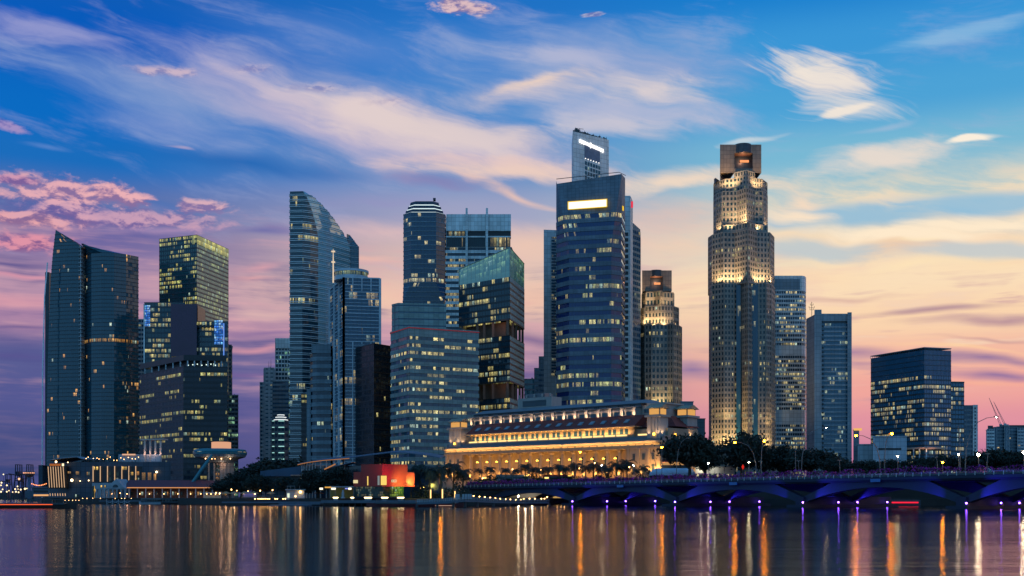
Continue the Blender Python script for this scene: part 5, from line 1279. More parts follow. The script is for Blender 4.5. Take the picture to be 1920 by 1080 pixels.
for hh_ in (.5, .85, 1.25):
    b.hexa([TB(S0, -.1, zd(S0) + hh_ - .05), TB(S1, -.1, zd(S1) + hh_ - .05), TB(S1, .0, zd(S1) + hh_ - .05), TB(S0, .0, zd(S0) + hh_ - .05), TB(S0, -.1, zd(S0) + hh_), TB(S1, -.1, zd(S1) + hh_), TB(S1, .0, zd(S1) + hh_), TB(S0, .0, zd(S0) + hh_)])
b.build('railing', mat_plain('rail_paint', (.42, .45, .48), .4), br)
bbm('planter', M_bridge, (S0, S1, 1.6, 3.6, .0, .9)); bbm('planter', M_bridge, (S0, S1, 46.0, 47.6, .0, .9))
# flowers on the bridge
M_flower = mat_plain('magenta_blossom', (.30, .02, .26), .8, 0, .5, 2.0)
M_fleaf = mat_plain('hedge_leaf', (.03, .045, .025), .8, 0, .4, 2.0)
def leafquad(b_, p, s, rr, m=0):
    u = Vector((rr.gauss(0, 1), rr.gauss(0, 1), rr.gauss(0, 1))).normalized(); v = u.cross(Vector((rr.gauss(0, 1), rr.gauss(0, 1), rr.gauss(0, 1)))).normalized()
    p = Vector(p); b_.poly([p - u * s, p + v * s * .55, p + u * s, p - v * s * .55], None, m)
rr = random.Random(3); b = MB()
for k in range(2400):
    s = rr.uniform(S0 + 2, S1 - 2); d = rr.choice((2.6, 2.6, 46.8)) + rr.uniform(-.9, .9)
    hgt = .5 + .5 * math.sin(s * .21) * math.sin(s * .083 + 1) + .3 * math.sin(s * .57)
    for j in range(7): leafquad(b, TB(s + rr.gauss(0, .5), d + rr.gauss(0, .35), zd(s) + .8 + rr.random() ** .8 * max(.7, 1.6 + hgt)), rr.uniform(.2, .42), rr, 0 if rr.random() < .7 else 1)
tag(b.build('flower_hedge', [M_flower, M_fleaf], loc=TB(60, 2.6, 8)), 'magenta bougainvillea spilling along the whole bridge parapet', 'flowers', kind='stuff')
# ---------------------------------------------------------------- trees
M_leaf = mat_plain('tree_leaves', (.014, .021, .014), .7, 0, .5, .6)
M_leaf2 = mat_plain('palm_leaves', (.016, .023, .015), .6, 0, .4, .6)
M_bark = mat_plain('bark', (.06, .05, .04), .9, 0, .3, 1.0)
def crown_mesh(seed, nc, nl, rx, rz, flat=.5):
    """leaf-sized faces in many uneven clumps; unit crown of radius rx and height rz about z=0"""
    rr = random.Random(seed); b_ = MB()
    for _ in range(nc):
        th = rr.uniform(0, 2 * math.pi); rad = rx * math.sqrt(rr.random()) * rr.uniform(.75, 1.05)
        zc_ = rz * (rr.uniform(-.55, 1.0) * math.sqrt(max(.06, 1 - (rad / (rx * 1.08)) ** 2)))
        c_ = (rad * math.cos(th), rad * math.sin(th), zc_); cr = rr.uniform(.10, .2) * rx
        for _ in range(nl):
            leafquad(b_, (c_[0] + rr.gauss(0, cr), c_[1] + rr.gauss(0, cr), c_[2] + rr.gauss(0, cr * flat)), rr.uniform(.045, .085) * rx, rr)
    return b_
def tree_proto(seed, nc, nl, rx, rz, hz):
    """a tree of unit size with its base at the origin: trunk with limbs, and crown centred at height hz"""
    root = thing('tree', 'x x x x', 'tree'); rr = random.Random(seed + 50)
    b_ = MB(); b_.tube([(0, 0, -.2), (.02, 0, hz * .4), (0, .03, hz * .85)], [.06, .045, .03], 7)
    for k in range(6):
        w_ = k * 1.05 + rr.random(); r = rx * rr.uniform(.45, .8)
        b_.tube([(0, .01, hz * .45), (r * .45 * math.cos(w_), r * .45 * math.sin(w_), hz * .75), (r * math.cos(w_), r * math.sin(w_), hz + rz * rr.uniform(-.2, .4))], [.032, .022, .008], 5)
    b_.build('trunk', M_bark, root)
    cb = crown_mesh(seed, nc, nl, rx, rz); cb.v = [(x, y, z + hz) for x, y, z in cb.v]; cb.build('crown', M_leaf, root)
    return root
protos = [tree_proto(1, 130, 32, .62, .46, .54), tree_proto(2, 110, 32, .48, .46, .54), tree_proto(3, 150, 30, .8, .38, .62)]
used = [False] * 3
def plant(kind, px, pyb, pyt, Y, label, zb=None, wscale=1.0, group='dark trees along the waterfront', rot=0.0):
    base_z = zb if zb is not None else 3.0
    h = Z(pyt, Y) - base_z
    o = protos[kind] if not used[kind] else copy_tree(protos[kind])
    used[kind] = True; o.location = (X(px, Y), Y, base_z); o.scale = (h * wscale, h * wscale, h); o.rotation_euler = (0, 0, rot)
    o['label'] = label; o['group'] = group
    return o
TREES = [
 (2, 1292, 820, 500, 11, .8, 'spreading rain tree against the right corner of the lit hotel'),
 (1, 1322, 836, 505, 11, 1.0, 'rounder dark tree between the rain tree and the tall granite tower'),
 (0, 1392, 812, 510, 11, .8, 'tall bushy tree in front of the foot of the tall granite tower'),
 (1, 1432, 838, 515, 11, 1.0, 'lower tree right of the bushy one at the foot of the granite tower'),
 (0, 1472, 836, 520, 11, 1.0, 'tree below the banded white slab'),
 (2, 1520, 846, 500, 11, 1.1, 'wide tree below the column-edged slab'),
 (0, 1568, 858, 480, 11, 1.1, 'low tree at the right foot of the column-edged slab'),
 (2, 1622, 866, 470, 11, 1.3, 'low wide tree under the blank pale building'),
 (0, 1668, 862, 470, 11, 1.2, 'low tree under the pale building with the window slot'),
 (1, 1716, 858, 465, 11, 1.3, 'tree before the left side of the dark glass block'),
 (2, 1765, 856, 455, 11, 1.0, 'tree beside the amber lamp under the dark glass block'),
 (0, 1818, 856, 450, 11, 1.0, 'tree next to the bright white lamp at the right'),
 (2, 1866, 846, 440, 11, 1.05, 'broad tree under the far apartment block'),
 (1, 1908, 848, 430, 11, 1.3, 'tree cut by the right edge below the apartment block'),
 (0, 1946, 846, 430, 11, 1.3, 'outermost tree past the apartment block'),
 (0, 452, 886, 520, 3, 1.1, 'tree right of the round customs tower'),
 (1, 486, 872, 640, 3, 1.6, 'rear tree below the outermost pale slab'),
 (2, 520, 866, 660, 3, 1.2, 'rear tree below the stepped tower with teal strips'),
 (0, 552, 866, 650, 3, 1.1, 'rear tree below the curved glass tower'),
 (2, 430, 902, 515, 3, 1.3, 'low spreading tree at the right end of the long red roof'),
 (0, 486, 892, 505, 3, 1.0, 'dark tree before the sloping blue roof, left half'),
 (1, 536, 894, 500, 3, 1.2, 'dark tree before the sloping blue roof, right half'),
 (0, 596, 880, 490, 3, 1.0, 'big black tree before the lit curved canopy'),
 (1, 634, 876, 488, 3, 1.1, 'big black tree left of the red pavilion'),
 (0, 566, 900, 486, 3, 1.1, 'low tree behind the white ferry kiosk'),
]
for i, (k, px, pyt, Y, zb, ws, lab) in enumerate(TREES): plant(k, px, 0, pyt, Y, lab, zb, ws, rot=i * 1.7)
# palms
def palm_proto(seed, nf=30):
    root = thing('palm_tree', 'x x x x', 'palm tree'); rr = random.Random(seed)
    b_ = MB(); b_.tube([(0, 0, -.15), (.02, 0, .3), (.01, .02, .74)], [.035, .024, .02], 7); b_.build('trunk', M_bark, root)
    b_ = MB()
    for k in range(nf):
        w_ = k * 2.4 + rr.uniform(-.2, .2); up_ = rr.uniform(-.35, 1.35); ln = rr.uniform(.30, .46); pts = []
        for j in range(7):
            f = j / 6; r = ln * (f - .12 * f * f); z = .74 + ln * (up_ * f - (.75 + .35 * up_) * f * f * 1.05)
            pts.append(Vector((r * math.cos(w_), r * math.sin(w_), z)))
        side = Vector((-math.sin(w_), math.cos(w_), 0))
        for j in range(6):
            p, q = pts[j], pts[j + 1]
            for sg in (-1, 1):
                for h_ in (0, .5):
                    o_ = p.lerp(q, h_); wd = .14 * math.sin(math.pi * min(1, (j + h_ + .8) / 6.6))
                    tip = o_ + side * sg * wd + (q - p) * .9 + Vector((0, 0, -.5 * wd))
                    b_.poly([o_, o_.lerp(q, .6) if h_ else p.lerp(q, .42), tip])
            b_.poly([p + side * .006, p - side * .006, q - side * .005, q + side * .005])
    b_.build('fronds', M_leaf2, root); root.children[-1].name = 'crown'
    return root
pp = [palm_proto(11), palm_proto(12, 34), palm_proto(13, 26)]; pused = [False] * 3
PALMS = [(770, 872, 488), (786, 862, 492), (806, 868, 486), (828, 864, 488), (851, 860, 490), (868, 872, 492), (898, 876, 520), (918, 872, 540), (948, 874, 552), (968, 876, 552), (986, 866, 535), (1000, 872, 550), (1012, 874, 545),
         (1026, 872, 556), (1048, 866, 550), (1060, 872, 545), (1078, 864, 552), (1098, 868, 542), (1113, 862, 546), (1128, 868, 552), (1140, 872, 540), (1154, 862, 548), (1168, 866, 552), (1176, 856, 555), (1206, 870, 545), (690, 882, 500), (616, 902, 484), (1222, 880, 545), (1192, 876, 540)]
PL = {770: 'leftmost palm, just right of the red pavilion', 690: 'palm rising behind the red pavilion', 616: 'palm under the lit curved canopy', 1176: 'tall palm before the right pavilion of the hotel', 851: 'tall palm before the left corner of the hotel', 1222: 'last palm, beside the white tent'}
for i, (px, pyt, Y) in enumerate(PALMS):
    k = i % 3; o = pp[k] if not pused[k] else copy_tree(pp[k]); pused[k] = True
    zb = 3.0 if (px < 884 or Y < 520) else 11.0
    h = (Z(pyt, Y) - zb) / .95; ws = min(h, 13) * 1.02 + 1.5
    o.location = (X(px, Y), Y, zb); o.scale = (ws, ws, h); o.rotation_euler = (0, 0, i * .9)
    o['label'] = PL.get(px, 'dark feathery palm in the row before the floodlit hotel'); o['group'] = 'palms before the hotel'
rr = random.Random(21); b = MB()
for k in range(520):
    left_ = k < 200; px = rr.uniform(776, 900) if left_ else rr.uniform(890, 1236); yk = rr.uniform(478, 500) if left_ else rr.uniform(548, 556) - max(0, px - 1150) * .06; zb_ = 3.0 if left_ else 11.0
    top_ = (3.2 + 2.4 * math.sin(px * .09) + 1.6 * math.sin(px * .31)) * (1.0 if left_ else .62)
    for j in range(14): leafquad(b, (X(px, yk) + rr.gauss(0, .9), yk + rr.gauss(0, .7), zb_ + max(.2, rr.random() * max(1.4, top_))), rr.uniform(.3, .6), rr)
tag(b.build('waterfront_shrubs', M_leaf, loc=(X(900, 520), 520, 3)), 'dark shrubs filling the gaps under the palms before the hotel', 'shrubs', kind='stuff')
# ---------------------------------------------------------------- lamps
B_orange = mat_emit('orange_bulb', (1, .27, .004), 230); B_white = mat_emit('white_bulb', (1, .78, .48), 170); B_warm = mat_emit('warm_bulb', (1, .5, .14), 30); B_dim = mat_emit('small_bulb', (1, .52, .18), 12); B_off = mat_plain('unlit_lamp_glass', (.5, .5, .5), .3)
M_pole = mat_plain('lamp_pole', (.16, .15, .15), .5, .2)
def street_lamp(label, pxb, zb, Y, pxt, pyt, bulb, r=.42, group='street lamps along the bridge road', bend=True):
    x0, x1, z1 = X(pxb, Y), X(pxt, Y), Z(pyt, Y)
    o = thing('street_lamp', label, 'street lamp', (x0, Y, zb), group)
    b_ = MB(); dx = x1 - x0
    if abs(dx) > .6 and bend: pts = [(x0, Y, zb), (x0 + dx * .04, Y, zb + (z1 - zb) * .45), (x0 + dx * .16, Y, zb + (z1 - zb) * .72), (x0 + dx * .4, Y, zb + (z1 - zb) * .91), (x0 + dx * .7, Y, zb + (z1 - zb) * .985), (x1, Y, z1 + .1)]
    else: pts = [(x0, Y, zb), (x0 + dx * .5, Y, (z1 + zb) / 2), (x1, Y, z1)]
    b_.tube(pts, [.17, .15, .13, .12, .1, .08][:len(pts)] if len(pts) > 3 else [.15, .12, .09], 6); b_.build('pole', M_pole, o)
    b_ = MB(); b_.box(x1 - .7, x1 + .7, Y - .3, Y + .3, z1 + .08, z1 + .3); b_.build('lamp_head', M_pole, o)
    r *= .78; b_ = MB(); b_.ball((x1, Y - .1, z1 - r * .6), r, 8, sq=.8 if r > .3 else .5); b_.build('bulb', bulb, o)
    return o
SL = [('tall curved lamp, unlit, arching over the lit hotel front', 1232, 1198, 840, 12, B_off, .25), ('straight lamp with an orange ball at the hotel corner', 1241, 1241, 838, 14, B_orange, .45), ('thin curved unlit lamp right of the hotel corner', 1268, 1291, 822, 16, B_off, .2),
      ('curved lamp with a lit orange head before the bushy tree', 1419, 1378, 829, 14, B_orange, .42), ('straight lamp with a pale orange ball at the foot of the granite tower', 1427, 1433, 826, 16, B_orange, .48), ('tall curved lamp with a small lit head before the column-edged slab', 1502, 1549, 802, 14, B_white, .22),
      ('tall straight unlit lamp below the banded white slab', 1492, 1491, 830, 10, B_off, .2), ('curved lamp with a large orange ball under the dark glass block', 1658, 1672, 812, 12, B_orange, .5), ('leaning lamp with an amber head before the slim lit-top tower', 1651, 1605, 816, 14, B_orange, .42),
      ('tall unlit lamp pole under the step of the dark glass block', 1800, 1796, 800, 12, B_off, .2), ('tall curved lamp with a small lit head reaching towards the apartment block', 1809, 1868, 782, 8, B_white, .2), ('pole with a bright white lamp under the dark glass block', 1799, 1797, 851, 18, B_white, .32),
      ('lamp with a dazzling white ball beside the smaller blue block', 1837, 1834, 851, 20, B_white, .55), ('dazzling lamp at the right edge under the apartment block', 1921, 1919, 847, 14, B_white, .5), ('lamp with a white head in front of the low white building', 1684, 1683, 855, 16, B_white, .3),
      ('amber lamp glowing inside the tree under the dark glass block', 1768, 1767, 866, 24, B_orange, .4), ('short double lamp left of the apartment block trees', 1849, 1852, 852, 12, B_off, .2), ('short lamp between the trees below the glass block', 1758, 1754, 858, 18, B_off, .2)]
for lab, pxb, pxt, pyt, d, bm_, r in SL:
    s = deck_at(pxb, d); x, y, _ = TB(s, d, 0); street_lamp(lab, pxb, zd(s), y, pxt, pyt, bm_, r)
for px, pyt, d, lit, lab in ((1330, 868, 12, 1, 'short lit lamp by the white tent'), (1406, 866, 12, 1, 'short lit lamp beside the red diamond sign'), (1428, 866, 14, 0, 'short unlit lamp close to the straight orange one'), (1499, 865, 12, 0, 'short unlit lamp below the banded white slab'), (1576, 864, 12, 0, 'short unlit lamp under the column-edged slab'), (1130, 872, 18, 1, 'short lit lamp among the palms'), (1190, 872, 16, 1, 'short white lamp right of the tall palm'), (1660, 862, 10, 0, 'short unlit lamp under the orange ball lamp')):
    s = deck_at(px, d); x, y, _ = TB(s, d, 0); street_lamp(lab, px, zd(s), y, px - 2, pyt, B_white if lit else B_off, .3 if lit else .18)
street_lamp('orange ball lamp at the far left corner of the hotel', 826, 3, 640, 826, 854, B_orange, .62, 'street lamps before the hotel')
street_lamp('curved lamp with an orange head before the middle of the colonnade', 1079, 11, 540, 1088, 847, B_orange, .5, 'street lamps before the hotel')
street_lamp('curved unlit lamp before the left of the colonnade', 935, 11, 540, 955, 853, B_off, .2, 'street lamps before the hotel')
street_lamp('curved unlit lamp before the right of the colonnade', 1054, 11, 545, 1054, 834, B_off, .2, 'street lamps before the hotel')
def small_lamp(px, py, Y, zb, bulb, r, label, group):
    o = thing('promenade_lamp', label, 'lamp', (X(px, Y), Y, zb), group); z = Z(py, Y)
    b_ = MB(); b_.tube([(X(px, Y), Y, zb), (X(px, Y), Y, max(zb + .1, z - r * .8))], .07, 5); b_.build('pole', M_pole, o)
    b_ = MB(); b_.ball((X(px, Y), Y, z), r, 8); b_.build('bulb', bulb, o)
for px, py in ((405, 924), (412, 925), (434, 918), (444, 920), (456, 925), (465, 921), (488, 920), (511, 919), (545, 923), (565, 909), (600, 899), (614, 892), (655, 889), (500, 900), (433, 894), (478, 926), (523, 908)):
    small_lamp(px, py, 500 if py > 905 else 520, 3, B_warm if (px % 3) else B_dim, .19, 'small warm lamp among the dark waterfront trees', 'lamps under the waterfront trees')
for px in (478, 484, 487.5, 491, 494.5, 498, 501.5, 505, 516, 520, 531, 535):
    small_lamp(px, 935.2, 471, 2.0, B_warm, .15, 'tiny amber lamp in the row along the low quay', 'amber lamps along the quay')
for px, py in ((888, 930), (899, 931), (909, 932), (919, 933), (929, 934), (938, 935), (948, 936), (957, 936.5), (967, 937), (977, 937), (982, 935.5), (993, 935), (1003, 935), (1015, 935), (1021, 935)):
    Yl = 392 + (px - 888) * .45; small_lamp(px, py, Yl, 1.6, B_warm, .15, 'small warm lamp along the curved jetty', 'lamps along the curved jetty')
for px, py in ((972, 930.5), (1026, 932), (1045, 930), (1052, 931), (1058, 933), (862, 918), (788, 916), (795, 914), (1014, 881), (905, 897), (925, 881), (961, 880), (1115, 868), (1180, 876), (1086, 878)):
    small_lamp(px, py, 512 if py > 905 else 545, 3 if py > 905 else 11, B_white if px == 972 else B_warm, .32 if px == 972 else .2, 'warm lamp between the palms below the hotel', 'lamps between the palms')
# ---------------------------------------------------------------- red pavilion on the waterfront
Y = 455.
M_red = mat_plain('red_wall', (.27, .030, .022), .6, 0, .08, .15)
pv = thing('red_pavilion', 'red box-shaped pavilion glowing yellow at its right corner above a green-lit glass ground floor', 'pavilion', (X(717, Y), Y + 8, 3.0))
rp = ccw([(X(717, Y), Y), (X(764, Y + 7), Y + 7), (X(760, Y + 22), Y + 22), (X(677, Y + 22), Y + 22), (X(677, Y + 7), Y + 7)])
b = MB(); b.prism(rp, Z(912, Y), Z(870, Y)); b.build('upper_wall', M_red, pv)
b = MB(); b.prism(ccw([(X(763.5, Y + 6.9), Y + 6.9), (X(777, Y + 8.8), Y + 8.8), (X(775, Y + 20), Y + 20), (X(762, Y + 20), Y + 20)]), Z(912, Y) - .01, Z(885.5, Y + 8)); b.build('side_block', M_red, pv)
b = MB(); b.prism(ccw([(X(663, Y + 9.5), Y + 9.5), (X(677.5, Y + 6.8), Y + 6.8), (X(678, Y + 20), Y + 20), (X(664, Y + 20), Y + 20)]), Z(912, Y) - .01, Z(885, Y + 8)); b.build('side_block', M_red, pv)
for px, dy, py, pw, cl in ((774, 5.2, 905, 2200, (.95, .85, .15)), (765, -2.0, 907, 3600, (.9, .9, .14)), (752, -1, 909, 700, (1, .3, .06)), (738, -5, 899, 1100, (1, .04, .12)), (724, -7, 880, 700, (1, .03, .15))):
    lamp('SPOT', (X(px, Y + dy), Y + dy, Z(py, Y + dy)), pw * PVF, cl, pv, .5, (X(px - 1.5, Y + 9), Y + 9, Z(py - 4, Y)), 120, .9)
m_yw = mat_emit('yellow_window', (1, .68, .16), 1.0, False); m_pw = mat_emit('pale_window', (1, .85, .45), .8, False)
def pw(xa, xb, ya, yb, dy, m, name='window'): part_box(pv, name, m, xa, xb, ya, yb, Y + dy, .35)
pw(688.5, 699, 893, 910, 4.6, m_yw); pw(708, 714, 892, 909.5, .9, mat_emit('dim_pale_window', (.5, .6, .6), .4, False)); pw(714, 725, 892, 909.5, -.3, m_yw); pw(662.5, 672, 900, 906, 8.0, m_pw)
pw(699.5, 704, 893.7, 895.6, 3.5, mat_emit('red_sign_light', (1, .05, .05), 1.2, False), 'small_sign'); pw(734, 743.5, 899.5, 904, 1.6, m_pw, 'sign')
for k in range(3): pw(735.3 + k * 2.9, 737 + k * 2.9, 900.6, 903, 1.4, M_red, 'sign_mark')
g_gf = mat_glass('pavilion_glass', (.02, .03, .01), 1.6, (.75, .8, .12), (.5, .8, .15), .7, cu=.2, cv=.2, seed=31, ior=1.45, mull=.42, fine=(3, 3))
g_gf2 = mat_glass('pavilion_glass_dim', (.02, .02, .015), .9, (.8, .6, .25), (.7, .7, .5), .35, cu=.2, cv=.2, seed=32, ior=1.45, mull=.42, fine=(3, 3))
for xa, xb, da, db, mt, nn in ((664, 690, 9, 5, g_gf2, 8), (690, 718, 5, 1.0, g_gf2, 9), (718, 757, 1.0, 6.4, g_gf, 12)):
    b = MB()
    for k in range(4):
        z0_, z1_ = Z(931, Y) + (Z(912, Y) - Z(931, Y)) * k / 4, Z(931, Y) + (Z(912, Y) - Z(931, Y)) * (k + .92) / 4
        b.poly([(X(xa, Y + da), Y + da, z0_), (X(xb, Y + db), Y + db, z0_), (X(xb, Y + db), Y + db, z1_), (X(xa, Y + da), Y + da, z1_)], [(xa, k), (xa + nn, k), (xa + nn, k + .99), (xa, k + .99)])
    b.build('ground_glazing', mt, pv)
b = MB(); b.prism(offset(rp, -1.6), 3.0, Z(912, Y) - .02); b.build('ground_core', M_dark, pv)
# ---------------------------------------------------------------- curved canopy restaurant
Y = 505.
cv = thing('canopy_restaurant', 'low glass restaurant under a long curved wing roof lit orange along its left edge', 'restaurant', (X(660, Y), Y + 12, 3.0))
edge = [(558, 869.5), (568, 867), (582, 864.5), (604, 861.5), (630, 859.5), (655, 857.5), (690, 853), (730, 848), (760, 848.5), (800, 853), (826, 858)]
b = MB()
for (xa, ya), (xb, yb) in zip(edge, edge[1:]):
    b.hexa([(X(xa, Y), Y, Z(ya + 1.5, Y)), (X(xb, Y), Y, Z(yb + 1.5, Y)), (X(xb, Y), Y + 30, Z(yb + 1.5, Y) + 2), (X(xa, Y), Y + 30, Z(ya + 1.5, Y) + 2), (X(xa, Y), Y, Z(ya, Y)), (X(xb, Y), Y, Z(yb, Y)), (X(xb, Y), Y + 30, Z(yb, Y) + 2), (X(xa, Y), Y + 30, Z(ya, Y) + 2)])
b.build('wing_roof', mat_plain('blue_metal_roof', (.07, .10, .15), .45), cv)
m_edge = mat_emit('canopy_edge_light', (1, .42, .16), .4, False)
b = MB(); b.tube([(X(xa, Y), Y - .1, Z(ya + 2, Y)) for xa, ya in edge[:6]], .16, 5); b.build('edge_light', m_edge, cv)
lamp('AREA', (X(600, Y), Y + 3, Z(871, Y)), 260, (1, .5, .25), cv, 16, (X(600, Y), Y + 4, Z(850, Y)), size_y=2)
for k, px in enumerate((566, 570, 575, 580, 585.5, 591, 601, 612, 626, 646)):
    b = MB(); b.tube([(X(px, Y + 2), Y + 2, 3), (X(px, Y + 2), Y + 2, Z(interp([(558, 869.5), (655, 858), (900, 858)], 0) if False else 869 - (px - 560) * .11, Y))], .28, 6); b.build('roof_column', M_pale, cv)
b = MB(); b.box(X(562, Y), X(820, Y), Y + 8, Y + 28, 3, Z(872, Y)); b.build('glass_wall', mat_plain('blue_glass_wall', (.02, .05, .09), .12, 0, .2, .2, .8), cv)
b = MB(); b.tube([(X(608, Y - 6), Y - 6, Z(880, Y - 6)), (X(620, Y - 6), Y - 6, Z(874.5, Y - 6)), (X(629, Y - 6), Y - 6, Z(870, Y - 6))], .3, 5); b.build('lower_edge_light', m_edge, cv)
b = MB(); b.hexa([(X(604, Y - 6), Y - 5.6, Z(881.5, Y - 6)), (X(660, Y - 6), Y - 5.6, Z(868, Y)), (X(660, Y - 6), Y + 8, Z(868, Y)), (X(604, Y - 6), Y + 8, Z(881.5, Y)), (X(604, Y - 6), Y - 5.6, Z(880, Y - 6)), (X(660, Y - 6), Y - 5.6, Z(866.5, Y)), (X(660, Y - 6), Y + 8, Z(866.5, Y)), (X(604, Y - 6), Y + 8, Z(880, Y))]); b.build('lower_roof', bpy.data.materials['blue_metal_roof'], cv)
Y = 535.
o = thing('blue_roof_hall', 'long low hall with a plain sloping blue roof behind the dark trees', 'hall', (X(530, Y), Y + 12, 3.0))
b = MB(); b.hexa([(X(488, Y), Y, Z(893, Y)), (X(582, Y), Y, Z(893, Y)), (X(582, Y), Y + 26, Z(893, Y)), (X(488, Y), Y + 26, Z(893, Y)), (X(488, Y), Y, Z(883.5, Y)), (X(582, Y), Y, Z(872, Y)), (X(582, Y), Y + 26, Z(870, Y)), (X(488, Y), Y + 26, Z(882, Y))]); b.build('roof', mat_plain('deep_blue_roof', (.03, .07, .13), .4, 0, .15, .1), o)
b = MB(); b.box(X(495, Y), X(580, Y), Y + 2, Y + 24, 3, Z(893, Y)); b.build('wall', M_dark, o)
for xa in (563.5, 567.5): part_box(o, 'window', m_pw, xa, xa + 2.6, 894, 899, Y + 1.7, .4)
part_box(o, 'eave', mat_plain('salmon_eave', (.4, .2, .15), .6), 545, 572, 890, 892.5, Y - .6, 1)
# ---------------------------------------------------------------- waterfront hotel with light fins (left)
Y = 640.
fh = thing('fin_hotel', 'low dark waterfront hotel with amber windows, glowing fins and a slatted left corner', 'hotel', (X(200, Y), Y + 16, 3.0))
b = MB(); b.prism(plan([(93, 12), (128, 2), (150, 0), (320, 0)], 34, Y), 2.9, Z(866, Y)); b.build('wall', mat_panel('slate_wall', (.045, .06, .09), 3, 3, .5), fh)
b = MB(); top_ = [(90, 863), (108, 859.5), (130, 857), (146, 856), (158, 860)]
for (xa, ya), (xb, yb) in zip(top_, top_[1:]): b.hexa([(X(xa, Y), Y - 2, Z(ya + 1.5, Y)), (X(xb, Y), Y - 2, Z(yb + 1.5, Y)), (X(xb, Y), Y + 30, Z(yb + 1.5, Y)), (X(xa, Y), Y + 30, Z(ya + 1.5, Y)), (X(xa, Y), Y - 2, Z(ya, Y)), (X(xb, Y), Y - 2, Z(yb, Y)), (X(xb, Y), Y + 30, Z(yb, Y)), (X(xa, Y), Y + 30, Z(ya, Y))])
b.build('curved_roof', mat_plain('grey_blue_canopy', (.2, .25, .32), .5), fh)
part_box(fh, 'lounge_light', mat_emit('orange_lounge', (1, .3, .08), .35, False), 93, 114, 869.5, 873.5, Y - 1, .6); part_box(fh, 'bright_window', mat_emit('bright_window', (1, .82, .5), 1.4, False), 116, 120, 869, 874, Y - 1, .6)
m_fin = mat_emit('fin_light', (1, .62, .36), .75, False); m_am = mat_glass('amber_window', (.03, .02, .01), 3.5, (1, .55, .12), (1, .68, .22), 2.0, cu=.01, cv=.01, seed=51, mull=.46, fine=(9, 5)); m_am2 = mat_glass('amber_window_dim', (.03, .02, .01), 3.5, (1, .42, .1), (1, .55, .2), .8, cu=.01, cv=.01, seed=52, mull=.46, fine=(9, 5))
for k in range(7):
    b = MB(); xa = 92 + k * 4.7; b.tube([(X(xa, Y), Y - 1.4, Z(875, Y)), (X(xa + 3.6, Y), Y - 2.2, Z(914, Y))], .2, 4); b.build('light_fin', m_fin, fh)
    b = MB(); b.tube([(X(xa + 4, Y), Y - 1.6, Z(925, Y)), (X(xa + 4.4, Y), Y - 1.6, Z(930, Y))], .2, 4); b.build('light_fin', m_fin, fh)
b = MB(); b.box(X(91, Y), X(126, Y), Y - 1.2, Y + 3, Z(916, Y), Z(874, Y)); b.build('slatted_corner', mat_plain('dark_wood', (.03, .02, .015), .7), fh)
for xa in (174, 187.5, 201, 214.5, 228, 241, 254):
    part_box(fh, 'light_fin', m_fin, xa - .3, xa + .3, 874, 903, Y - 1.6, 1.7)
    part_box(fh, 'dark_bay', M_black, xa + 1, xa + 12.4, 875, 903, Y - .25, .6)
for xa, xb, ya, yb, mm in ((176, 184, 875, 881, m_am), (162, 168, 885, 891, m_am2), (142, 150, 884, 890, m_am2), (202, 209, 885, 891, m_am), (216, 223, 885, 892, m_am), (229, 238, 875, 881, m_am), (241, 250, 885, 891, m_am), (256, 261, 884, 891, m_am2), (200, 209, 895, 902, m_am), (215, 222, 896, 902, m_am2), (253, 261, 896, 900, m_am), (266, 273, 886, 900, m_am2), (277, 284, 886, 900, m_am2), (288, 293, 888, 900, m_am2), (139, 148, 927, 932, m_am), (127, 133, 884, 888, m_am2)):
    part_box(fh, 'window', mm, xa, xb, ya, yb, Y - .5, .4)
for px, py, r in ((136.5, 900.5, .8), (107, 866, .6), (152, 902, .3), (295, 885, .6), (168, 901, .35), (129, 867, .3)):
    b = MB(); b.ball((X(px, Y), Y - 1.4, Z(py, Y)), r, 6); b.build('wall_light', mat_emit('wall_light_%d' % int(px), (1, .7, .35), 6), fh)
part_box(fh, 'roof_house', M_lowwhite, 222, 302, 852, 867, Y + 3, 14); part_box(fh, 'lit_cornice', mat_emit('lit_cornice', (1, .55, .35), .8, False), 229, 254, 851, 853.5, Y + 1.6, 3)
rr = random.Random(8); b = MB()
for k in range(60):
    px = rr.uniform(155, 262); 
    for j in range(16): leafquad(b, (X(px, Y) + rr.gauss(0, .6), Y + 4 + rr.gauss(0, .6), Z(866, Y) + abs(rr.gauss(0, 1)) * 1.5), rr.uniform(.2, .45), rr)
tag(b.build('roof_shrubs', M_leaf, loc=(X(205, Y), Y + 4, Z(866, Y))), 'lamp-lit shrubs along the roof terrace of the fin hotel', 'shrubs', kind='stuff')
for k in range(16):
    px = 157 + k * 6.6 + rr.uniform(-2, 2); lp = thing('terrace_lamp', 'tiny yellow lamp in the shrubs of the roof terrace', 'lamp', (X(px, Y), Y + 3, Z(866, Y)), 'lamps on the roof terrace')
    zz = Z(rr.uniform(856, 863), Y); b = MB(); b.tube([(X(px, Y), Y + 3, Z(866, Y)), (X(px, Y), Y + 3, zz)], .08, 4); b.build('pole', M_pole, lp); b = MB(); b.ball((X(px, Y), Y + 3, zz), .17, 6); b.build('bulb', B_dim, lp)
pg = thing('roof_pergola', 'tall four-columned frame lit from below, standing on the fin hotel beside the black block', 'pergola', (X(284, Y), Y + 6, Z(867, Y)))
M_pg = mat_plain('pergola_stone', (.5, .42, .38), .7)
b = MB(); p_ = [(X(262, Y), Y + 1, Z(825.5, Y)), (X(302, Y), Y + 4, Z(823.5, Y)), (X(302, Y), Y + 13, Z(823.5, Y)), (X(262, Y), Y + 10, Z(825.5, Y))]; b.hexa(p_ + [(x, y, z + .7) for x, y, z in p_]); b.build('top_beam', M_pg, pg)
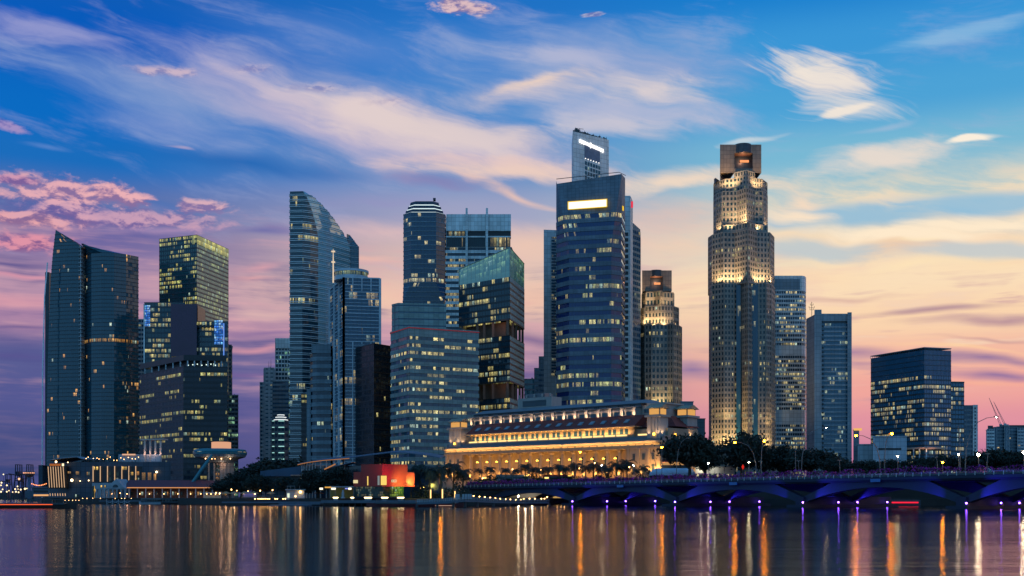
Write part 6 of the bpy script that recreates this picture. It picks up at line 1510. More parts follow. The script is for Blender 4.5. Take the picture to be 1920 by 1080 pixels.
for k, px in enumerate((269, 278.5, 287.5, 296.5)):
    b = MB(); y_ = Y + 2 + k * .7; b.box(X(px - 1.5, Y), X(px + 1.5, Y), y_, y_ + 1.2, Z(867, Y), Z(825, Y)); b.build('column', M_pg, pg)
    lamp('POINT', (X(px, Y), y_ - 1.3, Z(850, Y)), 110, (1, .6, .42), pg, .25)
# ---------------------------------------------------------------- pier pavilion with the long red roof
Y = 585.
pr = thing('pier_hall', 'long pier hall with a dark red roof, white arched gable and eave lights', 'pier hall', (X(310, Y), Y + 10, 3.0))
M_wh = mat_plain('white_plaster', (.28, .32, .36), .7)
b = MB(); b.hexa([(X(232, Y), Y, Z(914.5, Y)), (X(415, Y), Y, Z(914.5, Y)), (X(415, Y), Y + 24, Z(914.5, Y)), (X(232, Y), Y + 24, Z(914.5, Y)), (X(228, Y), Y + 11, Z(899.5, Y)), (X(412, Y), Y + 11, Z(900.5, Y)), (X(412, Y), Y + 13, Z(900.5, Y)), (X(228, Y), Y + 13, Z(899.5, Y))]); b.build('roof', mat_plain('dark_red_roof', (.13, .028, .04), .75, 0, .2, .8), pr)
b = MB(); gx0, gx1 = X(203, Y), X(238, Y); zz0, zz1 = Z(916, Y), Z(898, Y)
v = [(gx0, zz0), (gx1, zz0), ((gx0 + gx1) / 2 + .4, zz1)]
b0 = b.add([(x, Y - 3.5, z) for x, z in v] + [(x, Y + 12, z) for x, z in v]); b.face((b0, b0 + 1, b0 + 2)); b.face((b0 + 5, b0 + 4, b0 + 3)); b.face((b0, b0 + 2, b0 + 5, b0 + 3)); b.face((b0 + 1, b0 + 4, b0 + 5, b0 + 2)); b.face((b0, b0 + 3, b0 + 4, b0 + 1)); b.build('gable', M_wh, pr)
b = MB(); n_ = 14; cx, cz, r0 = X(221, Y), Z(914, Y), 1.5
b0 = b.add([(cx, Y - 3.6, cz)] + [(cx + r0 * math.cos(math.pi * i / n_), Y - 3.6, cz + r0 * math.sin(math.pi * i / n_)) for i in range(n_ + 1)])
for i in range(n_): b.face((b0, b0 + 1 + i, b0 + 2 + i))
b.build('gable_window', M_dark, pr)
b = MB(); z0_ = 3.0; zt_ = Z(917.3, Y)
xs_ = [184 + k * 7.6 for k in range(8)]
for k, xa in enumerate(xs_): b.box(X(xa, Y), X(xa + 2.0, Y), Y - 3.2, Y - 2.2, z0_, zt_)
b.box(X(183, Y), X(240, Y), Y - 3.3, Y - 2.1, zt_, Z(915.6, Y))
for xa, xb in zip(xs_, xs_[1:]):
    c0, rad_ = X((xa + 2 + xb) / 2, Y), (X(xb, Y) - X(xa + 2, Y)) / 2
    for i in range(6):
        a0_, a1_ = math.pi * i / 6, math.pi * (i + 1) / 6
        pA, pB = (c0 + rad_ * math.cos(a0_), zt_ - rad_ + rad_ * .9 * math.sin(a0_)), (c0 + rad_ * math.cos(a1_), zt_ - rad_ + rad_ * .9 * math.sin(a1_))
        b.hexa([(pB[0], Y - 3.1, pB[1]), (pA[0], Y - 3.1, pA[1]), (pA[0], Y - 2.3, pA[1]), (pB[0], Y - 2.3, pB[1]), (pB[0], Y - 3.1, zt_), (pA[0], Y - 3.1, zt_), (pA[0], Y - 2.3, zt_), (pB[0], Y - 2.3, zt_)])
b.build('arcade', M_wh, pr)
b = MB(); b.box(X(170, Y), X(214, Y), Y + 2, Y + 10, 3, Z(905.5, Y)); b.build('annex', M_wh, pr)
for xa, xb, ya, yb in ((173, 178, 911, 934), (188.5, 191.5, 910, 914), (195.5, 198.5, 910, 914), (176, 183, 917, 923)): part_box(pr, 'annex_window', m_am, xa, xb, ya, yb, Y + 1.6, .5)
part_box(pr, 'eave_light', mat_emit('eave_strip', (1, .42, .16), .75, False), 238, 412, 913.6, 915.2, Y - .5, .4)
b = MB(); b.box(X(238, Y), X(414, Y), Y + 6, Y + 22, 3, Z(914.6, Y)); b.build('hall_wall', mat_plain('brown_hall_wall', (.15, .07, .05), .8), pr)
for k in range(12): 
    px = 241 + k * 15.6; part_box(pr, 'hall_column', M_wh, px, px + 2, 915, 933.5, Y + .4, .8)
    part_box(pr, 'hall_opening', m_am2 if k % 3 else m_am, px + 4, px + (12 if k % 3 else 7.5), 922, 928.5, Y + 5.7, .4)
for px in (240, 264, 282, 309, 335, 359, 378): 
    b = MB(); b.ball((X(px, Y), Y - 1.5, Z(926, Y)), .2, 6); b.build('wall_lamp', B_dim, pr); lamp('POINT', (X(px, Y), Y - 1.3, Z(929, Y)), 60, (1, .5, .28), pr, .2)
for px, py in ((196, 926), (209, 926), (224, 924.5)): 
    b = MB(); b.ball((X(px, Y), Y + 1, Z(py, Y)), .22, 6); b.build('arcade_lamp', B_dim, pr)
ki = thing('white_kiosk', 'pale lit kiosk with string lights at the right end of the long pier hall', 'kiosk', (X(399, 540), 545, 3.0))
part_box(ki, 'roof', M_wh, 380, 416, 923, 925.5, 540, 8); part_box(ki, 'counter', mat_plain('cream_counter', (.5, .42, .3), .7), 383, 414, 927.5, 934.5, 541, 6)
for px in (388, 396, 404.5, 412): b = MB(); b.ball((X(px, 540), 539.6, Z(926.3, 540)), .2, 6); b.build('bulb', B_dim, ki)
# ---------------------------------------------------------------- round customs tower
Y = 600.
ct = thing('round_tower', 'round teal-rimmed lookout tower topped by a glowing peach drum, held by a slanted teal tube', 'lookout tower', (X(400, Y), Y + 14, 3.0))
cx, cy_ = X(400, Y), Y + 14; mpx = Y / F; M_teal = mat_plain('teal_metal', (.03, .16, .2), .4, .2)
b = MB(); b.lathe([(50 * mpx, Z(851, Y)), (50.5 * mpx, Z(847, Y)), (48 * mpx, Z(841.5, Y)), (40 * mpx, Z(840, Y))], cx, cy_, 40); b.build('rim', M_teal, ct)
b = MB(); b.lathe([(26 * mpx, Z(866, Y)), (34 * mpx, Z(859.5, Y)), (47 * mpx, Z(855.5, Y)), (49.5 * mpx, Z(851.2, Y)), (30 * mpx, Z(850.6, Y))], cx, cy_, 40); b.build('soffit', M_grey, ct)
b = MB(); b.lathe([(49.4 * mpx, Z(849, Y)), (49.9 * mpx, Z(845.5, Y))], cx, cy_, 40, uvn=True); b.v = [(cx + (x - cx) * 1.012, cy_ + (y - cy_) * 1.012, z) for x, y, z in b.v]; b.build('window_band', mat_glass('lookout_glass', (.01, .05, .06), .3, (1, .8, .45), (1, .85, .5), 1., cu=.3, cv=.1, seed=41, ior=1.5), ct)
b = MB(); b.lathe([(18.3 * mpx, Z(840.2, Y)), (18.3 * mpx, Z(827, Y)), (16 * mpx, Z(826.4, Y))], cx + .6, cy_, 32); b.build('lit_drum', mat_emit('peach_drum', (1, .50, .30), .72, False), ct)
b = MB(); b.lathe([(20 * mpx, 3), (20 * mpx, Z(866, Y))], cx + 2, cy_, 8); b.build('shaft', M_stone, ct)
for px in (390, 400.5, 406, 413, 420): part_box(ct, 'shaft_rib', M_stone, px, px + 3, 868, 932, cy_ - 5.8 - .3 * abs(px - 405) * 0, 1.0)
for k in range(4): part_box(ct, 'shaft_window', m_am2, 404.6, 411.5, 872 + k * 7.5, 876.6 + k * 7.5, cy_ - 5.9, .6)
b = MB(); b.tube([(X(397, Y - 2), Y - 1, Z(853, Y)), (X(376, Y - 4), Y - 4, Z(884, Y)), (X(352, Y - 6), Y - 6, Z(918, Y))], [.85, .95, .85], 10); b.build('slanted_tube', M_teal, ct)
for px in (381, 393, 399, 411, 428): b = MB(); b.ball((X(px, Y), cy_ - 9.5 + .02 * (px - 400) ** 2 * 0, Z(859.4, Y)), .25, 6); b.build('soffit_light', B_dim, ct)
lamp('POINT', (cx - 3, cy_ - 13, Z(862, Y)), 420, (1, .6, .35), ct, .5); lamp('POINT', (cx + 8, cy_ - 11, Z(862, Y)), 420, (1, .6, .35), ct, .5); lamp('POINT', (cx + 3, cy_ - 8, Z(871, Y)), 200, (1, .6, .4), ct, .4)
# ---------------------------------------------------------------- quay details
M_blue = mat_plain('blue_grey_paint', (.08, .11, .15), .6)
Y = 478.
ks = thing('ferry_kiosk', 'small white ferry kiosk with a lit doorway on the low quay', 'kiosk', (X(553, Y), Y + 4, 3.0))
part_box(ks, 'wall', M_wh, 537, 571, 919, 937, Y, 7); part_box(ks, 'roof', M_wh, 535, 573, 917.3, 919, Y - 1, 9); part_box(ks, 'door', mat_emit('cool_door', (.9, 1, .75), .9, False), 538.5, 543, 925, 933, Y - .2, .4)
b = MB()
for px in (537, 543, 551, 560): b.tube([(X(px, Y), Y + 2, Z(917.5, Y)), (X(px, Y), Y + 2, Z(911, Y))], .12, 4)
b.tube([(X(537, Y), Y + 2, Z(911.5, Y)), (X(552, Y), Y + 2, Z(911.5, Y))], .14, 4); b.build('roof_frame', M_pole, ks)
b = MB(); b.ball((X(563.5, Y), Y - .6, Z(922.5, Y)), .4, 8); b.build('wall_lamp', B_warm, ks)
b = MB(); b.ball((X(554.5, Y), Y - .6, Z(930.5, Y)), .28, 8); b.build('wall_lamp', B_dim, ks)
sh = thing('shelter', 'flat-roofed open shelter with bright white sign panels left of the red pavilion', 'shelter', (X(640, 468), 472, 3.0))
part_box(sh, 'roof', M_grey, 617, 664, 911.5, 914, 468, 9)
for px in (618, 628, 644, 662): part_box(sh, 'post', M_pole, px, px + 1.1, 914, 934, 469, .4)
m_sgn = mat_emit('white_sign_panel', (1, .92, .7), 1.6); 
for xa, xb in ((621, 629.5), (653, 659), (599, 605.5)): part_box(sh, 'sign_panel', m_sgn, xa, xb, 914.5, 918.2, 467.6, .3)
part_box(sh, 'blue_sign', mat_emit('blue_sign_panel', (.3, .35, 1), .9, False), 647, 652.5, 915, 917.2, 467.6, .3); part_box(sh, 'amber_fascia', mat_emit('amber_fascia', (1, .5, .1), .8, False), 609, 621, 912.5, 915, 467.8, .3)
part_box(sh, 'back_wall', mat_plain('olive_wall', (.12, .14, .05), .8), 618, 663, 914, 934, 475, .4)
lamp('POINT', (X(630, 468), 471, Z(920, 468)), 90, (1, .8, .4), sh, .3); lamp('POINT', (X(655, 468), 471, Z(920, 468)), 60, (1, .55, .3), sh, .3)
st = thing('statue', 'small pale upright statue at the water edge left of the red pavilion', 'statue', (X(643, 462), 462, 3.0))
b = MB(); x_ = X(643, 462); b.lathe([(.9, 3), (.9, 3.5), (.5, 3.6), (.55, 4.6), (.5, 5.4), (.3, 5.7), (.35, 6.1), (.1, 6.4)], x_, 462, 12); b.build('figure', M_wh, st)
# lower deck and quay steps in front
dk = thing('waterfront_deck', 'long low waterfront deck on piles before the red pavilion', 'deck', (X(720, 430), 440, 0), None)
b = MB(); b.box(X(604, 432), X(860, 432), 430, 474, 1.6, 2.1); b.build('deck_slab', M_blue, dk)
b = MB(); b.box(X(604, 432), X(860, 432), 429.6, 429.95, 1.2, 2.3); b.build('fascia', M_blue, dk)
for k in range(22): px = 608 + k * 11.6; b = MB(); b.tube([(X(px, 433), 433, -1), (X(px, 433), 433, 1.6)], .3, 6); b.build('pile', M_dark, dk)
for xa, xb in ((683, 697), (715, 727.5), (745, 757.5), (624.5, 634), (657.5, 663.5)):
    lb = thing('light_box', 'low glowing bench-like light box on the waterfront deck', 'light box', (X((xa + xb) / 2, 433), 433, 2.1), 'light boxes on the waterfront deck')
    part_box(lb, 'lit_top', mat_emit('lightbox_%d' % int(xa), (1, .72, .36), 9), xa, xb, 932.2, 933.8, 432.5, 1.2); part_box(lb, 'base', M_wh, xa + .6, xb - .6, 933.6, 938.8, 432.6, 1.0)
b = MB(); b.box(X(420, 474), X(606, 474), 470.5, 474.5, 1.0, 1.6); b.box(X(530, 470), X(606, 470), 462, 470.4, .4, .9); b.box(X(520, 468), X(590, 468), 452, 461.9, -.2, .4)
qs = thing('quay_steps', 'broad grey quay steps going down to the water in front of the white ferry kiosk', 'steps', (X(560, 465), 465, 0)); b.build('treads', M_blue, qs)
# railing of the quay with posts
rl = thing('quay_railing', 'thin grey railing along the quay between the pier hall and the ferry kiosk', 'railing', (X(480, 500), 500, 3))
b = MB()
pa, pb_ = Vector((X(425, 509), 509, 3)), Vector((X(536, 480), 480, 3))
for k in range(31): p_ = pa.lerp(pb_, k / 30); b.tube([p_, p_ + Vector((0, 0, 1.1))], .06, 4)
for h_ in (.55, 1.1): b.tube([pa + Vector((0, 0, h_)), pb_ + Vector((0, 0, h_))], .05, 4)
b.build('rail', M_pole, rl)
# curved jetty
jt = thing('curved_jetty', 'curved pale jetty with a railing, on piles between the waterfront deck and the bridge', 'jetty', (X(900, 400), 405, 0))
jp = [(782, 388, 1.55), (820, 384, 1.75), (850, 383, 2.2), (872, 385, 2.45), (895, 390, 2.35), (925, 402, 2.0), (955, 416, 1.75), (985, 432, 1.6), (1030, 455, 1.5)]
b = MB(); r2 = MB()
for (xa, ya, za), (xb, yb, zb_) in zip(jp, jp[1:]):
    b.hexa([(X(xa, ya), ya, za - .6), (X(xb, yb), yb, zb_ - .6), (X(xb, yb), yb + 6, zb_ - .6), (X(xa, ya), ya + 6, za - .6), (X(xa, ya), ya, za), (X(xb, yb), yb, zb_), (X(xb, yb), yb + 6, zb_), (X(xa, ya), ya + 6, za)])
    for h_ in (.4, .75, 1.1): r2.tube([(X(xa, ya), ya + .1, za + h_), (X(xb, yb), yb + .1, zb_ + h_)], .05, 4)
    for k in range(8): f = k / 8; r2.tube([(X(xa + (xb - xa) * f, ya + (yb - ya) * f), ya + (yb - ya) * f + .1, za + (zb_ - za) * f), (X(xa + (xb - xa) * f, ya + (yb - ya) * f), ya + (yb - ya) * f + .1, za + (zb_ - za) * f + 1.1)], .05, 4)
b.build('deck_slab', M_blue, jt); r2.build('railing', M_pale, jt)
for xa, ya, za in jp: b = MB(); b.tube([(X(xa, ya + 2), ya + 2, -1), (X(xa, ya + 2), ya + 2, za - .6)], .45, 8); b.build('pile', M_dark, jt)
for k, px in enumerate((853, 866.5, 871.5, 876.5, 881)):
    dp = thing('display_panel', 'white upright panel in the row on the curved jetty', 'panel', (X(px, 388), 388, 2.4), 'white panels on the jetty'); w_ = 9 if k == 0 else 4
    part_box(dp, 'board', M_wh, px, px + w_, 926.3, 936, 388, .4); part_box(dp, 'foot', M_pole, px + w_ * .4, px + w_ * .6, 936, 938.6, 388, .3)
for px, h_ in ((807.5, 918), (829.5, 917), (853, 921)):
    lp = thing('uplit_trunk', 'slim palm trunk beside the curved jetty, its amber uplight put in as glow', 'palm trunk', (X(px, 470), 476, 3), 'uplit palm trunks by the jetty')
    b = MB(); b.tube([(X(px, 476), 476, 3), (X(px, 476), 476, Z(h_, 476))], .28, 6); b.build('glowing_trunk', mat_emit('amber_trunk_glow_%d' % int(px), (1, .6, .2), 2.2), lp); b = MB(); b.tube([(X(px, 476), 476, Z(h_, 476)), (X(px, 476), 476, Z(h_ - 6, 476))], .09, 4); b.build('rod', M_pole, lp)  # uplit palm trunks, the uplight put into the shaft as its own glow
# left landing stage with cross braces
ls = thing('landing_stage', 'blue landing stage with crossed braces before the white gable', 'jetty', (X(232, 560), 565, 0))
b = MB(); b.box(X(188, 562), X(272, 562), 560, 572, 1.3, 1.75); b.build('deck_slab', M_blue, ls); b = MB()
for xa, xb in ((200, 211), (211, 222), (222, 233), (233, 244)): b.tube([(X(xa, 560), 560, .3), (X(xb, 560), 560, 1.4)], .13, 4); b.tube([(X(xa, 560), 560, 1.4), (X(xb, 560), 560, .3)], .13, 4); b.tube([(X(xa, 560), 560, -1), (X(xa, 560), 560, 2.6)], .2, 5)
b.build('brace', M_wh, ls)
for px, py in ((122, 938), (129, 938), (136, 938), (142, 938), (148, 938), (155, 934.5), (163, 934.5), (174, 934), (188, 934), (216, 934.5), (228, 934.5), (234, 934.5), (246, 934.5)): small_lamp(px, py, 600 if px < 150 else 568, 1.0, B_dim, .13, 'tiny white lamp along the landing stage', 'lamps along the landing stage')
# ---------------------------------------------------------------- boats
def boat(label, x, y, ang, L, Bm, h, hullc, roofc, light=None, cabin=.8):
    o = thing('river_boat', label, 'boat', (x, y, 0), 'boats on the bay'); ca, sa = math.cos(ang), math.sin(ang)
    def T(a, b_, z): return (x + ca * a - sa * b_, y + sa * a + ca * b_, z)
    m_ = MB(); n = 12; rows = []
    for k in range(n + 1):
        f = k / n; a = (f - .5) * L; wd = Bm / 2 * (1 - abs(2 * f - 1) ** 3.2 * .85); sh_ = h * (1 + .45 * abs(2 * f - 1) ** 2.5)
        rows.append([T(a, -wd, sh_), T(a, -wd * .8, -.25), T(a, wd * .8, -.25), T(a, wd, sh_)])
    b0 = m_.add([p for r in rows for p in r])
    for k in range(n):
        for j in range(4): m_.face((b0 + k * 4 + j, b0 + k * 4 + (j + 1) % 4, b0 + (k + 1) * 4 + (j + 1) % 4, b0 + (k + 1) * 4 + j))
    m_.face([b0 + j for j in range(4)]); m_.face([b0 + n * 4 + j for j in reversed(range(4))]); m_.build('hull', hullc, o)
    m_ = MB(); m_.box(-L * cabin / 2, L * cabin / 2, -Bm * .42, Bm * .42, h * 1.05, h + .5, T=T); m_.build('cabin', M_dark, o)
    m_ = MB()
    for k in range(9): a = (-.5 + k / 8) * L * cabin * .98; m_.box(a - .06, a + .06, -Bm * .42, -Bm * .36, h + .5, h + 1.6, T=T); m_.box(a - .06, a + .06, Bm * .36, Bm * .42, h + .5, h + 1.6, T=T)
    m_.build('roof_posts', M_pole, o); o.children[-1].name = 'roof_frame'
    m_ = MB(); m_.box(-L * cabin / 2, L * cabin / 2, -Bm * .48, Bm * .48, h + 1.6, h + 1.8, T=T); m_.build('roof', roofc, o)
    if light: m_ = MB(); m_.box(-L * light[2], L * light[3], -Bm * .52, -Bm * .49, h * light[0], h * light[0] + light[4], T=T); m_.build('light_strip', light[1], o)
    return o
M_hull = mat_plain('dark_hull', (.02, .016, .016), .5); M_hullr = mat_plain('maroon_hull', (.08, .015, .02), .5); M_hullw = mat_plain('pale_hull', (.3, .35, .4), .4)
boat('long dark river boat with a glowing red strip, cut by the left edge', X(38, 352), 352, math.radians(8), 34, 4.2, 1.1, M_hull, M_dark, (.95, mat_emit('red_strip', (1, .12, .03), 1.4), .5, .3, .22))
boat('maroon river boat with a pale light strip lying before the waterfront deck', X(780, 404), 404, math.radians(-3), 36, 4.2, 1.0, M_hullr, M_hullr, (.35, mat_emit('pale_strip', (1, .6, .45), .8), -.2, .38, .14))
boat('small pale motor launch moored right of the landing stage', X(286, 556), 556, .1, 13, 3.4, .9, M_hullw, M_wh)
boat('small dark launch moored under the slanted teal tube', X(330, 548), 548, -.05, 15, 3.4, .8, M_hull, M_blue)
boat('small launch lying between the two other launches', X(308, 560), 560, .0, 9, 3, .7, M_hull, M_grey)
# ---------------------------------------------------------------- road behind the bridge: buses, tents, signs
def bus(label, px0, px1, pyt, Y, zb, body):
    o = thing('bus', label, 'bus', (X((px0 + px1) / 2, Y), Y + 1.3, zb), 'buses on the road before the hotel'); x0, x1 = X(px0, Y), X(px1, Y); zt_ = zb + 3.6
    b_ = MB(); b_.box(x0, x1, Y, Y + 2.5, zb + .4, zt_ - .15); b_.box(x0 + .3, x1 - .3, Y + .2, Y + 2.3, zt_ - .15, zt_); b_.build('body', body, o)
    b_ = MB(); b_.box(x0 + .4, x1 - .4, Y - .04, Y + .1, zb + 1.5, zb + 2.7); b_.build('window', g_dim, o)
    for f in (.16, .8):
        b_ = MB(); xx = x0 + (x1 - x0) * f; b_.tube([(xx, Y - .05, zb + .5), (xx, Y + .3, zb + .5)], .5, 12); b_.build('wheel', M_black, o)
    b_ = MB(); b_.box(x1 - 2.4, x1 - .6, Y - .08, Y + .02, zb + 2.85, zb + 3.25); b_.build('route_sign', mat_emit('route_sign_%d' % int(px0), (1, .75, .15), 1.6, False), o)
bus('pale single-deck bus with an amber route sign, before the left of the hotel', 930, 992, 886, 552, 11, M_pale)
bus('red single-deck bus with amber route signs, right of the pale bus', 1018, 1074, 884, 556, 11, mat_plain('bus_red', (.2, .02, .03), .4))
for px in (908, 1025):
    rs = thing('road_sign', 'small amber lit road sign on the road before the hotel', 'sign', (X(px, 548), 548, 11), 'amber signs before the hotel'); part_box(rs, 'panel', mat_emit('amber_sign_%d' % px, (1, .7, .2), 1.6, False), px - 4, px + 4, 894.5, 897.5, 548, .3); part_box(rs, 'post', M_pole, px - .4, px + .4, 897.5, 903, 548.1, .2)
Y = 520.
tn = thing('white_tent', 'long white marquee tent with a curved roof at the right foot of the hotel', 'tent', (X(1265, Y), Y + 5, 11))
b = MB(); n_ = 8
for k in range(n_):
    a0_, a1_ = math.pi * k / n_, math.pi * (k + 1) / n_
    def tp(px, a): return (X(px + (12 if px < 1260 else -10) * (1 - abs(math.cos(a))) , Y), Y + 5 - 5 * math.cos(a), 13.6 + 3.4 * math.sin(a))
    b.poly([tp(1222, a0_), tp(1304, a0_), tp(1304, a1_), tp(1222, a1_)])
for px in (1222, 1304):
    b.poly([tp(px, math.pi * k / n_) for k in range(n_ + 1)])
b.build('canopy', mat_plain('tent_fabric', (.42, .46, .55), .8), tn)
for px in (1224, 1240, 1256, 1272, 1288, 1303): part_box(tn, 'pole', M_pole, px, px + .8, 887, 902, Y + .2, .2)
part_box(tn, 'side_panel', mat_plain('tent_side', (.25, .2, .17), .8), 1226, 1302, 889, 902, Y + 6, .2)
t2 = thing('lit_tent', 'flat-topped white tent glowing from inside, right of the marquee', 'tent', (X(1340, Y), Y + 5, 11))
part_box(t2, 'roof', mat_plain('lit_tent_fabric', (.5, .5, .5), .8), 1302, 1378, 873.5, 875, Y - 1, 10); part_box(t2, 'side_wall', bpy.data.materials['lit_tent_fabric'], 1304, 1376, 875, 888, Y + 3.4, .3)
lamp('POINT', (X(1316, Y), Y + 1.2, Z(881, Y)), 420, (1, .86, .6), t2, .4); lamp('POINT', (X(1340, Y), Y + 1.0, Z(881, Y)), 260, (.95, .9, .7), t2, .4)
for k in range(8): px = 1306 + k * 9.4; part_box(t2, 'doorway', m_am2 if k % 2 else m_pw, px, px + 4.4, 889, 893, Y + 3.2, .3)
for px in (1303, 1322, 1340, 1358, 1376): part_box(t2, 'pole', M_pole, px, px + .8, 875, 902, Y - .6, .2)
rs = thing('diamond_sign', 'red diamond-shaped road sign beside the short lamp on the bridge', 'road sign', TB(deck_at(1393, 8), 8, zd(deck_at(1393, 8))))
s_ = deck_at(1393, 8); xx, yy, _ = TB(s_, 8, 0); b = MB(); zc_ = Z(875.5, yy); w_ = 2.7 * yy / F; h_ = 5.2 * yy / F
b.hexa([(xx - w_, yy, zc_), (xx, yy, zc_ - h_), (xx, yy + .12, zc_ - h_), (xx - w_, yy + .12, zc_), (xx, yy, zc_ + h_), (xx + w_, yy, zc_), (xx + w_, yy + .12, zc_), (xx, yy + .12, zc_ + h_)]); b.build('panel', mat_emit('red_diamond', (.8, .03, .02), .8, False), rs)
b = MB(); b.tube([(xx, yy + .06, zd(s_)), (xx, yy + .06, zc_ - h_)], .07, 5); b.build('post', M_pole, rs)
ga = thing('garden_arcade', 'low lit restaurant terrace with red awnings behind the rain tree', 'restaurant', (X(1260, 556), 562, 11))
part_box(ga, 'awning', mat_plain('red_awning', (.2, .02, .03), .7), 1240, 1290, 862, 866, 556, 4); part_box(ga, 'lit_wall', mat_emit('terrace_glow', (1, .5, .18), .5, False), 1242, 1290, 866, 872, 559, .4); part_box(ga, 'wall', M_dark, 1240, 1292, 872, 900, 559, 6)
# underpass lights and bank wall under the left arch
up = thing('underpass', 'lit concrete underpass mouth below the left arch of the bridge', 'underpass', (X(985, 546), 548, 0))
part_box(up, 'back_wall', M_concrete, 940, 1068, 922, 947, 547, 2.0); part_box(up, 'lit_opening', mat_emit('amber_underpass', (1, .6, .2), .5, False), 1037, 1064, 928, 936, 546.6, .3)
lamp('POINT', (X(985, 540), 540, Z(931, 540)), 900, (1, .85, .6), up, .5); lamp('POINT', (X(998, 542), 542, Z(929, 542)), 500, (1, .85, .6), up, .5)
rl2 = thing('added_red_light', 'low red light on a dark box, added under the bridge for its reflection', 'added light', (X(1695, 440), 443, 0))
part_box(rl2, 'lit_front', mat_emit('added_red_glow', (1, .02, .05), 1.2), 1672, 1722, 941, 943.5, 439.5, .4); part_box(rl2, 'wall', M_dark, 1668, 1726, 937, 948, 440, 6)  # unseen red source, added for the red reflection on the water
# ---------------------------------------------------------------- harbour far left
Y = 1550.
def hpt(px, py): return (X(px, Y), Y, Z(py, Y))
for px, pyt, lab in ((31, 869, 'left one of the two tall harbour gantry cranes, dark against the sky'), (52, 869, 'tall harbour gantry crane behind the round-topped control tower'), (12, 888, 'small harbour crane with a lamp at its tip, at the left edge'), (38, 886, 'small harbour crane between the two tall ones')):
    h_ = Z(pyt, Y); o = thing('harbour_crane', lab, 'crane', (X(px, Y + 40), Y + 40, 1.5), 'harbour cranes'); x_ = X(px, Y + 40); yk = Y + 40; s_ = (h_ - 1.5) / 46
    b = MB()
    for sx_ in (-1, 1):
        for dy in (0, 14): b.tube([(x_ + sx_ * 5 * s_, yk + dy, 1.5), (x_ + sx_ * 1.6 * s_, yk + dy, h_ * .66), (x_ + sx_ * 1.3 * s_, yk + dy, h_)], [.9 * s_ + .2, .7 * s_ + .2, .5 * s_ + .2], 4)
    for f in (.35, .6, .8, 1.0): b.box(x_ - 3.6 * s_ * (1.3 - f * .8), x_ + 3.6 * s_ * (1.3 - f * .8), yk, yk + 14, h_ * f - .8, h_ * f)
    b.build('gantry', mat_plain('crane_blue_%d' % px, (.035, .04, .075), .6), o)
    b = MB(); b.tube([(x_, yk + 10, h_ * .68), (x_ + 3 * s_, yk - 30 * s_, h_ * .72)], .8, 4); b.box(x_ - 2 * s_, x_ + 2 * s_, yk + 2, yk + 9, h_ * .68, h_ * .78); b.build('boom', bpy.data.materials['crane_blue_%d' % px], o)
o = thing('control_tower', 'blue harbour control tower with a round row of lit windows under its cap', 'control tower', (X(55, Y), Y, 1.5)); x_ = X(55, Y); mp = Y / F
b = MB(); b.lathe([(3.6 * mp, 1.5), (3.4 * mp, Z(894, Y))], x_, Y, 12); b.build('shaft', mat_plain('blue_tower_paint', (.06, .12, .24), .6), o)
b = MB(); b.lathe([(4 * mp, Z(895, Y)), (8 * mp, Z(891, Y)), (10 * mp, Z(889.5, Y)), (10 * mp, Z(884.5, Y)), (8 * mp, Z(884, Y))], x_, Y, 24); b.build('cab', mat_plain('tower_cab', (.12, .09, .1), .6), o)
for k in range(9): b = MB(); w_ = math.pi * (1.08 + .84 * k / 8); b.ball((x_ + 10.1 * mp * math.cos(w_), Y + 10.1 * mp * math.sin(w_), Z(886.8, Y)), .75, 6); b.build('window_light', mat_emit('cab_light', (1, .45, .25), 1.5, False) if k == 0 else bpy.data.materials['cab_light'], o)
Y = 900.
o = thing('ferry_terminal', 'low blue ferry terminal with a lit counter under a string of red-orange lights', 'terminal', (X(77, Y), Y + 8, 0))
b = MB(); b.box(X(50, Y), X(92, Y), Y, Y + 16, -1, 1.5); b.build('platform', M_dark, o)
part_box(o, 'wall', M_blue, 60, 91, 915, 931, Y + 1, 10); part_box(o, 'roof', M_blue, 58, 92, 912.5, 915, Y, 12); part_box(o, 'lit_counter', mat_emit('counter_glow', (1, .5, .2), .9, False), 63, 91, 927, 930, Y + .6, .4); part_box(o, 'window_band', M_black, 63, 90, 919.5, 923.5, Y + .8, .4); part_box(o, 'annex', M_blue, 47, 62, 920, 933, Y + 2, 8)
for k in range(10): b = MB(); b.ball((X(60 + k * 3, Y), Y - .5, Z(907 + 3.2 * math.sin(math.pi * k / 9), Y)), .36, 6); b.build('string_light', mat_emit('red_orange_bulb', (1, .3, .1), 4, False) if k == 0 else bpy.data.materials['red_orange_bulb'], o)
part_box(o, 'rear_wall', M_navy, 72, 80, 872, 932, Y + 60, 20)
Y = 1540.
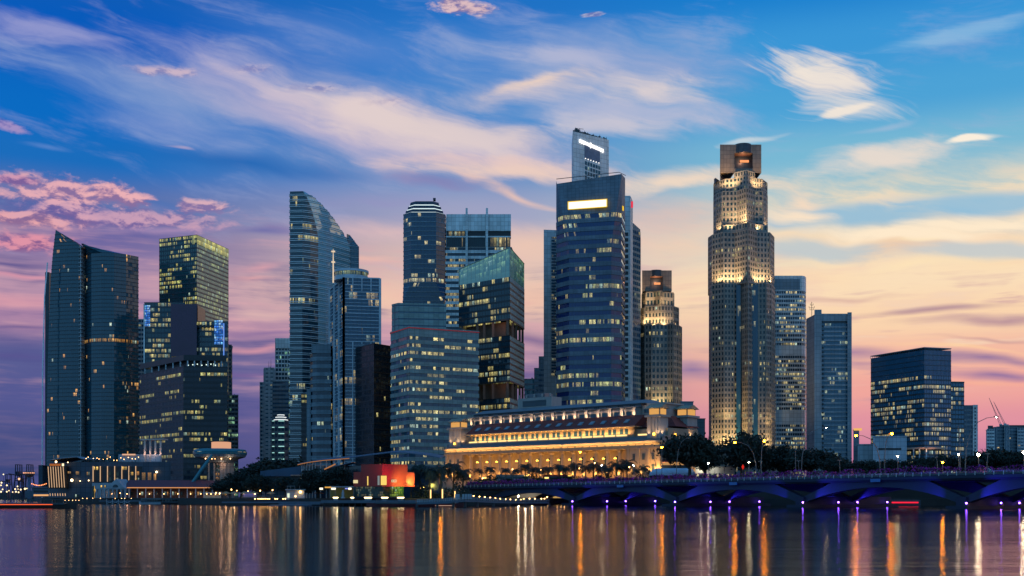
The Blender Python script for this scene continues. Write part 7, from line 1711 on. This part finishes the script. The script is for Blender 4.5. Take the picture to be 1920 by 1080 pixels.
for px, py, r, bm_ in ((3, 905, 1.4, B_dim), (2, 910, 1.2, B_dim), (13, 910, 1.4, B_dim), (5, 917.5, 1.2, B_dim), (2, 922, 1.5, B_dim), (13, 922, 1.3, B_dim), (36, 898, 2.0, B_dim), (33, 912, 1.2, B_dim), (28.5, 917, 1.3, B_dim), (39, 918, 1.4, B_dim), (30, 922, 1.4, B_dim), (35, 923, 1.3, B_dim), (24, 922.6, 1., B_dim), (47, 916.5, 1.7, B_dim), (17, 920, 1., B_dim), (50.5, 916, 1., B_dim), (6.6, 889.5, 1.1, B_dim), (34, 917, .8, B_dim), (49, 923, .9, B_dim)):
    o = thing('harbour_lamp', 'glowing orange floodlight mast of the harbour' if px == 36 else 'pale lamp in the cluster of harbour lights at the left edge', 'lamp', (X(px, Y), Y, 1.5), 'harbour lights')
    b = MB(); b.tube([(X(px, Y), Y, 1.5), (X(px, Y), Y, Z(py, Y))], .2, 4); b.build('pole', M_steel, o); b = MB(); b.ball((X(px, Y), Y - .3, Z(py, Y)), r * .8, 6); b.build('bulb', mat_emit('harbour_bulb_%d_%d' % (int(px), int(py)), (1, .5, .28) if px == 36 else (1, .78, .42), 1.6 if px == 36 else 2.2, False), o)
rr = random.Random(5); b = MB()
for k in range(30): px = rr.uniform(-120, 78); w_ = rr.uniform(6, 22); yk = 1620 + rr.uniform(0, 300); hh_ = rr.uniform(3, 10); b.box(X(px, yk), X(px, yk) + w_, yk, yk + 12, 1.5, 1.5 + hh_)
tag(b.build('harbour_sheds', M_dark, loc=(X(20, 1700), 1700, 1.5)), 'dim mass of harbour sheds and stacks beyond the bay', 'sheds', kind='stuff')

# ---------------------------------------------------------------- lit parasols of the waterfront market
m_par = mat_plain('parasol_cloth', (.4, .2, .1), .8)
for k, (px, w_, lab) in enumerate(((424, 3.2, 'lit parasol nearest the long red roof on the dark quay'), (440, 4.0, 'wide lit parasol on the dark quay, second from the long red roof'), (458, 3.0, 'lit parasol in the middle of the quay under the trees'), (476, 3.6, 'lit parasol above the row of amber quay lamps'), (508, 3.0, 'lit parasol close to the white ferry kiosk'), (598, 3.2, 'lit parasol right of the white ferry kiosk'), (842, 3.0, 'lit parasol under the palms behind the white jetty panels'))):
    yk = 486 + (k % 3) * 4; x_ = X(px, yk); o = thing('parasol', lab, 'parasol', (x_, yk, 3.0), 'parasols along the quay')
    b = MB(); b.tube([(x_, yk, 3), (x_, yk, 5.9)], .06, 5); b.build('pole', M_pole, o)
    b = MB(); b.lathe([(w_ * .62, 5.0), (w_ * .58, 5.15), (.08, 6.0)], x_, yk, 8); b.build('canopy', m_par, o)
    lamp('POINT', (x_, yk - .4, 4.7), 70, (1, .55, .25), o, .15)
    for sx_ in (-1, 1): b = MB(); b.lathe([(.35, 3.72), (.35, 3.78)], x_ + sx_ * .9, yk, 8); b.tube([(x_ + sx_ * .9, yk, 3), (x_ + sx_ * .9, yk, 3.72)], .06, 4); b.build('table', M_wh, o)
